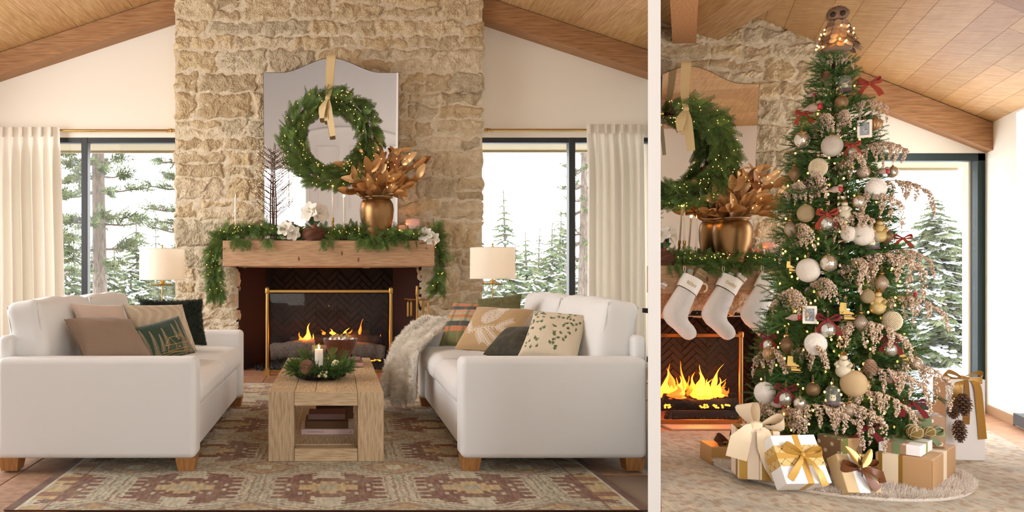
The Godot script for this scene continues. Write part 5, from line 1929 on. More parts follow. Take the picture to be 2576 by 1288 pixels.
func mantel_set(O: Vector3, sh: float, xmin: float, tree: bool) -> void:
	var P = func(x: float, y: float, z: float) -> Vector3: return O + Vector3(x - sh * z, y, z)
	var oak = wood("mantel_oak", ["#94704f", "#ab8562", "#b8946f", "#c4a27e"], 0, 0.6, 3.0, 0.25, 9)
	var who = " above the stockings" if tree else " between the two white sofas"
	var x0 = maxf(-1.183, xmin)
	var m = thing("mantel_shelf", "thick oak mantel beam hung with white stockings" if tree else "thick oak mantel beam draped with cedar garland above the hearth between the sofas", "mantel", P.call(0, 0, 0))
	obj("beam", MB.new().box(Vector3((x0 + 1.131) / 2 - (sh * 0.12 if tree else 0.0), -0.141, 0.12), Vector3(1.131 - x0, 0.282, 0.33), 0.006), oak, m, false)
	for k in [[-0.35, -0.2], [0.12, -0.14], [0.55, -0.07], [0.3, -0.21]]:
		if k[0] > x0:
			obj("knot", MB.new().ball(Vector3(k[0], k[1], 0.2845), Vector3(0.012, 0.028, 0.0012), 10, 6), mk("wood_knot", "#6b4a30", 0.7), m)
	# mirror: straight sides, a swelling top
	var out = PackedVector2Array([Vector2(0.745, 0.0), Vector2(0.745, 1.859)])
	for k in range(1, 40):
		var x = 0.745 - 1.49 * k / 40.0
		if x < xmin:
			break
		out.append(Vector2(x, 1.859 + (0.157 * (0.5 + 0.5 * cos(PI * absf(x) / 0.56)) if absf(x) < 0.56 else 0.0)))
	if tree:
		out.append(Vector2(out[out.size() - 1].x, 0.0))
	else:
		out.append(Vector2(-0.745, 1.859))
		out.append(Vector2(-0.745, 0.0))
	var mi = thing("arched_mirror", "tall arched mirror hung with a green wreath" + who, "mirror", P.call(0, 0.004, 0.085 if tree else 0.02))
	mi.rotation = Vector3(0.085, 0, 0) if not tree else Vector3(0.07, 0.1, 0)
	obj("mirror_glass", MB.new().prism(out, 0.0, 0.012), mk("mirror_silver", "#e9e6e4", 0.02, 1.0), mi, false)
	var ed = []
	for q in out:
		ed.append(Vector3(q.x, q.y, 0.006))
	obj("edge", MB.new().tube(ed, 0.006, 6), mk("mirror_edge", "#4a4238", 0.4, 0.8), mi)
	wreath(P, xmin, tree, who)
	urn(P, tree)
	# taper candles in twisted brass holders
	var tapers = [[-1.06, 0.16, 0.09, 0.40, "white taper candle alone over the garland's drooping end"], [0.02, 0.16, 0.255, 0.34, "taller lit white taper candle in a twisted brass holder" + who], [0.145, 0.17, 0.155, 0.33, "shorter lit white taper candle in a twisted brass holder" + who]]
	for q in tapers:
		if q[0] < xmin + 0.1:
			continue
		var at: Vector3 = P.call(q[0], 0.0, q[1])
		var h = thing("candle_holder", "twisted brass holder of the " + q[4].replace(" in a twisted brass holder", ""), "candle holder", at, 0.0, "twisted brass candle holders")
		var rows = []
		for i in 40:
			var t = i / 39.0
			var row = PackedVector3Array()
			for s in 16:
				var a = TAU * s / 16
				var r = 0.0105 * (1.0 + 0.35 * sin(3.0 * (a - t * 9.0))) if t < 0.86 else 0.0145
				if t < 0.1:
					r = lerpf(0.03, 0.011, t * 10.0)
				row.append(Vector3(cos(a) * r, 0.004 + t * (q[2] - 0.004), -sin(a) * r))
			rows.append(row)
		obj("stem", MB.new().grid(rows, true), mk("aged_brass", "#a98549", 0.35, 1.0), h)
		obj("foot", MB.new().lathe([[0.0, 0.0], [0.042, 0.0], [0.04, 0.006], [0.0, 0.012]], 20), mk("aged_brass", "#a98549", 0.35, 1.0), h)
		candle("taper_candle", q[4], at + Vector3(0, q[2] + 0.0005, 0), 0.0095, q[3], 0.018 if q[0] > -1.0 else 0.004, "white taper candles")
	amaryllis_pot(P, xmin, tree)
	# pillar candles in studded glass
	for q in [[0.79, 0.18, 0.05, 0.17, "small pink studded glass candle" + who], [0.905, 0.14, 0.075, 0.24, "large pink studded glass candle" + who]]:
		var g = thing("glass_candle", q[4], "candle", P.call(q[0], 0.0005, q[1]))
		var r: float = q[2]
		var h: float = q[3]
		obj("glass", MB.new().lathe([[0.0, 0.0], [r, 0.0], [r, h], [r * 0.93, h], [r * 0.93, 0.01], [0.0, 0.01]], 28), mk("pink_glass", "#e8cfc4", 0.25, 0.0, {"back": "#d8a890"}), g)
		var st = MB.new().ball(Vector3.ZERO, Vector3(0.007, 0.007, 0.007), 8, 5).mesh()
		var at = []
		for i in int(h / 0.03):
			for k in int(r * 240):
				var a = TAU * (k + 0.5 * (i % 2)) / int(r * 240)
				at.append(Transform3D(Basis.IDENTITY, Vector3(cos(a) * r, 0.02 + i * 0.03, sin(a) * r)))
		many("studs", st, mk("pink_glass_stud", "#f0ddd4", 0.15, 0.0), at, [], g)
		obj("wax", MB.new().lathe([[0.0, h * 0.7], [r * 0.92, h * 0.7], [r * 0.92, h * 0.72], [0.0, h * 0.71]], 20), mk("glowing_candle_wax", "#ffe3bd", 0.5, 0.0, {"glow": 0.5, "glowc": "#ffc890"}), g)
		var b = MB.new()
		flame(b, Vector3(0, h * 0.72, 0), 0.03, 0.01)
		obj("flame", b, mk("candle_flame", "#ffdf9a", 0.5, 0.0, {"glow": 7.0, "glowc": "#ffc46a"}), g)
		glow_lamp("candle_light", Vector3(0, h * 0.72 + 0.03, 0), 0.012, "#ffb878", 0.012, g)
	garland(P, xmin, tree)
	if not tree:
		twig_tree(P)
		cut_amaryllis(P.call(-0.465, 0.105, 0.24), "cut white amaryllis bloom lying on the garland beside the wicker bowl", 0.115, Vector3(0.1, 0.25, 1))
		cut_amaryllis(P.call(1.07, 0.045, 0.25), "cut white amaryllis bloom at the mantel end by the studded candles", 0.105, Vector3(-0.2, 0.1, 1))

func wreath(P, xmin: float, tree: bool, who: String) -> void:
	var c: Vector3 = P.call(0.0, 1.13, 0.285 if tree else 0.19)
	var o = thing("wreath", "round cedar wreath with fairy lights on the mirror" + who, "wreath", c)
	var spots = []
	var R = 0.425
	var bulbs = []
	for k in 1150:
		var a = rnd(0, TAU)
		var q = rnd(0, TAU)
		var rr = 0.085 * sqrt(rnd(0.1, 1))
		var rad = Vector3(cos(a), sin(a), 0)
		var tan = Vector3(sin(a), -cos(a), 0)
		var pos = rad * (R + cos(q) * rr) + Vector3(0, 0, sin(q) * rr)
		if pos.x + c.x * 0 < xmin + 0.18 and tree:
			continue
		var dir = (tan * rnd(0.5, 1.0) + rad * cos(q) * rnd(0.25, 0.8) + Vector3(0, 0, sin(q) * 0.5 + 0.12)).normalized()
		var l = rnd(0.1, 0.18)
		if pos.x + dir.x * l < xmin + 0.05:
			continue
		spots.append(Transform3D(frame(dir, rnd(0, TAU)).scaled_local(Vector3(l, l, l)), pos))
	for k in 105:
		var a = rnd(0, TAU)
		var q = rnd(-0.4, PI + 0.4)
		var pos = Vector3(cos(a), sin(a), 0) * (R + cos(q) * 0.11) + Vector3(0, 0, absf(sin(q)) * 0.10 + 0.035)
		if pos.x > xmin + 0.1:
			bulbs.append(pos)
	var ring = []
	for k in 49:
		var a = TAU * k / 48
		if cos(a) * R > xmin + 0.1:
			ring.append(Vector3(cos(a), sin(a), 0) * R)
		elif ring.size() and k > 24:
			break
	if tree:
		ring = []
		for k in 25:
			var a = -2.2 + 4.4 * k / 24
			if cos(a) * R > xmin + 0.12:
				ring.append(Vector3(cos(a), sin(a), 0) * R)
	obj("frame", MB.new().tube(ring, 0.02, 8, false), mk("twig_brown", "#4a3626", 0.9), o)
	sprigs_at(o, "cedar_sprigs", cedar_sprig(), mk("cedar_dark", "#6a8242", 0.75, 0.0, {"vc": true, "back": "#34481f"}), spots, Color(1, 1, 1), 0.4)
	lights_at(o, "fairy_bulbs", bulbs, 0.0036, 9.0)
	# ribbon looped over the mirror top and tied round the wreath
	var rb = thing("ribbon", "pale gold velvet ribbon tied round the wreath" + who, "ribbon", c)
	var silk = mk("champagne_ribbon", "#cdb482", 0.6, 0.0, {"sheen": 0.6})
	var s = [Vector3(0.0, 0.9, 0.07), Vector3(0.0, 0.86, 0.085), Vector3(-0.01, 0.7, 0.08), Vector3(-0.02, 0.52, 0.1), Vector3(-0.035, 0.41, 0.15)]
	strip_part(rb, "band", silk, curve(s, 16), Vector3(1, 0, 0.15), [0.1, 0.098, 0.09, 0.075, 0.04])
	strip_part(rb, "tail", silk, curve([Vector3(-0.035, 0.41, 0.15), Vector3(-0.025, 0.3, 0.17), Vector3(-0.005, 0.16, 0.16), Vector3(0.02, 0.0, 0.15)], 14), Vector3(1, 0, 0.5), [0.035, 0.075, 0.08, 0.07])
	strip_part(rb, "tail", silk, curve([Vector3(-0.035, 0.41, 0.145), Vector3(-0.09, 0.31, 0.17), Vector3(-0.1, 0.19, 0.165)], 12), Vector3(1, 0.4, 0.6), [0.035, 0.1, 0.05])
	strip_part(rb, "tail", silk, curve([Vector3(-0.035, 0.41, 0.14), Vector3(-0.06, 0.28, 0.15), Vector3(-0.045, 0.17, 0.14)], 10), Vector3(0.8, 0.2, 0.7), [0.035, 0.06, 0.06])
	obj("knot", MB.new().soft(Vector3(-0.035, 0.41, 0.155), Vector3(0.055, 0.045, 0.04), 0.016, 2), silk, rb)

func strip_part(parent: Node3D, called: String, mat: Material, path: Array, side: Vector3, ws: Array, thick := 0.0015) -> void:
	var sd = []
	var w = []
	for k in path.size():
		var t = float(k) / (path.size() - 1) * (ws.size() - 1)
		var i = mini(int(t), ws.size() - 2)
		w.append(lerpf(ws[i], ws[i + 1], t - i))
		var tg: Vector3 = (path[mini(k + 1, path.size() - 1)] - path[maxi(k - 1, 0)]).normalized()
		sd.append(side - tg * side.dot(tg))
	obj(called, MB.new().strip(path, sd, w, thick), mat, parent)

func urn(P, tree: bool) -> void:
	var at: Vector3 = P.call(0.507, 0.0005, 0.195)
	var o = thing("bronze_urn", "tall bronze urn of gold leaves beside the studded candles" + (" over the stockings" if tree else " between the sofas"), "vase", at)
	obj("body", MB.new().lathe([[0.0, 0.0], [0.1, 0.0], [0.115, 0.01], [0.15, 0.12], [0.178, 0.25], [0.187, 0.34], [0.18, 0.40], [0.16, 0.44], [0.145, 0.455], [0.15, 0.462], [0.172, 0.475], [0.172, 0.482], [0.15, 0.482], [0.135, 0.45], [0.0, 0.44]], 48), mk("bronze", "#8e6d47", 0.36, 1.0, {"bump": [0.2, 0.02], "scale": Vector3(4, 1, 4)}), o)
	obj("rim", MB.new().lathe([[0.165, 0.468], [0.176, 0.474], [0.174, 0.486], [0.16, 0.488], [0.158, 0.478]], 48), mk("bronze_rim", "#a08767", 0.5, 0.8), o)
	var b = thing("gold_leaf_branches", "spray of large metallic gold leaves standing in the bronze urn" + (" over the stockings" if tree else " between the sofas"), "branches", at + Vector3(0, 0.46, 0))
	var r = RandomNumberGenerator.new()
	r.seed = 77
	var kinds = []
	for k in 4:
		var lm = MB.new()
		leaf(lm, Vector3.ZERO, Vector3(0, 1, 0), Vector3(0, 0, 1), 1.0, 0.52, 0.12 + 0.12 * k, 0.2 + 0.06 * k)
		kinds.append(lm.mesh())
	var gold = [mk("gold_leaf", "#b98750", 0.4, 0.5, {"back": "#3a2410"}), mk("gold_leaf_pale", "#d9b07c", 0.38, 0.5), mk("gold_leaf_brown", "#94633c", 0.45, 0.4)]
	var stems = MB.new()
	var tips = [[-0.34, 0.34, 0.06], [-0.25, 0.2, 0.12], [-0.3, 0.07, 0.14], [-0.16, 0.42, 0.02], [-0.08, 0.3, 0.16], [0.0, 0.5, 0.0], [0.03, 0.36, 0.12], [0.1, 0.18, 0.2], [0.14, 0.46, 0.06], [0.24, 0.5, 0.03], [0.3, 0.4, 0.08], [0.22, 0.28, 0.14], [0.45, 0.36, 0.04], [0.44, 0.22, 0.06], [0.28, 0.12, 0.14], [0.2, 0.05, 0.16], [-0.12, 0.1, 0.2], [0.06, 0.58, -0.04], [-0.2, 0.5, -0.03]]
	for tp in tips:
		var e = Vector3(tp[0], tp[1], tp[2])
		var path = curve([Vector3(e.x * 0.12, -0.05, e.z * 0.1), Vector3(e.x * 0.45, e.y * 0.5 + 0.03, e.z * 0.5), e], 8)
		stems.tube(path, [0.005, 0.005, 0.0045, 0.004, 0.004, 0.0035, 0.003, 0.003, 0.0025], 5, false)
		for k in 7:
			var q: Vector3 = path[8 - k]
			var dir = (e.normalized() * 0.9 + Vector3(r.randf_range(-1, 1), r.randf_range(-0.5, 0.9), r.randf_range(-0.3, 1)) * 0.85).normalized()
			var lf = put("leaf", kinds[r.randi() % 4], gold[0 if r.randf() < 0.55 else (1 if r.randf() < 0.55 else 2)], b)
			var sz = r.randf_range(0.12, 0.18)
			var zz = (Vector3(r.randf_range(-0.7, 0.7), r.randf_range(-0.2, 0.7), 1.0)).normalized()
			zz = (zz - dir * zz.dot(dir)).normalized()
			var bs = Basis(dir.cross(zz), dir, zz)
			lf.transform = Transform3D(bs.scaled_local(Vector3(sz, sz, sz)), q)
	obj("stems", stems, mk("twig_brown", "#4a3626", 0.9), b).set_meta("kind", "stuff")
	var bulbs = []
	for k in 26:
		bulbs.append(Vector3(r.randf_range(-0.22, 0.34), r.randf_range(0.08, 0.5), r.randf_range(0.1, 0.24)))
	lights_at(b, "fairy_bulbs", bulbs, 0.0042, 9.0)

func petal(b: MB, at: Vector3, dir: Vector3, up: Vector3, len: float, wide: float) -> void:
	leaf(b, at, dir, up, len, wide, 0.28, 0.32)

func bloom(o: Node3D, at: Vector3, axis: Vector3, r: float) -> void:
	var bs = frame(axis)
	var white = mk("petal_white", "#f4efe4", 0.7, 0.0, {"back": "#8a867a", "sheen": 0.2})
	for k in 6:
		var a = TAU * k / 6 + 0.3
		var out = bs.x * cos(a) + bs.z * sin(a)
		var b = MB.new()
		petal(b, at, (out * (1.0 if k % 2 else 0.85) + axis * 0.55).normalized(), axis - out * 0.3, r * 1.08, r * (1.05 if k % 2 else 0.9))
		obj("petal", b, white, o)
	var st = MB.new()
	for k in 6:
		var a = TAU * k / 6
		var out = bs.x * cos(a) + bs.z * sin(a)
		st.tube([at, at + axis * r * 0.6 + out * r * 0.2], 0.0012, 4)
		st.ball(at + axis * r * 0.62 + out * r * 0.2, Vector3(0.003, 0.003, 0.003), 6, 4)
	obj("stamens", st, mk("stamen_yellow", "#c9b06a", 0.7), o).set_meta("kind", "stuff")

func cut_amaryllis(at: Vector3, label: String, r: float, axis: Vector3) -> void:
	var o = thing("amaryllis_bloom", label, "flower", at)
	bloom(o, Vector3(-0.3 * r, 0.15 * r, 0), (axis + Vector3(-0.35, 0.25, 0)).normalized(), r * 0.8)
	bloom(o, Vector3(0.35 * r, -0.2 * r, 0.02), (axis + Vector3(0.4, -0.3, 0)).normalized(), r * 0.75)

func amaryllis_pot(P, xmin: float, tree: bool) -> void:
	if -0.19 < xmin:
		return
	var at: Vector3 = P.call(-0.19, 0.0005, 0.19)
	var w = " peeking past the white wall" if tree else " between the sofas"
	var bo = thing("wicker_bowl", "copper wire bowl holding a white amaryllis on the mantel" + w, "bowl", at)
	var wire = mk("copper_wire", "#6d4432", 0.5, 0.4)
	var rows = []
	for k in 11:
		var t = k / 10.0
		var rr = 0.09 + 0.042 * sin(PI * (0.15 + t * 0.65))
		if tree:
			rr *= 0.86
		var ring = []
		for s in 33:
			var a = TAU * s / 32
			ring.append(Vector3(cos(a) * rr, 0.006 + t * 0.125 + 0.003 * sin(a * 5 + k), sin(a) * rr))
		obj("wire", MB.new().tube(ring, 0.0065, 6, false), wire, bo)
	obj("lining", MB.new().lathe([[0.0, 0.004], [0.085, 0.004], [0.108, 0.08], [0.1, 0.11], [0.0, 0.11]], 20), mk("moss_brown", "#3f2a20", 0.95), bo)
	var f = thing("amaryllis", "white amaryllis in bloom growing from the copper wire bowl" + w, "flower", at + Vector3(0, 0.11, 0))
	var grn = mk("leaf_green", "#4e6a45", 0.6, 0.0, {"back": "#2c4426"})
	obj("bulb", MB.new().lathe([[0.02, 0.0], [0.035, 0.02], [0.03, 0.05], [0.015, 0.07]], 14), mk("bulb_brown", "#8a4e32", 0.7), f)
	for q in [[-0.5, 1.0, 0.3], [0.45, 1.0, 0.2], [-0.2, 1.0, 0.5], [0.7, 0.8, 0.1], [-0.75, 0.8, 0.0]]:
		var b = MB.new()
		leaf(b, Vector3(0, 0.05, 0), Vector3(q[0], q[1], q[2]), Vector3(q[2], 0.2, 1), 0.13, 0.035, 0.2, 0.3)
		obj("leaf", b, grn, f)
	obj("stalk", MB.new().tube([Vector3(0, 0.04, 0), Vector3(0.01, 0.14, 0)], 0.012, 8), mk("stalk_russet", "#b06a3a", 0.6), f)
	var sc = 0.8 if tree else 1.0
	bloom(f, Vector3(-0.035, 0.2, 0.03), Vector3(-0.6, 0.35, 0.8).normalized(), 0.115 * sc)
	bloom(f, Vector3(0.055, 0.19, 0.02), Vector3(0.65, 0.1, 0.8).normalized(), 0.115 * sc)
	bloom(f, Vector3(0.01, 0.23, -0.03), Vector3(0.1, 0.9, 0.3).normalized(), 0.11 * sc)

func garland(P, xmin: float, tree: bool) -> void:
	var o = thing("garland", "cedar garland with fairy lights lying along the mantel" + (" above the stockings" if tree else " and hanging down at both ends"), "garland", P.call(0, 0, 0))
	var spots = []
	var bulbs = []
	var paths = []
	var Q = func(x: float, y: float, z: float) -> Vector3: return P.call(x, y, z) - P.call(0, 0, 0)
	if tree:
		paths = [[curve([Q.call(-0.28, 0.03, 0.14), Q.call(-0.05, 0.05, 0.18), Q.call(0.3, 0.04, 0.24), Q.call(0.6, 0.05, 0.24), Q.call(0.85, 0.03, 0.22)], 40), 430, 0.06]]
	else:
		paths = [
			[curve([Q.call(-1.2, 0.05, 0.14), Q.call(-0.85, 0.1, 0.15), Q.call(-0.5, 0.08, 0.14), Q.call(-0.15, 0.04, 0.1), Q.call(0.2, 0.06, 0.15), Q.call(0.5, 0.05, 0.24), Q.call(0.8, 0.03, 0.23), Q.call(1.12, 0.03, 0.14)], 60), 900, 0.062],
			[curve([Q.call(-1.1, 0.06, 0.15), Q.call(-1.23, -0.02, 0.17), Q.call(-1.3, -0.2, 0.15), Q.call(-1.29, -0.42, 0.14), Q.call(-1.27, -0.58, 0.14)], 30), 330, 0.055],
			[curve([Q.call(1.08, 0.04, 0.15), Q.call(1.19, -0.06, 0.15), Q.call(1.21, -0.25, 0.14), Q.call(1.2, -0.42, 0.13), Q.call(1.17, -0.52, 0.13)], 24), 130, 0.03]]
	for q in paths:
		var pth: Array = q[0]
		for k in int(q[1]):
			var t = rng.randi() % (pth.size() - 1)
			var f = rng.randf()
			var a: Vector3 = pth[t].lerp(pth[t + 1], f)
			var tg: Vector3 = (pth[t + 1] - pth[t]).normalized()
			var rd = Vector3(rnd(-1, 1), rnd(-0.8, 1), rnd(-0.5, 1))
			var down = absf(tg.y) > 0.6
			var dir = (tg * (rnd(0.3, 1.0) if down else (1.0 if rng.randf() < 0.5 else -1.0) * rnd(0.4, 1.0)) + rd * 0.55 + Vector3(0, -0.15, 0.1)).normalized()
			var l = rnd(0.1, 0.17)
			var pos = a + rd * q[2] * 0.7
			if pos.y < -0.005 and not down and pos.z < 0.27:
				pos.y = 0.008
			if not down and dir.y < 0.05 and pos.z + dir.z * l < 0.29:
				dir.y = rnd(0.02, 0.3)
			if (P.call(0, 0, 0) + pos + dir * l).x < (785.0 / F * 7.9 + 0.08 if tree else -99.0):
				continue
			spots.append(Transform3D(frame(dir, rnd(0, TAU)).scaled_local(Vector3(l, l, l)), pos))
			if k % 9 == 0:
				bulbs.append(a + Vector3(rnd(-1, 1), rnd(0.2, 1), rnd(0.3, 1)) * (q[2] + 0.02))
		obj("stem", MB.new().tube(pth, 0.008, 6, false), mk("twig_brown", "#4a3626", 0.9), o)
	# a few sprays that fall over the front edge
	for x in ([-0.1, 0.22, 0.42, 0.62] if tree else [-1.02, -0.95, -0.05, 0.35, 0.45, 0.55, -0.7]):
		for e in 7:
			var l = rnd(0.12, 0.18)
			var dir = Vector3(rnd(-0.4, 0.4), -0.7, 0.42).normalized()
			spots.append(Transform3D(frame(dir, rnd(0, TAU)).scaled_local(Vector3(l, l, l)), Q.call(x + rnd(-0.05, 0.05), 0.02, 0.29)))
	if not tree:
		for k in 12:      # tips standing up beside the urn and at the far end
			var l = rnd(0.14, 0.2)
			var x = [0.22, 0.26, 1.14, 1.2, 1.18, -0.1][k % 6]
			spots.append(Transform3D(frame(Vector3(rnd(-0.2, 0.35), 1, rnd(-0.1, 0.2)), rnd(0, TAU)).scaled_local(Vector3(l, l, l)), Q.call(x, 0.06, 0.1)))
	sprigs_at(o, "cedar_sprigs", cedar_sprig(), mk("cedar_dark", "#6a8242", 0.75, 0.0, {"vc": true, "back": "#34481f"}), spots, Color(0.95, 1, 0.95), 0.4)
	lights_at(o, "fairy_bulbs", bulbs, 0.004, 9.0)

func twig_tree(P) -> void:
	var at: Vector3 = P.call(-0.65, 0.0005, 0.2)
	var o = thing("twig_tree", "bare lit twig tree with tiny lights standing on the mantel before the mirror", "light tree", at)
	var brown = mk("twig_bark", "#5a3f35", 0.9)
	var r = RandomNumberGenerator.new()
	r.seed = 31
	obj("foot", MB.new().lathe([[0.0, 0.0], [0.08, 0.0], [0.078, 0.008], [0.0, 0.012]], 20), brown, o)
	var bulbs = []
	var tw = MB.new()
	for t in 2:
		var x: float = -0.014 if t == 0 else 0.018
		obj("trunk", MB.new().tube(curve([Vector3(x, 0, 0), Vector3(x * 1.3, 0.4, 0.01 * t), Vector3(x * 0.6, 0.8, 0), Vector3(x * 1.5, 1.02 + 0.06 * t, 0)], 16), [0.010, 0.010, 0.0095, 0.009, 0.0088, 0.0085, 0.008, 0.0075, 0.007, 0.0065, 0.006, 0.0055, 0.005, 0.0045, 0.004, 0.0035, 0.003], 8), brown, o)
		for k in 22:
			var f = 0.24 + 0.74 * k / 22.0
			var sd = (1.0 if (k + t) % 2 else -1.0)
			var len = (0.36 - 0.2 * f) * r.randf_range(0.7, 1.15)
			var base = Vector3(x, f * 1.02, 0)
			var dir = Vector3(sd, r.randf_range(0.55, 1.0), r.randf_range(-0.4, 0.6)).normalized()
			var tip = base + dir * len
			tw.tube([base, base.lerp(tip, 0.5) - Vector3(0, 0.008, 0), tip], [0.004, 0.0028, 0.0012], 4, false)
			for e in 5:
				var q = base.lerp(tip, 0.3 + 0.16 * e)
				var d2 = (dir + Vector3(r.randf_range(-0.7, 0.7), r.randf_range(-0.6, 0.8), r.randf_range(-0.7, 0.7))).normalized()
				var t2 = q + d2 * len * 0.36
				tw.tube([q, t2], [0.002, 0.001], 3, false)
				if e % 2:
					bulbs.append(t2)
				else:
					bulbs.append(q + Vector3(0, 0.006, 0.004))
	obj("twigs", tw, brown, o).set_meta("kind", "stuff")
	lights_at(o, "fairy_bulbs", bulbs, 0.0021, 7.0)

# ---------------------------------------------------------------- the room with the Christmas tree
func right_room() -> void:
	mantel_set(Vector3(3.615, 1.188, -7.88), UX, -0.30, true)
	rug_right()
	fire_right()
	stockings()

func rug_right() -> void:
	var n = 384
	var im = Image.create(n, n, false, Image.FORMAT_RGB8)
	var n1 = FastNoiseLite.new()
	n1.frequency = 0.015
	var n2 = FastNoiseLite.new()
	n2.frequency = 0.07
	n2.seed = 9
	for j in n:
		for i in n:
			var c = Color("#bdae94").lerp(Color("#a49a88"), clampf(0.5 + n1.get_noise_2d(i, j) * 1.2, 0, 1))
			# scattered floral roundels, broken by wear
			var x = i / 96.0
			var y = j / 96.0 + 0.5 * fposmod(floor(x), 2.0)
			var q = Vector2(fposmod(x, 1.0) - 0.5, fposmod(y, 1.0) - 0.5)
			var a = atan2(q.y, q.x)
			var d = q.length() * (1.0 + 0.16 * cos(a * 6.0))
			var k = n2.get_noise_2d(i * 1.3, j * 1.3)
			if (d < 0.14 or (d > 0.24 and d < 0.33) or (d > 0.42 and k > 0.1)) and k > -0.12:
				c = c.lerp(Color("#957252"), clampf(0.3 + k * 1.1, 0, 0.6))
			var g = 1.0 + n2.get_noise_2d(i * 4.0, j * 0.8) * 0.16 + (0.05 if (i + j) % 2 else -0.05)
			im.set_pixel(i, j, Color(c.r * g, c.g * g, c.b * g))
	var m = mk("faded_rug", "#ffffff", 0.98, 0.0, {"tex": tex(im), "sheen": 0.2, "tri": true, "scale": Vector3(0.3, 0.3, 0.3), "bump": [0.3, 0.3]})
	var o = thing("faded_rug", "faded beige rug with rust floral roundels under the Christmas tree", "rug", Vector3(4.0, FR, -6.0))
	var p = func(d: float, s: float) -> Vector2:
		return Vector2(785.0 / F * d + 0.09 if s < 0 else side_x(d) - 0.4, -d) - Vector2(4.0, -6.0)
	var poly = PackedVector2Array([p.call(7.42, -1.0), p.call(7.42, 1.0), p.call(3.3, 1.0), p.call(3.3, -1.0)])
	obj("pile", MB.new().slab(poly, 0.0005, 0.011), m, o, false)

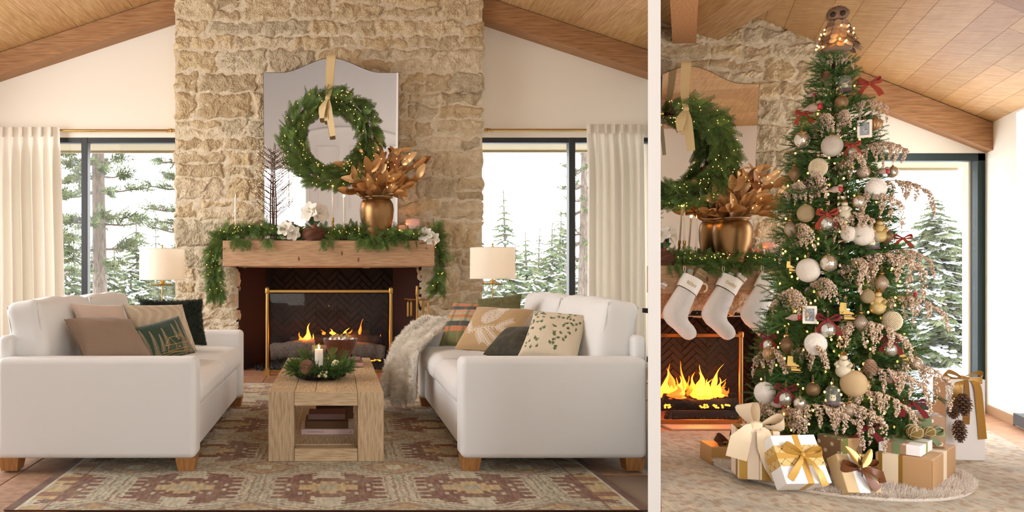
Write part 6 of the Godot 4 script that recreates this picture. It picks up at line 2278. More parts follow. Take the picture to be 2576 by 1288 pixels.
func fire_right() -> void:
	var c = Vector3(3.67, FR, -7.95)
	var at = func(px: float, py: float, d: float) -> Vector3: return W(px, py, d)
	# hearth strip, screen, logs, flames
	var hs = thing("hearth_slab", "pale pink stone hearth strip before the tree room fire", "hearth", Vector3(4.2, FR, -7.7))
	obj("slab", MB.new().soft(Vector3(0, 0.012, 0.02), Vector3(1.75, 0.024, 0.44), 0.006, 2), mk("hearth_stone", "#d3a788", 0.5, 0.0, {"bump": [0.05, 0.05]}), hs)
	var sx = W(1864, 0, 7.72).x
	var o = thing("fire_screen", "brass framed glass fire screen partly hidden by the stockings", "fire screen", Vector3(sx, FR + 0.0245, -7.72))
	var brass = mk("polished_copper_brass", "#b5804a", 0.3, 1.0)
	var h = 0.925
	var w = sx - (785.0 / F * 7.72 + 0.08)
	obj("post", MB.new().tube([Vector3(0, 0.0, 0), Vector3(0, h, 0)], 0.019, 14), brass, o)
	obj("post_cap", MB.new().at(Transform3D(Basis.IDENTITY, Vector3(0, h - 0.045, 0))).lathe([[0.02, 0.0], [0.027, 0.004], [0.027, 0.045], [0.02, 0.058], [0.0, 0.064]], 16), brass, o)
	obj("top_rail", MB.new().box(Vector3(-w / 2, h - 0.025, 0), Vector3(w, 0.032, 0.02), 0.003), brass, o, false)
	obj("bottom_rail", MB.new().box(Vector3(-w / 2, 0.02, 0), Vector3(w, 0.04, 0.03), 0.003), brass, o, false)
	obj("glass", MB.new().box(Vector3(-w / 2, h / 2, 0), Vector3(w, h - 0.1, 0.006), 0.0), mk("window_glass", "#ffffff", 0.02), o, false)
	var char_ = mk("char", "#ffffff")
	for q in [[1690, 1012, 8.25, 1850, 1000, 8.3, 0.06, "charred log lying across the tree room fire"], [1668, 1000, 8.2, 1770, 1022, 8.12, 0.05, "charred log slanting at the front of the tree room fire"], [1760, 1020, 8.12, 1868, 1012, 8.2, 0.055, "charred log end showing beside the screen's brass post"], [1700, 985, 8.32, 1800, 990, 8.35, 0.05, "charred log on top of the tree room fire"]]:
		var a = W(q[0], q[1], q[2])
		var e = W(q[3], q[4], q[5])
		var lo = thing("fire_log", q[7], "log", a, 0.0, "logs in the tree room fire")
		var b = MB.new()
		log_mesh(b, Vector3.ZERO, e - a, q[6], int(q[0]))
		obj("bark", b, char_, lo)
	var gr = thing("log_grate", "black iron grate under the tree room fire", "grate", W(1770, 1030, 8.2) * Vector3(1, 0, 1) + Vector3(0, FR, 0))
	var iron = mk("black_iron", "#1c1b1a", 0.5, 0.6)
	obj("front_bar", MB.new().box(Vector3(0, 0.09, 0.19), Vector3(0.86, 0.03, 0.02), 0.003), iron, gr, false)
	obj("front_bar", MB.new().box(Vector3(0, 0.045, 0.2), Vector3(0.86, 0.09, 0.02), 0.003), iron, gr, false)
	gravel(Vector3(4.02, FR + 0.01, -8.2), 0.44, 0.22, UX, "black lava rock on the tree room fireplace floor", 500)
	var f = thing("fire_flames", "tall orange flames behind the glass of the tree room fire", "flames", W(1760, 1000, 8.25))
	var hot = mk("fire_flame_glow", "#ffb347", 0.6, 0.0, {"glow": 3.2, "glowc": "#ff9a2e"})
	var mild = mk("fire_flame_orange", "#ff8a2a", 0.6, 0.0, {"glow": 2.0, "glowc": "#f06a1c"})
	for q in [[1674, 995, 8.26, 0.3, 0.12, 0.1, 0], [1690, 992, 8.3, 0.34, 0.13, -0.1, 1], [1706, 996, 8.24, 0.22, 0.12, 0.15, 0], [1722, 990, 8.3, 0.36, 0.07, -0.15, 1], [1740, 992, 8.26, 0.24, 0.1, 0.1, 1], [1756, 996, 8.2, 0.26, 0.14, 0.1, 0], [1764, 996, 8.24, 0.34, 0.1, -0.05, 0], [1778, 998, 8.2, 0.2, 0.14, 0.3, 0], [1790, 998, 8.26, 0.36, 0.1, 0.36, 0], [1806, 996, 8.2, 0.2, 0.11, 0.15, 0], [1818, 994, 8.22, 0.16, 0.09, 0.2, 1], [1770, 1000, 8.12, 0.12, 0.18, 0.0, 0], [1700, 1000, 8.14, 0.14, 0.2, 0.1, 1]]:
		var b = MB.new()
		flame(b, W(q[0], q[1], q[2]) - f.position, q[3], q[4] * 0.8, q[5], q[0])
		flame(b, W(q[0] + 7, q[1] + 4, q[2] + 0.02) - f.position, q[3] * 0.6, q[4] * 0.7, q[5] + 0.25, q[0] * 2.3)
		flame(b, W(q[0] - 8, q[1] + 5, q[2] + 0.03) - f.position, q[3] * 0.45, q[4] * 0.6, q[5] - 0.3, q[0] * 3.1)
		obj("flame", b, mild if q[6] else hot, f)
	var em = MB.new()
	for k in 34:
		em.ball(W([1680, 1772, 1800, 1824][k % 4] + rnd(-11, 11), rnd(1018, 1026), 8.06) - f.position, Vector3(0.013, 0.011, 0.01), 5, 3)
	obj("embers", em, hot, f).set_meta("kind", "stuff")
	glow_lamp("fire_light", W(1760, 960, 8.2), 1.2, "#ff8a3c", 0.12)

func stockings() -> void:
	var fur = mk("stocking_fur", "#fbf8f4", 0.98, 0.0, {"sheen": 0.5, "bump": [0.12, 1.0], "scale": Vector3(5, 5, 5)})
	var cuffm = mk("stocking_cuff", "#fdfbf5", 0.95, 0.0, {"sheen": 0.2, "bump": [0.3, 0.03], "scale": Vector3(5, 5, 5)})
	var k = 7.52 / F / 6.134
	var st = [[310, 400, 570, 560], [240, 500, 540, 650], [170, 620, 500, 740], [100, 730, 470, 830], [72, 820, 455, 882], [88, 900, 465, 930], [150, 990, 500, 975], [240, 1060, 545, 1020], [325, 1140, 580, 1080], [378, 1195, 592, 1130], [425, 1226, 575, 1185], [470, 1235, 522, 1222]]
	var loft = func(rows_in: Array, deep: float) -> MB:
		var rows = []
		for q in rows_in:
			var a = Vector2(q[0] - 410, 60 - q[1]) * k
			var b = Vector2(q[2] - 410, 60 - q[3]) * k
			var c = (a + b) / 2
			var h = (b - a) / 2
			var row = PackedVector3Array()
			for s in 28:
				var t = -TAU * s / 28
				row.append(Vector3(c.x + h.x * cos(t), c.y + h.y * cos(t), 0.0 + sin(t) * minf(deep, h.length() * 0.75)))
			rows.append(row)
		rows.reverse()
		return MB.new().grid(rows, true)
	var names = [["Miles", 1722.0, "white fur stocking with gold name and candy cane, nearest the white wall"], ["Emily", 1820.0, "white fur stocking with gold name holding a white gift, middle of the mantel"], ["", 1918.0, "white fur stocking half hidden by the Christmas tree branches"]]
	for n in 3:
		var top = W(names[n][1], 664, 7.53)
		var o = thing("stocking", names[n][2], "stocking", top, 0.0, "white stockings on the mantel")
		obj("sock", loft.call(st, 0.07), fur, o)
		obj("cuff", loft.call([[393, 192, 690, 352], [340, 285, 640, 458], [296, 378, 582, 562]], 0.082), cuffm, o)
		obj("cuff_rim", loft.call([[398, 196, 686, 350], [392, 190, 692, 354], [404, 210, 680, 350]], 0.078), cuffm, o)
		obj("loop", MB.new().tube([Vector3(-0.008, -0.02, 0), Vector3(-0.012, -0.06, 0.0), Vector3(0.0, -0.085, 0)], 0.003, 6), cuffm, o)
		obj("loop", MB.new().tube([Vector3(0.006, -0.02, 0), Vector3(0.01, -0.06, 0.0), Vector3(0.002, -0.085, 0)], 0.003, 6), cuffm, o)
		if names[n][0]:
			var tm = TextMesh.new()
			tm.text = names[n][0]
			tm.font_size = 32
			tm.pixel_size = 0.0013
			tm.depth = 0.002
			var f = SystemFont.new()
			f.font_names = ["Droid Serif"]
			f.font_italic = true
			tm.font = f
			var l = put("embroidered_name", tm, mk("gold_thread", "#c9a861", 0.4, 0.4), o)
			l.position = Vector3(50 * k, -310 * k, 0.083)
			l.rotation.z = -0.5
		var hk = thing("stocking_hook", ["brass hook of the stocking nearest the white wall", "brass hook of the middle stocking", "brass hook of the stocking by the tree"][n], "hook", top, 0.0, "brass stocking hooks")
		hk.position = Vector3(top.x, 1.189, -7.57)
		var brass = mk("aged_brass", "#a98549", 0.35, 1.0)
		obj("plate", MB.new().box(Vector3(0, 0.004, -0.03), Vector3(0.09, 0.006, 0.06), 0.001), brass, hk, false)
		obj("drop", MB.new().box(Vector3(0, -0.03, 0.013), Vector3(0.016, 0.07, 0.006), 0.001), brass, hk, false)
		obj("curl", MB.new().tube([Vector3(0, -0.06, 0.014), Vector3(0, -0.07, 0.03), Vector3(0, -0.055, 0.044)], 0.004, 6), brass, hk)
	# what fills them
	var kraft = mk("kraft_paper", "#b89468", 0.8)
	var sg = mk("sage_paper", "#93a08c", 0.7)
	var wh = mk("white_paper", "#f0eeea", 0.6)
	var tanp = mk("tan_wool", "#ad9672", 0.95, 0.0, {"bump": [0.2, 0.6], "scale": Vector3(6, 6, 6)})
	small_box("small sage gift standing in the stocking with the candy cane", W(1733, 692, 7.53), Vector3(0.05, 0.12, 0.045), -0.25, sg, kraft)
	small_box("knit-wrapped tan bundle leaning out of the stocking with the candy cane", W(1757, 694, 7.54), Vector3(0.1, 0.14, 0.06), -0.6, tanp, kraft)
	small_box("small mint gift standing in the middle stocking", W(1833, 698, 7.53), Vector3(0.055, 0.1, 0.05), -0.35, sg, wh)
	small_box("flat white gift leaning out of the middle stocking", W(1858, 706, 7.54), Vector3(0.1, 0.13, 0.045), -0.7, wh, kraft)
	small_box("small tan gift in the stocking half hidden by the tree", W(1936, 692, 7.53), Vector3(0.06, 0.09, 0.05), -0.4, kraft, wh)
	small_box("little gift poking out of a stocking beside the white wall", W(1669, 718, 7.53), Vector3(0.05, 0.07, 0.04), -0.5, mk("mauve_paper", "#b8a498", 0.7), wh)
	var cc = thing("candy_cane", "pale candy cane hooked over the white stocking's cuff", "candy cane", W(1771, 725, 7.5))
	var pth = []
	for i in 15:
		var a = -0.9 + 4.0 * i / 14.0
		pth.append(Vector3(cos(PI - a) * 0.032 + 0.0, sin(PI - a) * 0.032, 0.0))
	pth.append(Vector3(-0.02, -0.03, -0.01))
	pth = curve([Vector3(-0.05, 0.0, -0.02), Vector3(-0.03, 0.035, -0.005), Vector3(0.0, 0.045, 0), Vector3(0.025, 0.03, 0), Vector3(0.03, 0.0, 0), Vector3(0.018, -0.025, 0.002), Vector3(-0.004, -0.035, 0.004)], 24)
	obj("cane", MB.new().tube(pth, 0.0085, 10), mk("candy_cream", "#e7cfa8", 0.3, 0.0, {"coat": 0.6}), cc)

func small_box(label: String, at: Vector3, s: Vector3, tilt: float, mat: Material, rib: Material) -> void:
	var o = thing("small_gift", label, "gift", at, 0.0, "small gifts in the stockings")
	o.rotation.z = tilt
	obj("box", MB.new().soft(Vector3.ZERO, s, 0.006, 2), mat, o)
	obj("ribbon", MB.new().box(Vector3(0, s.y * 0.12, 0), Vector3(s.x + 0.002, 0.014, s.z + 0.002), 0.0005), rib, o, false)

# ---------------------------------------------------------------- the Christmas tree and its ornaments
const TX := 4.02
const TZ := -6.1

func tree_r(y: float) -> float:      # radius of the tree at a height
	var prof = [[-0.36, 0.40], [-0.22, 0.58], [-0.02, 0.61], [0.25, 0.595], [0.6, 0.56], [0.9, 0.505], [1.22, 0.485], [1.54, 0.43], [1.86, 0.385], [2.18, 0.335], [2.41, 0.265], [2.66, 0.14], [2.9, 0.05], [3.2, 0.03]]
	if y <= prof[0][0]:
		return prof[0][1]
	for k in prof.size() - 1:
		if y < prof[k + 1][0]:
			return 0.94 * lerpf(prof[k][1], prof[k + 1][1], (y - prof[k][0]) / (prof[k + 1][0] - prof[k][0]))
	return 0.03

func on_tree(px: float, py: float, k := 1.0) -> Vector3:      # the place on the tree's near side that is seen at that spot
	var best = Vector3()
	var near = 99.0
	for i in 120:
		var q = W(px, py, 5.2 + i * 0.012)
		var gap = Vector2(q.x - TX, q.z - TZ).length() - tree_r(q.y) * k
		if gap <= 0.0:
			return q
		if gap < near:
			near = gap
			best = q
	return best

func christmas_tree() -> void:
	var o = thing("christmas_tree", "tall green spruce Christmas tree full of ornaments beside the teal window", "tree", Vector3(TX, FR, TZ))
	var bark = mk("twig_brown", "#4a3626", 0.9)
	obj("trunk", MB.new().tube([Vector3(0, 0.03, 0), Vector3(0, 1.5, 0), Vector3(0, 3.3, 0)], [0.05, 0.035, 0.012], 10), bark, o)
	for k in 4:
		var a = k * PI / 2 + 0.4
		obj("stand_leg", MB.new().tube([Vector3(0, 0.22, 0), Vector3(cos(a) * 0.25, 0.07, sin(a) * 0.25)], 0.014, 6), mk("black_iron", "#1c1b1a", 0.5, 0.6), o)
	var r = RandomNumberGenerator.new()
	r.seed = 12
	var spots = []
	var arms = MB.new()
	var to_eye = Vector2(-TX, -TZ).normalized()
	var y = -0.30
	var lv = 0
	while y < 2.86:
		var R = tree_r(y)
		var n = int(6 + R * 27)
		for k in n:
			var a = TAU * (k + r.randf() * 0.7) / n + lv * 0.9
			var out = Vector3(cos(a), 0, sin(a))
			if Vector2(out.x, out.z).dot(to_eye) < -0.55:
				continue
			var rr = R * r.randf_range(0.7, 1.02)
			var tipy = y + r.randf_range(-0.03, 0.07)
			var root = Vector3(0, y - FR - 0.02, 0)
			var tip = Vector3(out.x * rr, tipy - FR, out.z * rr)
			arms.tube([root + (tip - root) * 0.15, tip], [0.006, 0.003], 3, false)
			var d = (tip - root).normalized()
			var side = d.cross(Vector3.UP).normalized()
			var l = r.randf_range(0.17, 0.25) * (0.75 + 0.35 * minf(1.0, R / 0.4))
			var steps = maxi(1, int(rr / 0.095))
			for e in steps + 1:
				var f = 1.0 - e * 0.085 / maxf(rr, 0.12) - l * 0.7 / maxf(rr, 0.15)
				if f < 0.12 and e > 0:
					break
				var q = root.lerp(tip, maxf(f, 0.05))
				var dd = d if e == 0 else (d + side * (1.0 if e % 2 else -1.0) * r.randf_range(0.4, 1.0) + Vector3(0, r.randf_range(-0.55, 0.4), 0)).normalized()
				var bs = frame(dd)
				var z = bs.y.cross(Vector3.UP).normalized()
				spots.append(Transform3D(Basis(z, bs.y, z.cross(bs.y)).rotated(bs.y, r.randf_range(-1.3, 1.3)).scaled_local(Vector3(l, l, l)), q))
		y += 0.05 if R > 0.3 else 0.042
		lv += 1
	for k in 26:      # upright tips at the crown and low hanging boughs at the front
		var a = r.randf() * TAU
		var l = r.randf_range(0.1, 0.16)
		spots.append(Transform3D(frame(Vector3(cos(a) * 0.7, r.randf_range(0.1, 0.9), sin(a) * 0.7), a).scaled_local(Vector3(l, l, l)), Vector3(0, 3.2 + r.randf_range(-0.12, 0.02), 0)))
	for q in [[2040, 1095], [2075, 1100], [2105, 1085], [2062, 1075], [2250, 1075], [2215, 1085], [2290, 1050], [2320, 1030], [1895, 1040], [2335, 990], [2090, 1110], [2050, 1085]]:
		var p = on_tree(q[0], q[1], 0.95) - o.position
		for e in 3:
			var l = r.randf_range(0.16, 0.22)
			spots.append(Transform3D(frame(Vector3(to_eye.x * 0.6 + r.randf_range(-0.5, 0.5), -0.45, to_eye.y * 0.6 + r.randf_range(-0.5, 0.5)), r.randf() * 6.0).scaled_local(Vector3(l, l, l)), p - Vector3(to_eye.x, -0.2, to_eye.y) * 0.12))
	obj("branches", arms, bark, o).set_meta("kind", "stuff")
	sprigs_at(o, "spruce_twigs", fir_sprig(), mk("spruce_green", "#52743a", 0.6, 0.0, {"vc": true, "back": "#3a5f26"}), spots, Color(1, 1, 1), 0.38)
	# the string of lights
	var sl = thing("string_lights", "warm fairy lights wound through the Christmas tree", "lights", Vector3(TX, FR, TZ))
	var bulbs = []
	for k in 165:
		var py = 150.0 + 960.0 * sqrt((k + r.randf()) / 165.0)
		var h = EYE - (py - VY) * 5.7 / F
		var px = 2107.0 + r.randf_range(-1, 1) * tree_r(h) * 355.0
		bulbs.append(on_tree(px, py, r.randf_range(0.72, 0.98)) - sl.position)
	lights_at(sl, "bulbs", bulbs, 0.0075, 13.0)
	for k in 6:
		glow_lamp("fairy_light_glow", on_tree(2107 + (60 if k % 2 else -60), 300 + k * 140, 0.55) - sl.position, 0.05, "#ffb650", 0.05, sl)
	topper()
	sprays()
	ornaments()

func topper() -> void:
	var at = W(2107, 134, 6.0)
	var o = thing("tree_topper", "owl tree topper of bark scales glowing with lights at the very top", "tree topper", at)
	var r = RandomNumberGenerator.new()
	r.seed = 3
	var bark = [mk("bark_scale", "#a98c72", 0.9, 0.0, {"bump": [0.1, 0.3], "scale": Vector3(8, 8, 8)}), mk("bark_scale_pale", "#c4ab90", 0.9), mk("bark_scale_dark", "#866a54", 0.9)]
	obj("body", MB.new().lathe([[0.0, 0.02], [0.085, 0.02], [0.095, 0.09], [0.075, 0.17], [0.058, 0.22], [0.0, 0.22]], 18), bark[2], o)
	obj("head", MB.new().ball(Vector3(0, 0.275, 0), Vector3(0.066, 0.056, 0.066), 18, 12), mk("head_husk", "#8e725c", 0.95, 0.0, {"bump": [0.15, 1.2], "scale": Vector3(6, 6, 6)}), o)
	for i in 6:
		var t = i / 5.0
		var y = 0.205 - t * 0.165
		var rr = 0.066 + 0.052 * t
		var n = 9 + i
		for k in n:
			var a = TAU * (k + 0.5 * (i % 2)) / n
			var out = Vector3(cos(a), 0, sin(a))
			var b = MB.new()
			leaf(b, out * rr * 0.9 + Vector3(0, y + 0.02, 0), Vector3(out.x * (0.3 + 0.35 * t), -1, out.z * (0.3 + 0.35 * t)), out + Vector3(0, 0.2, 0), 0.05 + 0.014 * t, 0.045, -0.15, -0.2)
			obj("scale", b, bark[r.randi() % 3], o)
	for a0 in [-0.45, 0.5]:
		var dir = Vector3(-0.55 * cos(a0) + 0.83 * sin(a0), 0, 0.83 * cos(a0) + 0.55 * sin(a0))
		obj("eye", MB.new().ball(Vector3(0, 0.265, 0) + dir * 0.056, Vector3(0.02, 0.02, 0.02), 12, 8), mk("eye_dark", "#2a1c12", 0.8), o)
	var husk = MB.new()
	for k in 260:
		var d = Vector3(r.randf_range(-1, 1), r.randf_range(-0.5, 1), r.randf_range(-1, 1)).normalized()
		var q = Vector3(0, 0.275, 0) + d * Vector3(0.064, 0.055, 0.064)
		var s = d.cross(Vector3(r.randf(), 1, 0.3)).normalized() * 0.004
		husk.tri(husk.p(q + s), husk.p(q + d * 0.014 + Vector3(0, -0.004, 0)), husk.p(q - s))
	obj("husk_fibres", husk, bark[2], o, false).set_meta("kind", "stuff")
	var bl = []
	for k in 24:
		var a = r.randf() * TAU
		var t = r.randf()
		bl.append(Vector3(cos(a) * (0.075 + 0.055 * t), 0.22 - 0.19 * t, sin(a) * (0.075 + 0.055 * t)))
	lights_at(o, "bulbs", bl, 0.0058, 12.0)
	o.scale = Vector3(1.15, 1.12, 1.15)
	glow_lamp("topper_glow", Vector3(-0.09, 0.08, 0.14), 0.02, "#ffb650", 0.04, o)

func spray_mesh(v: int) -> ArrayMesh:
	var r = RandomNumberGenerator.new()
	r.seed = 100 + v
	var b = MB.new()
	b.tinted = true
	var stem = curve([Vector3(-0.13, 0.0, -0.05), Vector3(-0.04, 0.035, 0.0), Vector3(0.08, 0.02, 0.03), Vector3(0.17, -0.05, 0.04)], 16)
	b.tint(lin("#a98666"))
	b.tube(stem, 0.0028, 4, false)
	for k in 7:
		var a: Vector3 = stem[2 + k * 2]
		var dir = Vector3(r.randf_range(-0.25, 0.45), -1.0, r.randf_range(0.0, 0.45)).normalized()
		var len = r.randf_range(0.11, 0.21)
		var path = curve([a, a + Vector3(dir.x * 0.4, -0.25, dir.z * 0.5) * len + Vector3(0.012, 0, 0.01), a + dir * len], 10)
		for g in 120:
			var t = r.randf()
			var q: Vector3 = path[int(t * 9.0)].lerp(path[int(t * 9.0) + 1], fmod(t * 9.0, 1.0))
			var w = 0.021 * pow(sin(PI * clampf(t * 0.9 + 0.08, 0, 1)), 0.7) * r.randf_range(0.3, 1.0)
			var an = r.randf() * TAU
			q += Vector3(cos(an) * w, r.randf_range(-0.004, 0.004), sin(an) * w)
			var s = r.randf_range(0.0035, 0.0062)
			b.tint(lin(["#dcc7b0", "#cfb398", "#ead9c6", "#c3a287", "#d9bfa6"][r.randi() % 5]))
			var i = []
			for e in [Vector3(s, 0, 0), Vector3(0, 0, s), Vector3(-s, 0, 0), Vector3(0, 0, -s), Vector3(0, s * 1.3, 0), Vector3(0, -s * 1.5, 0)]:
				i.append(b.p(q + e))
			for e in 4:
				b.tri(i[4], i[e], i[(e + 1) % 4])
				b.tri(i[5], i[(e + 1) % 4], i[e])
	return b.mesh(true)

func sprays() -> void:
	var kinds = []
	for k in 4:
		kinds.append(spray_mesh(k))
	var m = mk("champagne_beads", "#ffffff", 0.55, 0.0, {"vc": true})
	var where = [[2105, 150, 0.5, 0, "small beaded spray just under the owl topper"], [2112, 290, 0.85, 1, "beaded spray drooping under the topmost gold mesh ball"], [2068, 300, 0.9, 1, "beaded spray fanning out below the topmost robin"], [2178, 262, 0.7, 0, "beaded spray beneath the highest red bow"], [2212, 372, 0.95, 0, "beaded spray hanging below the ribbed ball by the stamp frame"], [2135, 400, 1.1, 1, "beaded spray falling beside the cream beaded ball"], [2040, 452, 1.2, 1, "beaded spray spreading below the high white onion ornament"], [2000, 470, 0.9, 1, "beaded spray at the tree's edge facing the bronze urn"], [2245, 470, 1.15, 0, "beaded spray at the window edge below the clear ball"], [2190, 500, 1.0, 0, "beaded spray under the fuzzy cream ball"], [2005, 580, 1.25, 1, "beaded spray sweeping over the tree beside the studded candles"], [2095, 562, 1.0, 1, "beaded spray under the bow tied to the silver ball"], [2140, 545, 0.8, 0, "thin beaded spray hanging over the spiral wool ball"], [2150, 668, 1.25, 1, "beaded spray across the tree below the middle glass cloche"], [2222, 655, 1.25, 0, "beaded spray by the middle mesh onion at the window side"], [2265, 640, 0.9, 0, "beaded spray below the small red bow at the window"], [1985, 745, 1.3, 1, "beaded spray beside the third stocking"], [2065, 715, 1.1, 1, "beaded spray above the lower stamp frame"], [2175, 825, 1.2, 0, "beaded spray hanging below the brown mesh onion"], [2275, 760, 1.1, 0, "beaded spray at the window edge above the lower beaded ball"], [1935, 890, 1.2, 1, "beaded spray by the gold ribbed ball near the fire screen"], [2035, 875, 1.2, 1, "beaded spray under the white fur ball"], [2225, 945, 1.2, 0, "beaded spray beside the low red robin"], [2290, 930, 1.2, 0, "beaded spray reaching the tall white gift bag"], [1915, 1030, 1.3, 1, "lowest beaded spray above the cream bow"], [1985, 1045, 1.3, 1, "beaded spray over the white and gold tilted gift"], [2065, 1035, 1.2, 0, "beaded spray low at the middle of the tree"], [2130, 1030, 1.2, 0, "beaded spray below the large twine ball"], [2195, 1000, 1.1, 0, "beaded spray above the lowest dark red bow"]]
	for q in where:
		var at = on_tree(q[0], q[1], 1.02)
		var o = put("beaded_spray", kinds[int(q[0]) % 4], m)
		tag(o, "champagne " + q[4], "spray", "champagne beaded sprays on the Christmas tree")
		var s: float = q[2] * 1.12
		o.transform = Transform3D(Basis(Vector3.UP, -0.58).scaled_local(Vector3(-s if q[3] else s, s, s)) if false else Basis(Vector3.UP, -0.58 + (PI if q[3] else 0.0) * 0.0).scaled_local(Vector3(s, s, s)), at)
		if q[3]:
			o.transform.basis = Basis(Vector3.UP, -0.58 + 2.3).scaled_local(Vector3(s, s, s))

func hang(o: Node3D, top: float, len := 0.05) -> void:
	obj("cord", MB.new().tube([Vector3(-0.003, top, 0), Vector3(-0.006, top + len * 0.6, -0.01), Vector3(0, top + len, -0.02)], 0.0012, 4), mk("twine", "#b8956a", 0.9), o)
	obj("cord", MB.new().tube([Vector3(0.003, top, 0), Vector3(0.006, top + len * 0.6, -0.01), Vector3(0, top + len, -0.02)], 0.0012, 4), mk("twine", "#b8956a", 0.9), o)

func cap(o: Node3D, r: float) -> void:
	obj("cap", MB.new().lathe([[r * 0.24, r * 0.95], [r * 0.26, r * 1.08], [r * 0.1, r * 1.14], [r * 0.1, r * 1.2], [0.0, r * 1.22]], 12), mk("brass", "#b08d4c", 0.3, 1.0), o)

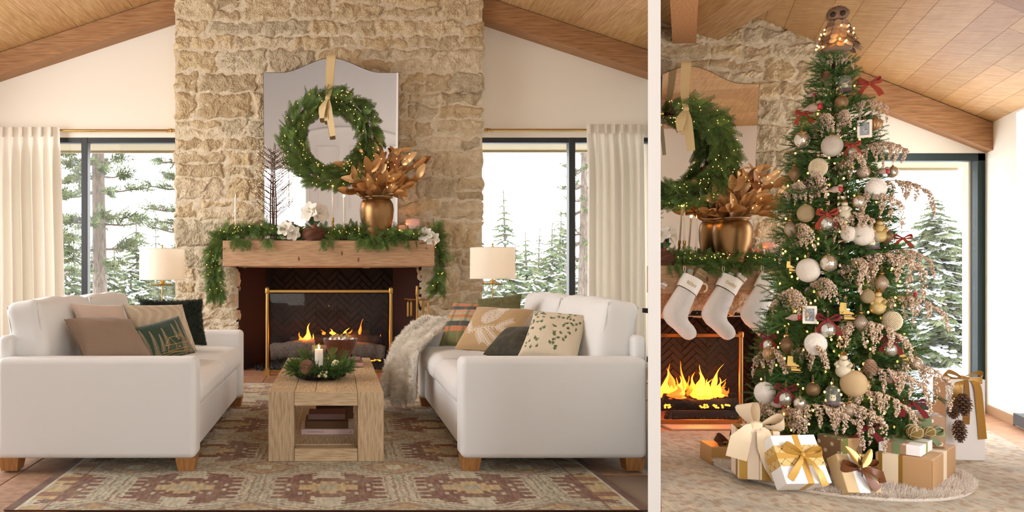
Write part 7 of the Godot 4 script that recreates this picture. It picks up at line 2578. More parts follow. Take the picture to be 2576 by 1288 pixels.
func ornament(kind: String, label: String, px: float, py: float, rp: float, k := 1.04) -> void:
	var R = rp / 335.0
	var at = on_tree(px, py, k)
	var o = thing(kind, label, "ornament", at, -0.58)
	if kind.contains("ball") or kind.contains("onion"):
		o.scale.x = 0.88
	var r = RandomNumberGenerator.new()
	r.seed = int(px * 3 + py)
	match kind:
		"pine_cone_ornament":
			var c = put("cone", cone_mesh(R, R * 2.5, 10, 9), mk("rosy_cone", "#a98468", 0.85), o)
			c.rotation.x = PI
			c.position.y = R * 1.2
			hang(o, R * 1.2)
		"glass_cloche":
			obj("dome", MB.new().lathe([[R, -R * 1.3], [R, R * 0.3], [R * 0.86, R * 0.85], [R * 0.5, R * 1.25], [0.0, R * 1.4]], 26), mk("ornament_glass", "#ffffff", 0.02, 0.0, {"pane": 0.08}), o)
			obj("base", MB.new().lathe([[0.0, -R * 1.5], [R * 1.05, -R * 1.5], [R * 1.05, -R * 1.3], [0.0, -R * 1.25]], 24), mk("dusk_base", "#6a5356", 0.6), o)
			obj("moss", MB.new().ball(Vector3(0, -R * 1.15, 0), Vector3(R * 0.85, R * 0.25, R * 0.85), 14, 6), mk("dusk_moss", "#5b4448", 0.95, 0.0, {"bump": [0.2, 1.0], "scale": Vector3(9, 9, 9)}), o)
			obj("owl", MB.new().ball(Vector3(0, -R * 0.55, R * 0.1), Vector3(R * 0.42, R * 0.55, R * 0.4), 16, 10), mk("owl_cream", "#dccfa6", 0.8), o)
			for s in [-1.0, 1.0]:
				obj("owl_eye", MB.new().ball(Vector3(s * R * 0.16, -R * 0.4, R * 0.44), Vector3(R * 0.08, R * 0.09, R * 0.05), 8, 6), mk("eye_dark", "#2a1c12", 0.5), o)
				obj("owl_ear", MB.new().tube([Vector3(s * R * 0.28, -R * 0.12, R * 0.1), Vector3(s * R * 0.34, R * 0.08, R * 0.1)], [R * 0.1, R * 0.01], 6), mk("owl_cream", "#dccfa6", 0.8), o)
			for s in 4:
				obj("twig", MB.new().tube([Vector3(R * 0.1 * (s - 1.5), -R * 0.3, -R * 0.2), Vector3(R * 0.25 * (s - 1.5), R * 0.6, -R * 0.25)], R * 0.03, 4), mk("twig_brown", "#4a3626", 0.9), o)
			cap(o, R * 1.18)
			hang(o, R * 1.4)
		"mesh_ball", "mesh_onion":
			var prof = []
			var tip: float = 0.0 if kind == "mesh_ball" else 0.55
			var wire = mk("gold_mesh" if R < 0.0530 and int(px) % 3 else "bronze_mesh", "#c3a276" if R < 0.0530 and int(px) % 3 else "#9a7c5a", 0.35, 0.9)
			for i in 15:
				var t = i / 14.0
				var c = -cos(PI * t)
				prof.append(Vector2(R * pow(maxf(0.0, 1 - c * c), 0.5 if tip == 0.0 else 0.62), R * c * (0.95 if tip == 0.0 else 0.85) + R * tip * pow(absf(c), 6.0) * sign(c)))
			var nb = MB.new()
			for s in 20:
				for w in [1.0, -1.0]:
					var path = []
					for i in 15:
						var a = TAU * s / 20.0 + w * i * 0.13
						path.append(Vector3(cos(a) * prof[i].x, prof[i].y, sin(a) * prof[i].x))
					nb.tube(path, R * 0.024, 3, false)
			obj("mesh", nb, wire, o).set_meta("kind", "stuff")
			var ip = []
			for i in prof.size():
				ip.append([prof[i].x * 0.93, prof[i].y * 0.97])
			obj("core", MB.new().lathe(ip, 22), mk("mesh_core", "#8e7352", 0.5, 0.4) if int(px) % 2 else mk("mesh_core_pale", "#c9bcae", 0.5, 0.2), o)
			cap(o, R * (1.0 + tip * 0.7))
			hang(o, R * (1.1 + tip))
		"robin_ornament":
			var white = mk("robin_feathers", "#bda396", 0.5, 0.1, {"bump": [0.2, 0.4], "scale": Vector3(9, 9, 9)})
			var b = MB.new()
			b.tube(curve([Vector3(-R * 1.7, -R * 0.15, 0), Vector3(-R * 0.9, 0.0, 0), Vector3(-R * 0.2, R * 0.1, 0), Vector3(R * 0.5, R * 0.25, 0), Vector3(R * 0.85, R * 0.45, 0)], 14), [R * 0.1, R * 0.16, R * 0.22, R * 0.34, R * 0.48, R * 0.6, R * 0.67, R * 0.7, R * 0.7, R * 0.67, R * 0.6, R * 0.5, R * 0.4, R * 0.28, R * 0.1], 14)
			obj("body", b, white, o)
			obj("head", MB.new().ball(Vector3(R * 0.72, R * 0.75, 0), Vector3(R * 0.48, R * 0.46, R * 0.46), 16, 10), white, o)
			obj("breast", MB.new().ball(Vector3(R * 0.76, R * 0.16, R * 0.1), Vector3(R * 0.5, R * 0.62, R * 0.64), 16, 10), mk("robin_red", "#b03038", 0.45, 0.1), o)
			obj("beak", MB.new().tube([Vector3(R * 1.1, R * 0.72, 0), Vector3(R * 1.4, R * 0.68, 0)], [R * 0.1, R * 0.01], 6), mk("brass", "#b08d4c", 0.3, 1.0), o)
			hang(o, R * 1.15)
		"red_bow", "bow_ball":
			var velvet = mk("rust_velvet", "#94331f", 0.85, 0.0, {"sheen": 0.7}) if py < 800 else mk("dark_red_velvet", "#741a1a", 0.85, 0.0, {"sheen": 0.7})
			bow(o, velvet, R * 1.05, R * 0.5, [[Vector3(0, 0, 0.0), Vector3(-R * 0.45, -R * 0.35, R * 0.2), Vector3(-R * 0.85, -R * 0.95, R * 0.12), Vector3(-R * 0.9, -R * 1.35, R * 0.05)], [Vector3(0, 0, 0.0), Vector3(R * 0.35, -R * 0.35, R * 0.2), Vector3(R * 0.75, -R * 0.8, R * 0.15), Vector3(R * 1.0, -R * 1.3, R * 0.05)]], [[-1.0, 0.35], [1.0, 0.3]], 0.002)
			if kind == "bow_ball":
				obj("ball", MB.new().ball(Vector3(0, -R * 0.85, -R * 0.15), Vector3(R, R, R) * 0.72, 26, 16), mk("clear_bauble", "#cdd0c8", 0.06, 0.85), o)
			hang(o, R * 0.2)
		"stamp_frame":
			var fr = PackedVector2Array()
			var w = R * 0.78
			var h = R * 1.12
			for e in [[Vector2(-w, -h), Vector2(w, -h)], [Vector2(w, -h), Vector2(w, h)], [Vector2(w, h), Vector2(-w, h)], [Vector2(-w, h), Vector2(-w, -h)]]:
				var n = int(e[0].distance_to(e[1]) / (R * 0.16))
				var nn = Vector2(e[1].y - e[0].y, e[0].x - e[1].x).normalized()
				for i in n * 2:
					fr.append(e[0].lerp(e[1], i / (n * 2.0)) - nn * (R * 0.07 if i % 2 else 0.0))
			obj("frame", MB.new().prism(fr, -0.003, 0.003), mk("stamp_white", "#ece4d4", 0.8), o, false)
			var im = canvas(48, 72, "#8f9294", 0.12)
			for k2 in 60:
				dab(im, r.randf_range(0, 48), r.randf_range(0, 26), 2.4, Color("#5d6163").lerp(Color("#b7b9ba"), r.randf()))
			for k2 in 30:
				dab(im, 24 + r.randf_range(-9, 9), 48 + r.randf_range(-14, 14), 3.0, Color("#d9d9d6").lerp(Color("#4a4c4e"), r.randf()))
			obj("picture", MB.new().grid([PackedVector3Array([Vector3(-w * 0.62, -h * 0.7, 0.0036), Vector3(w * 0.62, -h * 0.7, 0.0036)]), PackedVector3Array([Vector3(-w * 0.62, h * 0.7, 0.0036), Vector3(w * 0.62, h * 0.7, 0.0036)])]), mk("grey_snapshot_%d" % int(px), "#ffffff", 0.6, 0.0, {"tex": tex(im)}), o)
			hang(o, h)
		"ribbed_ball":
			var rows = []
			for i in 17:
				var t = -PI / 2 + PI * i / 16.0
				var row = PackedVector3Array()
				for s in 96:
					var a = TAU * s / 96
					var rr = R * cos(t) * (1.0 + 0.045 * sin(a * 16.0 + sin(t * 7.0)))
					row.append(Vector3(cos(a) * rr, sin(t) * R, -sin(a) * rr))
				rows.append(row)
			obj("ball", MB.new().grid(rows, true), mk("ribbed_gold", "#b08c66", 0.4, 0.55), o)
			cap(o, R)
			hang(o, R * 1.1)
		"clear_ball":
			obj("ball", MB.new().ball(Vector3.ZERO, Vector3(R, R, R), 28, 18), mk("mercury_glass", "#d3cdbf", 0.08, 0.8), o)
			var b = MB.new()
			for k2 in 46:
				var d = Vector3(r.randf_range(-1, 1), r.randf_range(-1, 1), r.randf_range(-1, 1)).normalized()
				b.ball(d * R, Vector3(R * 0.09, R * 0.09, R * 0.09) * r.randf_range(0.5, 1.2), 5, 3)
			obj("gilt_flakes", b, mk("gilt", "#b38f55", 0.35, 0.9), o).set_meta("kind", "stuff")
			cap(o, R)
			hang(o, R * 1.1)
		"beaded_ball":
			obj("ball", MB.new().ball(Vector3.ZERO, Vector3(R, R, R) * 0.97, 24, 14), mk("bead_gaps", "#8a6d49", 0.8), o)
			var at2 = []
			for k2 in 620:
				var z = 1.0 - 2.0 * (k2 + 0.5) / 620.0
				var a = k2 * 2.39996
				at2.append(Transform3D(Basis.IDENTITY, Vector3(cos(a) * sqrt(1 - z * z), z, sin(a) * sqrt(1 - z * z)) * R * 0.985))
			many("beads", MB.new().ball(Vector3.ZERO, Vector3(R, R, R) * 0.068, 6, 4).mesh(), mk("cream_bead", "#e3d3b4", 0.5), at2, [], o)
			hang(o, R)
		"wool_ball":
			var rows = []
			for i in 25:
				var t = -PI / 2 + PI * i / 24.0
				var row = PackedVector3Array()
				for s in 40:
					var a = TAU * s / 40
					var rr = R * (1.0 + (0.014 * (1.0 if i % 2 else -1.0)) * cos(t))
					row.append(Basis(Vector3(1, 0, 0.4).normalized(), r.randf_range(1.18, 1.2)) * Vector3(cos(a) * cos(t) * rr, sin(t) * rr, -sin(a) * cos(t) * rr))
				rows.append(row)
			obj("ball", MB.new().grid(rows, true), mk("wool_yarn", "#e4d9cb", 0.95, 0.0, {"sheen": 0.4, "bump": [0.25, 0.5], "scale": Vector3(8, 8, 8)}) if py < 900 else mk("jute_yarn", "#ccae83", 0.95, 0.0, {"sheen": 0.3, "bump": [0.25, 0.5], "scale": Vector3(8, 8, 8)}), o)
			hang(o, R)
		"fur_ball":
			obj("ball", MB.new().ball(Vector3.ZERO, Vector3(R, R, R) * 0.94, 24, 14), mk("white_fur_base", "#efe8df", 0.98, 0.0, {"sheen": 0.5}), o)
			var b = MB.new()
			b.tri(b.p(Vector3(-0.12, 0, 0)), b.p(Vector3(0, 1, 0.2)), b.p(Vector3(0.12, 0, 0)))
			b.tri(b.p(Vector3(0, 0, -0.12)), b.p(Vector3(0.15, 0.9, 0)), b.p(Vector3(0, 0, 0.12)))
			var at2 = []
			for k2 in 1500:
				var z = 1.0 - 2.0 * (k2 + 0.5) / 1500.0
				var a = k2 * 2.39996
				var d = Vector3(cos(a) * sqrt(1 - z * z), z, sin(a) * sqrt(1 - z * z))
				at2.append(Transform3D(frame((d + Vector3(r.randf_range(-0.5, 0.5), -0.25, r.randf_range(-0.5, 0.5))).normalized(), r.randf() * 6.0).scaled_local(Vector3.ONE * R * 0.19), d * R * 0.92))
			many("fur", b.mesh(false), mk("white_fur_hair", "#fbf5ee", 0.95), at2, [], o)
			hang(o, R)
		"glitter_ball":
			obj("ball", MB.new().ball(Vector3.ZERO, Vector3(R, R, R), 26, 16), mk("glitter_white", "#d8ccbd", 0.55, 0.2, {"bump": [0.35, 0.8], "scale": Vector3(7, 7, 7)}) if R > 0.07 else mk("glitter_champagne", "#c2ac86", 0.4, 0.5, {"bump": [0.4, 1.0], "scale": Vector3(7, 7, 7)}), o)
			cap(o, R)
			hang(o, R * 1.1)
		"snowman_ornament":
			var g = mk("snowman_gold_glass", "#cdb37a", 0.3, 0.45, {"bump": [0.15, 0.3], "scale": Vector3(9, 9, 9)}) if int(px) > 2150 else mk("snowman_pearl_glass", "#d9cdb4", 0.3, 0.25, {"bump": [0.15, 0.3], "scale": Vector3(9, 9, 9)})
			obj("body", MB.new().ball(Vector3(0, -R * 0.6, 0), Vector3(R * 0.62, R * 0.62, R * 0.62), 18, 12), g, o)
			obj("chest", MB.new().ball(Vector3(0, R * 0.1, 0), Vector3(R * 0.47, R * 0.45, R * 0.47), 18, 12), g, o)
			obj("head", MB.new().ball(Vector3(0, R * 0.62, 0), Vector3(R * 0.32, R * 0.32, R * 0.32), 16, 10), g, o)
			for s in [-1.0, 1.0]:
				obj("arm", MB.new().tube([Vector3(s * R * 0.4, R * 0.22, 0), Vector3(s * R * 0.58, R * 0.0, R * 0.15), Vector3(s * R * 0.42, -R * 0.18, R * 0.4)], [R * 0.13, R * 0.15, R * 0.16], 8), g, o)
			obj("hat", MB.new().lathe([[R * 0.36, R * 0.82], [R * 0.36, R * 0.87], [R * 0.22, R * 0.88], [R * 0.22, R * 1.1], [0.0, R * 1.12]], 14), mk("brass", "#b08d4c", 0.3, 1.0), o)
			obj("scarf", MB.new().tube([Vector3(-R * 0.3, R * 0.4, R * 0.1), Vector3(0, R * 0.36, R * 0.34), Vector3(R * 0.3, R * 0.4, R * 0.1)], R * 0.08, 8), mk("gilt", "#b38f55", 0.35, 0.9), o)
			hang(o, R * 1.12)
		"ice_skate":
			var gold = mk("skate_gold", "#c2a25e", 0.28, 0.95)
			for n in 2:
				var off = Vector3(0.0 if n == 0 else R * 0.35, 0.0 if n == 0 else -R * 0.75, -R * 0.25 * n)
				var sc = 1.0 if n == 0 else 0.8
				var poly = PackedVector2Array([Vector2(-0.55, 0.95), Vector2(0.1, 0.9), Vector2(0.12, 0.1), Vector2(0.35, -0.15), Vector2(0.8, -0.3), Vector2(0.9, -0.5), Vector2(-0.6, -0.5), Vector2(-0.62, -0.1)])
				for i in poly.size():
					poly[i] = poly[i] * R * sc
				var b = MB.new().at(Transform3D(Basis.IDENTITY, off))
				b.prism(poly, -R * 0.2, R * 0.2)
				obj("boot", b, gold, o, false)
				obj("sole", MB.new().at(Transform3D(Basis.IDENTITY, off)).box(Vector3(R * 0.12, -R * 0.56, 0) * sc, Vector3(R * 1.6, R * 0.12, R * 0.42) * sc, 0.001), mk("skate_brown", "#5e3322", 0.5), o, false)
				obj("blade", MB.new().at(Transform3D(Basis.IDENTITY, off)).tube(curve([Vector3(-R * 0.8, -R * 0.75, 0) * sc, Vector3(R * 0.5, -R * 0.85, 0) * sc, Vector3(R * 1.0, -R * 0.78, 0) * sc, Vector3(R * 1.1, -R * 0.6, 0) * sc], 8), R * 0.05, 6), gold, o)
				for e in 4:
					obj("lace", MB.new().at(Transform3D(Basis.IDENTITY, off)).tube([Vector3(-R * 0.1, R * (0.1 + 0.2 * e), R * 0.21) * sc, Vector3(R * 0.12, R * (0.16 + 0.2 * e), R * 0.21) * sc], R * 0.025, 4), mk("twine", "#b8956a", 0.9), o)
			hang(o, R)

func ornaments() -> void:
	for q in [
		["pine_cone_ornament", "rosy cone ornament high on the tree next to the top glass cloche", 2079, 197, 15], ["glass_cloche", "glass cloche with a cream owl highest on the tree", 2126, 208, 15],
		["mesh_ball", "gold mesh ball hanging just under the highest glass cloche", 2117, 257, 17], ["robin_ornament", "red-breasted bird ornament highest on the tree above the small rust bow", 2048, 272, 16],
		["robin_ornament", "small pink bird ornament at the tree's edge by the stone chimney", 2041, 240, 8], ["red_bow", "small rust velvet bow at the tree's edge under the top bird", 2022, 287, 20],
		["red_bow", "rust velvet bow high on the side facing the ceiling beam", 2187, 210, 26], ["stamp_frame", "stamp-edged white photo frame near the ribbed ball", 2175, 324, 21],
		["ribbed_ball", "ribbed bronze ball behind the upper stamp frame", 2203, 312, 17], ["clear_ball", "silvery ball with gilt flakes at the edge under the small rust bow", 2017, 352, 22],
		["glitter_ball", "large white glitter ball below the upper beaded sprays", 2093, 367, 28], ["bow_ball", "rust velvet bow on a silver ball beside the large white glitter ball", 2144, 366, 20],
		["beaded_ball", "cream beaded ball in the upper part of the tree", 2058, 422, 24], ["mesh_onion", "pale onion-shaped mesh ornament facing the gold leaves", 1999, 437, 16],
		["mesh_ball", "bronze mesh ball beside the fuzzy cream ball", 2172, 433, 17], ["robin_ornament", "red-breasted bird ornament on the window side beside a clear ball", 2222, 433, 11],
		["clear_ball", "small silvery ball on the tree's window edge", 2246, 433, 15], ["fur_ball", "fuzzy cream ball on the window side below the bronze mesh ball", 2203, 475, 26],
		["robin_ornament", "round red-breasted bird in the middle above the bow with silver ball", 2103, 478, 12], ["clear_ball", "silvery gilt ball in the middle above the beaded sprays", 2160, 508, 17],
		["bow_ball", "rust velvet bow tied to a silver ball in the middle of the tree", 2081, 540, 27], ["glitter_ball", "champagne glitter ball beside the bow with silver ball", 2027, 537, 23],
		["snowman_ornament", "small pearly glass snowman above the spiral wool ball", 2125, 527, 22], ["mesh_onion", "pale onion-shaped mesh ornament at the edge by the studded candles", 1988, 577, 17],
		["wool_ball", "white spiral wool ball beside the middle glass cloche", 2170, 590, 28], ["wool_ball", "smaller cream wool ball tucked against the spiral wool ball", 2135, 588, 20],
		["snowman_ornament", "gold glass snowman above the middle glass cloche", 2213, 578, 26], ["glass_cloche", "glass cloche with an owl in the middle of the tree's window side", 2194, 602, 16],
		["mesh_onion", "pale onion-shaped mesh ornament beside the middle glass cloche", 2229, 595, 17], ["red_bow", "small rust velvet bow at the window edge of the tree's middle", 2271, 600, 20],
		["wool_ball", "large white spiral wool ball above the stamp frame by the stockings", 2033, 680, 31], ["clear_ball", "silvery gilt ball beside the large white spiral wool ball", 2085, 662, 22],
		["ice_skate", "tiny gold skates at the edge beside the large spiral wool ball", 1987, 668, 12], ["mesh_onion", "bronze onion-shaped mesh ornament among the window side sprays", 2218, 712, 17],
		["snowman_ornament", "gold glass snowman above the lower beaded ball", 2208, 758, 27], ["robin_ornament", "red-breasted bird ornament lowest on the window edge", 2290, 743, 12],
		["stamp_frame", "stamp-edged white photo frame near the third stocking", 2037, 792, 21], ["bow_ball", "rust velvet bow tied to a clear ball beside the lower stamp frame", 2083, 805, 29],
		["ice_skate", "pair of gold ice skates between bow and bronze mesh onion", 2127, 780, 20], ["mesh_onion", "bronze onion-shaped mesh ornament beside the gold ice skates", 2166, 812, 18],
		["beaded_ball", "cream beaded ball in the lower part of the tree", 2244, 808, 24], ["robin_ornament", "red-breasted bird ornament beside the lower stamp frame", 2000, 800, 13],
		["glitter_ball", "champagne glitter ball above the gold ice skates", 2182, 745, 18], ["fur_ball", "white fur ball below the lower stamp frame", 2052, 865, 27],
		["bow_ball", "dark red velvet bow with silver ball near the fire screen", 1932, 850, 21], ["mesh_onion", "gold onion-shaped mesh ornament near the fire screen's post", 1979, 868, 18],
		["ribbed_ball", "ribbed gold ball under the bow near the fire screen", 1934, 890, 17], ["bow_ball", "dark red velvet bow with silver ball below the lower beaded ball", 2240, 858, 25],
		["ice_skate", "small gold skates dangling below the dark red bow at the window side", 2272, 892, 12], ["ice_skate", "gold skates above the bow with clear ball low on the tree", 1993, 912, 18],
		["snowman_ornament", "pearly glass snowman beside the lower rosy cone", 2122, 917, 28], ["pine_cone_ornament", "rosy cone ornament low on the tree by the pearly snowman", 2189, 925, 17],
		["wool_ball", "large tan jute ball low in the middle of the tree", 2148, 965, 33], ["bow_ball", "dark red velvet bow tied to a clear ball above the cream bow gift", 1977, 980, 28],
		["mesh_ball", "gold mesh ball beside the lowest glass cloche", 2045, 980, 18], ["glass_cloche", "glass cloche with an owl lowest on the tree", 2095, 992, 17],
		["robin_ornament", "round red-breasted bird low on the tree beside the rosy cone", 2237, 957, 13], ["clear_ball", "silvery ball low on the window edge above the white gift bag", 2303, 915, 17],
		["fur_ball", "white fur ball lowest on the tree by the fire screen", 1924, 988, 28], ["robin_ornament", "red-breasted bird ornament just under the lowest white fur ball", 1958, 1018, 15],
		["clear_ball", "gilt ball under the gold mesh ball low on the tree", 2013, 1015, 17], ["red_bow", "dark red velvet bow next to the tall white gift bag", 2298, 1015, 26],
		["red_bow", "dark red velvet bow hanging lowest over the kraft gift", 2183, 1075, 28], ["mesh_onion", "bronze onion-shaped mesh ornament under the large jute ball", 2138, 1033, 16]]:
		ornament(q[0], q[1], q[2], q[3], q[4])

# ---------------------------------------------------------------- skirt and gifts
func gifts() -> void:
	var sk = thing("tree_skirt", "round pale faux fur skirt under the Christmas tree", "tree skirt", Vector3(3.9, FR + 0.0115, -5.95))
	var base = mk("skirt_fur", "#cfc2b4", 0.98, 0.0, {"sheen": 0.5, "bump": [0.1, 1.0], "scale": Vector3(3, 3, 3)})
	var R = 0.87
	obj("cloth", MB.new().lathe([[R * 0.985, 0.0], [R, 0.012], [R * 0.98, 0.034], [R * 0.93, 0.04], [R * 0.6, 0.032], [0.0, 0.03]], 72), base, sk)
	var b = MB.new()
	for k in 3:
		var a = Vector2.from_angle(k * 2.1) * 0.2
		b.tri(b.p(Vector3(a.x - 0.08, 0, a.y)), b.p(Vector3(a.x * 2.4, 1, a.y * 2.4 + 0.35)), b.p(Vector3(a.x + 0.08, 0, a.y)))
	var at = []
	var cols = []
	for k in 15000:
		var a = rnd(-0.6, PI + 0.75)
		var rr = R * (sqrt(rnd(0.25, 1.0)) if k % 3 else rnd(0.93, 1.0))
		var n = Vector3(cos(a) * (0.35 if rr < 0.93 else 1.1), 0.8, sin(a) * (0.35 if rr < 0.93 else 1.1)) + Vector3(rnd(-0.4, 0.4), 0, rnd(-0.4, 0.4))
		var l = rnd(0.02, 0.034)
		at.append(Transform3D(frame(n, rnd(0, TAU)).scaled_local(Vector3(l, l, l)), Vector3(cos(a) * rr, 0.034 if rr < 0.96 else 0.034 - (rr - 0.96) * 0.7, sin(a) * rr)))
		var g = rnd(0.8, 1.15)
		cols.append(Color(g, g * rnd(0.97, 1.0), g * rnd(0.93, 1.0)))
	many("fur", b.mesh(false), mk("skirt_hair", "#e2d6c9", 0.95, 0.0, {"vc": true}), at, cols, sk)

	var FL = FR + 0.05      # on the skirt
	var white = mk("white_wrap", "#efedec", 0.55)
	var kraft = mk("kraft_wrap", "#b89064", 0.6, 0.0, {"bump": [0.1, 0.05], "scale": Vector3(3, 3, 3)})
	var gold = mk("gold_wrap", "#b58a4e", 0.42, 0.5)
	var shiny = mk("shiny_gold_wrap", "#ab8535", 0.28, 0.85)
	var cream = mk("cream_ribbon", "#e6d3b4", 0.6, 0.0, {"sheen": 0.3})
	var satin = mk("gold_satin", "#c69843", 0.38, 0.25, {"sheen": 0.4})
	var brown = mk("brown_satin", "#4f2e1a", 0.35, 0.1, {"sheen": 0.5})
	var sage = mk("sage_satin", "#6e7a52", 0.5, 0.0, {"sheen": 0.5})
	var dots = mk("dotted_kraft", "#ffffff", 0.6, 0.0, {"tex": tex(dot_paper("#a07c5e", "#dccbb4")), "tri": true, "scale": Vector3(9, 9, 9)})
	var dark_dots = mk("dotted_brown", "#ffffff", 0.6, 0.0, {"tex": tex(dot_paper("#80603f", "#c9b79c")), "tri": true, "scale": Vector3(9, 9, 9)})

	# gold box with brown bow, on the rug
	var o = gift("gold wrapped box with a brown satin bow beside the fire screen", W(1826, 0, 6.2) * Vector3(1, 0, 1) + Vector3(0, FR + 0.0115, 0), -0.1, Vector3(0.32, 0.145, 0.25), gold)
	var bw = Node3D.new()
	bw.name = "bow"
	bw.position = Vector3(0.02, 0.15, 0.02)
	bw.rotation.x = -0.5
	o.add_child(bw)
	bow(bw, brown, 0.12, 0.055, [[Vector3.ZERO, Vector3(-0.06, -0.01, 0.03), Vector3(-0.11, -0.03, 0.06)], [Vector3.ZERO, Vector3(0.05, -0.02, 0.05), Vector3(0.09, -0.05, 0.1)]], [[-0.9, 0.5], [0.6, 1.0], [1.0, 0.3]])
	for k in 5:
		var lf = MB.new()
		leaf(lf, Vector3(0, 0, 0.02), Vector3(cos(k * 1.3), sin(k * 1.3) * 0.5 - 0.2, 0.5), Vector3(0, 0.4, 1), 0.07, 0.03)
		obj("gilt_leaf", lf, mk("gilt", "#b38f55", 0.35, 0.9), bw)
	# tall cream and gold box with a big cream bow
	o = gift("tall cream and gold striped box with a huge cream bow", W(1899, 0, 5.62) * Vector3(1, 0, 1) + Vector3(0, FL, 0), -0.28, Vector3(0.27, 0.36, 0.25), mk("cream_wrap", "#ead7c0", 0.5))
	for q in [[-0.105, 0.055], [0.055, 0.07]]:
		obj("gold_band", MB.new().box(Vector3(q[0], 0.18, 0), Vector3(q[1], 0.3605, 0.2515), 0.0005), mk("soft_gold_wrap", "#b48f45", 0.35, 0.6), o, false)
	for x in [-0.0, 0.02]:
		obj("gold_line", MB.new().box(Vector3(x, 0.18, 0), Vector3(0.004, 0.3605, 0.2515), 0.0005), mk("soft_gold_wrap", "#b48f45"), o, false)
	obj("gold_band", MB.new().box(Vector3(0, 0.18, 0.06), Vector3(0.2715, 0.3605, 0.06), 0.0005), mk("soft_gold_wrap", "#b48f45"), o, false)
	bw = Node3D.new()
	bw.name = "bow"
	bw.position = Vector3(-0.01, 0.372, 0.06)
	o.add_child(bw)
	bow(bw, cream, 0.19, 0.14, [[Vector3.ZERO, Vector3(0.03, -0.01, 0.08), Vector3(0.05, -0.12, 0.11), Vector3(0.10, -0.25, 0.1), Vector3(0.15, -0.33, 0.09)], [Vector3.ZERO, Vector3(-0.06, -0.01, 0.08), Vector3(-0.12, -0.08, 0.09), Vector3(-0.145, -0.22, 0.08)]], [[-0.35, 0.85], [1.0, 0.32]], 0.002)
	# white and gold box tipped back
	var x = Vector3(1, 0.03, 0.02).normalized()
	var y = Vector3(-0.36, 0.78, -0.52)
	y = (y - x * y.dot(x)).normalized()
	o = gift("white box with patterned gold band and gold satin bow, tipped back", Vector3.ZERO, 0.0, Vector3(0.31, 0.35, 0.15), white)
	o.transform = Transform3D(Basis(x, y, x.cross(y)), W(2014, 1154, 5.28) - y * 0.175 - x.cross(y) * 0.075)
	obj("patterned_band", MB.new().box(Vector3(0, 0.2, 0), Vector3(0.3115, 0.15, 0.1515), 0.0005), mk("patterned_gold", "#ffffff", 0.45, 0.3, {"tex": tex(diamond_paper()), "tri": true, "scale": Vector3(14, 14, 14)}), o, false)
	obj("ribbon", MB.new().box(Vector3(0, 0.2, 0), Vector3(0.313, 0.042, 0.153), 0.0005), satin, o, false)
	obj("ribbon", MB.new().box(Vector3(0.015, 0.175, 0), Vector3(0.042, 0.352, 0.153), 0.0005), satin, o, false)
	bw = Node3D.new()
	bw.name = "bow"
	bw.position = Vector3(0.02, 0.2, 0.078)
	o.add_child(bw)
	bow(bw, satin, 0.135, 0.045, [[Vector3.ZERO, Vector3(-0.04, -0.05, 0.03), Vector3(-0.1, -0.12, 0.02), Vector3(-0.14, -0.17, 0.0)], [Vector3.ZERO, Vector3(0.03, -0.06, 0.03), Vector3(0.06, -0.15, 0.03), Vector3(0.08, -0.22, 0.0)]], [[-1.0, 0.6], [1.0, 0.15]])
	# dotted brown box behind
	o = gift("upright dotted brown box with an olive ribbon behind the tipped gifts", W(2112, 0, 5.62) * Vector3(1, 0, 1) + Vector3(0, FL, 0), 0.25, Vector3(0.2, 0.3, 0.2), dark_dots)
	obj("fold", MB.new().prism(PackedVector2Array([Vector2(-0.1, 0.3), Vector2(0.1, 0.3), Vector2(0.0, 0.16)]), 0.1, 0.1012), kraft, o, false)
	obj("ribbon", MB.new().box(Vector3(-0.06, 0.15, 0), Vector3(0.05, 0.303, 0.203), 0.0005), mk("olive_ribbon", "#6a7230", 0.45, 0.0, {"sheen": 0.5}), o, false)
	# kraft box with brown bow and gold leaves, in front
	x = Vector3(1, -0.02, 0.0).normalized()
	y = Vector3(0.14, 0.86, -0.5)
	y = (y - x * y.dot(x)).normalized()
	o = gift("small kraft box with brown satin bow and gold leaves, in front on the fur", Vector3.ZERO, 0.0, Vector3(0.235, 0.27, 0.12), mk("pale_kraft_wrap", "#cbb083", 0.6))
	o.transform = Transform3D(Basis(x, y, x.cross(y)), W(2161, 1190, 5.2) - y * 0.135 - x.cross(y) * 0.06)
	obj("white_band", MB.new().box(Vector3(0.0, 0.135, 0), Vector3(0.075, 0.2715, 0.1215), 0.0005), white, o, false)
	bw = Node3D.new()
	bw.name = "bow"
	bw.position = Vector3(0.005, 0.165, 0.066)
	o.add_child(bw)
	bow(bw, mk("bronze_satin", "#6b3c1c", 0.35, 0.15, {"sheen": 0.5}), 0.13, 0.06, [[Vector3.ZERO, Vector3(0.01, -0.05, 0.04), Vector3(0.04, -0.11, 0.03), Vector3(0.07, -0.15, 0.02)], [Vector3.ZERO, Vector3(0.05, -0.02, 0.04), Vector3(0.12, -0.05, 0.03), Vector3(0.14, -0.09, -0.02)]], [[-1.0, 0.1], [1.0, 0.15]])
	for q in [[-0.55, 0.9, 0.16], [0.6, 0.75, 0.15], [0.08, 1.0, 0.09]]:
		var lf = MB.new()
		leaf(lf, Vector3(0, 0, 0.03), Vector3(q[0], q[1], 0.35), Vector3(0.2, -0.2, 1), q[2], q[2] * 0.42, 0.15, 0.25)
		obj("gold_leaf", lf, mk("gilt", "#b38f55", 0.35, 0.9), bw)
	obj("twig", MB.new().tube([Vector3(0, 0.03, 0.05), Vector3(-0.03, -0.07, 0.05)], 0.004, 6), mk("twig_brown", "#4a3626", 0.9), bw)
	# large kraft box with cream bands: its near corner points at the viewer
	var corner = W(2345, 0, 5.22) * Vector3(1, 0, 1)
	var yaw = atan2(0.76, 0.65)
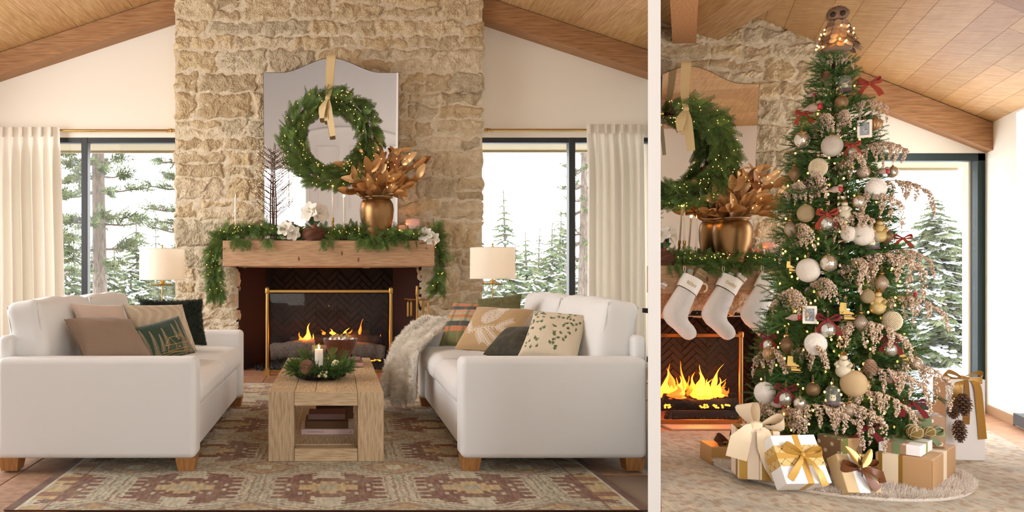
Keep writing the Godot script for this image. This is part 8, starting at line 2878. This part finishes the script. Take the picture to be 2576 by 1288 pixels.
	var c = corner + Vector3(-0.65, 0, -0.76) * 0.165 + Vector3(0.76, 0, -0.65) * 0.36
	o = gift("large kraft box with cream bands carrying the thin white gift", Vector3(c.x, FL, c.z), 0.0, Vector3(0.33, 0.215, 0.72), kraft)
	o.basis = Basis(Vector3(0.65, 0, 0.76), Vector3.UP, Vector3(-0.76, 0, 0.65))
	for q in [[-0.075, 0.095, cream], [-0.015, 0.026, mk("gilt_ribbon", "#a27c35", 0.35, 0.5)], [-0.135, 0.024, mk("gilt_ribbon", "#a27c35", 0.35, 0.5)]]:
		obj("band", MB.new().box(Vector3(q[0], 0.1075, 0), Vector3(q[1], 0.2165, 0.7215), 0.0005), q[2], o, false)
	obj("band", MB.new().box(Vector3(0, 0.1075, -0.02), Vector3(0.3315, 0.2168, 0.1), 0.0005), cream, o, false)
	obj("fold", MB.new().at(Transform3D(Basis(Vector3.UP, PI / 2), Vector3(0.1655, 0.1075, 0.2))).prism(PackedVector2Array([Vector2(-0.16, 0.1), Vector2(-0.16, -0.105), Vector2(-0.04, 0.0)]), 0.0, 0.0012), kraft, o, false)
	# thin white box with sage ribbon on top
	var top = FL + 0.2165
	o = gift("thin white gift with sage ribbon and twine balls on the large kraft box", Vector3(c.x, top + 0.001, c.z) + Vector3(-0.76, 0, 0.65) * 0.16 - Vector3(0.65, 0, 0.76) * 0.03, 0.0, Vector3(0.25, 0.075, 0.33), white)
	o.basis = Basis(Vector3(0.65, 0, 0.76), Vector3.UP, Vector3(-0.76, 0, 0.65))
	obj("dotted_band", MB.new().box(Vector3(-0.02, 0.0375, 0), Vector3(0.12, 0.0765, 0.3315), 0.0005), dots, o, false)
	obj("ribbon", MB.new().box(Vector3(-0.02, 0.0375, 0), Vector3(0.055, 0.0775, 0.3325), 0.0005), sage, o, false)
	obj("ribbon", MB.new().box(Vector3(0, 0.0375, 0.0), Vector3(0.2515, 0.0772, 0.05), 0.0005), mk("sage_ribbon_pale", "#8d9a5e", 0.5, 0.0, {"sheen": 0.4}), o, false)
	var ty = top + 0.0775
	for q in [[2302, 5.5, 0.052, "larger twine-wrapped ball on the thin white gift"], [2337, 5.56, 0.042, "smaller twine-wrapped ball on the thin white gift"], [2292, 5.62, 0.045, "twine-wrapped ball half hidden behind the larger one"]]:
		var t = thing("twine_ball", q[3], "ball", W(q[0], 0, q[1]) * Vector3(1, 0, 1) + Vector3(0, ty + q[2] * 1.02, 0), 0.0, "twine-wrapped balls")
		obj("ball", MB.new().ball(Vector3.ZERO, Vector3.ONE * q[2], 22, 14), mk("twine_gold", "#94793f", 0.7, 0.2, {"bump": [0.2, 0.6], "scale": Vector3(9, 9, 9)}), t)
		for k in 6:
			var ring = []
			for s in 25:
				ring.append(Basis(Vector3(cos(k * 1.1), 0.4, sin(k * 1.1)).normalized(), k * 0.9) * Vector3(cos(TAU * s / 24), sin(TAU * s / 24), 0) * q[2] * 1.01)
			obj("twine", MB.new().tube(ring, 0.0016, 4, false), mk("twine_pale", "#d9c79a", 0.7), t)
	# dotted box with sage bow standing on the back of the kraft box
	o = gift("small dotted kraft gift with a sage bow standing on the large kraft box", Vector3(c.x, top + 0.001, c.z) + Vector3(0.76, 0, -0.65) * 0.2, 0.0, Vector3(0.22, 0.23, 0.2), dots)
	o.basis = Basis(Vector3.UP, -0.45)
	obj("gold_side", MB.new().box(Vector3(-0.11, 0.115, 0), Vector3(0.0015, 0.228, 0.198), 0.0005), shiny, o, false)
	obj("ribbon", MB.new().box(Vector3(0, 0.115, 0), Vector3(0.06, 0.2315, 0.2015), 0.0005), sage, o, false)
	obj("ribbon", MB.new().box(Vector3(0, 0.1, 0), Vector3(0.2215, 0.035, 0.2018), 0.0005), mk("sage_ribbon_pale", "#8d9a5e"), o, false)
	bw = Node3D.new()
	bw.name = "bow"
	bw.position = Vector3(0.0, 0.1, 0.103)
	o.add_child(bw)
	bow(bw, sage, 0.1, 0.042, [[Vector3.ZERO, Vector3(-0.03, -0.03, 0.02), Vector3(-0.07, -0.08, 0.01)], [Vector3.ZERO, Vector3(0.03, -0.03, 0.02), Vector3(0.075, -0.08, 0.01)], [Vector3.ZERO, Vector3(0.03, 0.02, 0.02), Vector3(0.08, 0.05, 0.01)]], [[-1.0, 0.5], [1.0, 0.25]])
	# tall white bag with gold ribbon and cones
	o = gift("tall white gift bag with gold ribbons and hanging cones by the teal window", W(2412, 0, 6.32) * Vector3(1, 0, 1) + Vector3(0, FR + 0.0115, 0), -0.12, Vector3(0.3, 0.67, 0.16), mk("white_bag", "#eae6e4", 0.6))
	obj("kraft_side", MB.new().box(Vector3(-0.151, 0.335, 0), Vector3(0.002, 0.668, 0.158), 0.0005), mk("bag_side", "#d9c4a4", 0.6), o, false)
	var bronze = mk("bronze_ribbon", "#ad8238", 0.4, 0.25, {"sheen": 0.4})
	strip_part(o, "ribbon", bronze, curve([Vector3(-0.02, 0.68, 0.06), Vector3(-0.06, 0.62, 0.095), Vector3(-0.075, 0.5, 0.09), Vector3(-0.1, 0.37, 0.085)], 12), Vector3(1, 0, 0.25), [0.05, 0.06, 0.065, 0.06])
	strip_part(o, "ribbon", bronze, curve([Vector3(0.04, 0.68, 0.06), Vector3(0.075, 0.62, 0.1), Vector3(0.1, 0.45, 0.09), Vector3(0.115, 0.3, 0.088), Vector3(0.125, 0.18, 0.086)], 14), Vector3(1, 0, -0.1), [0.05, 0.06, 0.065, 0.065, 0.07])
	strip_part(o, "ribbon", brown_ribbon(), curve([Vector3(0.0, 0.67, 0.09), Vector3(0.005, 0.5, 0.088), Vector3(0.0, 0.3, 0.088)], 10), Vector3(1, 0, 0), [0.03, 0.05, 0.05])
	bw = Node3D.new()
	bw.name = "bow"
	bw.position = Vector3(0.0, 0.675, 0.03)
	o.add_child(bw)
	bow(bw, bronze, 0.15, 0.06, [[Vector3.ZERO, Vector3(0.05, -0.01, 0.05), Vector3(0.12, -0.01, 0.06)]], [[-1.0, 0.25], [1.0, 0.2]])
	for q in [[2424, 1018, 0.058, 0.18, "upper large open cone hung on the tall white gift bag"], [2398, 1036, 0.044, 0.115, "smaller open cone hung on the tall white gift bag's middle"], [2414, 1085, 0.05, 0.18, "lower open cone hung on the tall white gift bag"]]:
		var t = thing("pine_cone", q[4], "pine cone", W(q[0], q[1], 6.13), 0.0, "open cones hung on the white gift bag")
		t.rotation.z = 0.08
		var m = put("scales", cone_mesh(q[2], q[3], 9, 8, true), mk("open_cone", "#ffffff", 0.8, 0.0, {"vc": true}), t)
		m.rotation.x = PI
		m.position.y = q[3] * 0.5
		obj("twine", MB.new().tube([Vector3(0, q[3] * 0.5, 0), Vector3(-0.02, q[3] * 0.5 + 0.1, -0.01)], 0.0025, 5), mk("twine", "#b8956a", 0.9), t)
	# half hidden ones at the trunk
	o = gift("flat shiny gold box under the lowest branches behind the tipped gift", W(2010, 0, 6.0) * Vector3(1, 0, 1) + Vector3(0, FL, 0), -0.4, Vector3(0.38, 0.24, 0.3), shiny)
	o = gift("pale cream box under the branches behind the kraft gift with leaves", W(2215, 0, 6.15) * Vector3(1, 0, 1) + Vector3(0, FL, 0), -0.5, Vector3(0.42, 0.17, 0.3), mk("pale_wrap", "#ddd2c6", 0.5))
	o = gift("dotted box with gold top half hidden behind the kraft gift with leaves", W(2165, 0, 5.86) * Vector3(1, 0, 1) + Vector3(0, FL, 0), -0.45, Vector3(0.24, 0.25, 0.2), dark_dots)
	obj("lid", MB.new().box(Vector3(0, 0.252, 0), Vector3(0.243, 0.02, 0.203), 0.001), shiny, o, false)

func brown_ribbon() -> StandardMaterial3D:
	return mk("tan_ribbon", "#94692f", 0.45, 0.2, {"sheen": 0.4})

func gift(label: String, at: Vector3, yaw: float, s: Vector3, mat: Material) -> Node3D:
	var o = thing("gift_box", label, "gift", at, yaw, "gifts under the Christmas tree")
	obj("box", MB.new().soft(Vector3(0, s.y / 2, 0), s, 0.006, 3), mat, o)
	return o

func dot_paper(ground: String, dot: String) -> Image:
	var im = canvas(96, 96, ground, 0.04)
	for q in [[24, 24], [72, 72]]:
		dab(im, q[0], q[1], 13.0, Color(dot))
	return im

func diamond_paper() -> Image:
	var im = canvas(64, 64, "#d9b978", 0.06)
	for k in [0, 64]:
		stroke(im, Vector2(0, 0), Vector2(64, 64), 0.8, Color("#6b5024"))
		stroke(im, Vector2(64, 0), Vector2(0, 64), 0.8, Color("#6b5024"))
	dab(im, 32, 32, 3.5, Color("#4e3a1a"))
	for q in [[0, 0], [63, 0], [0, 63], [63, 63]]:
		dab(im, q[0], q[1], 3.5, Color("#4e3a1a"))
	return im
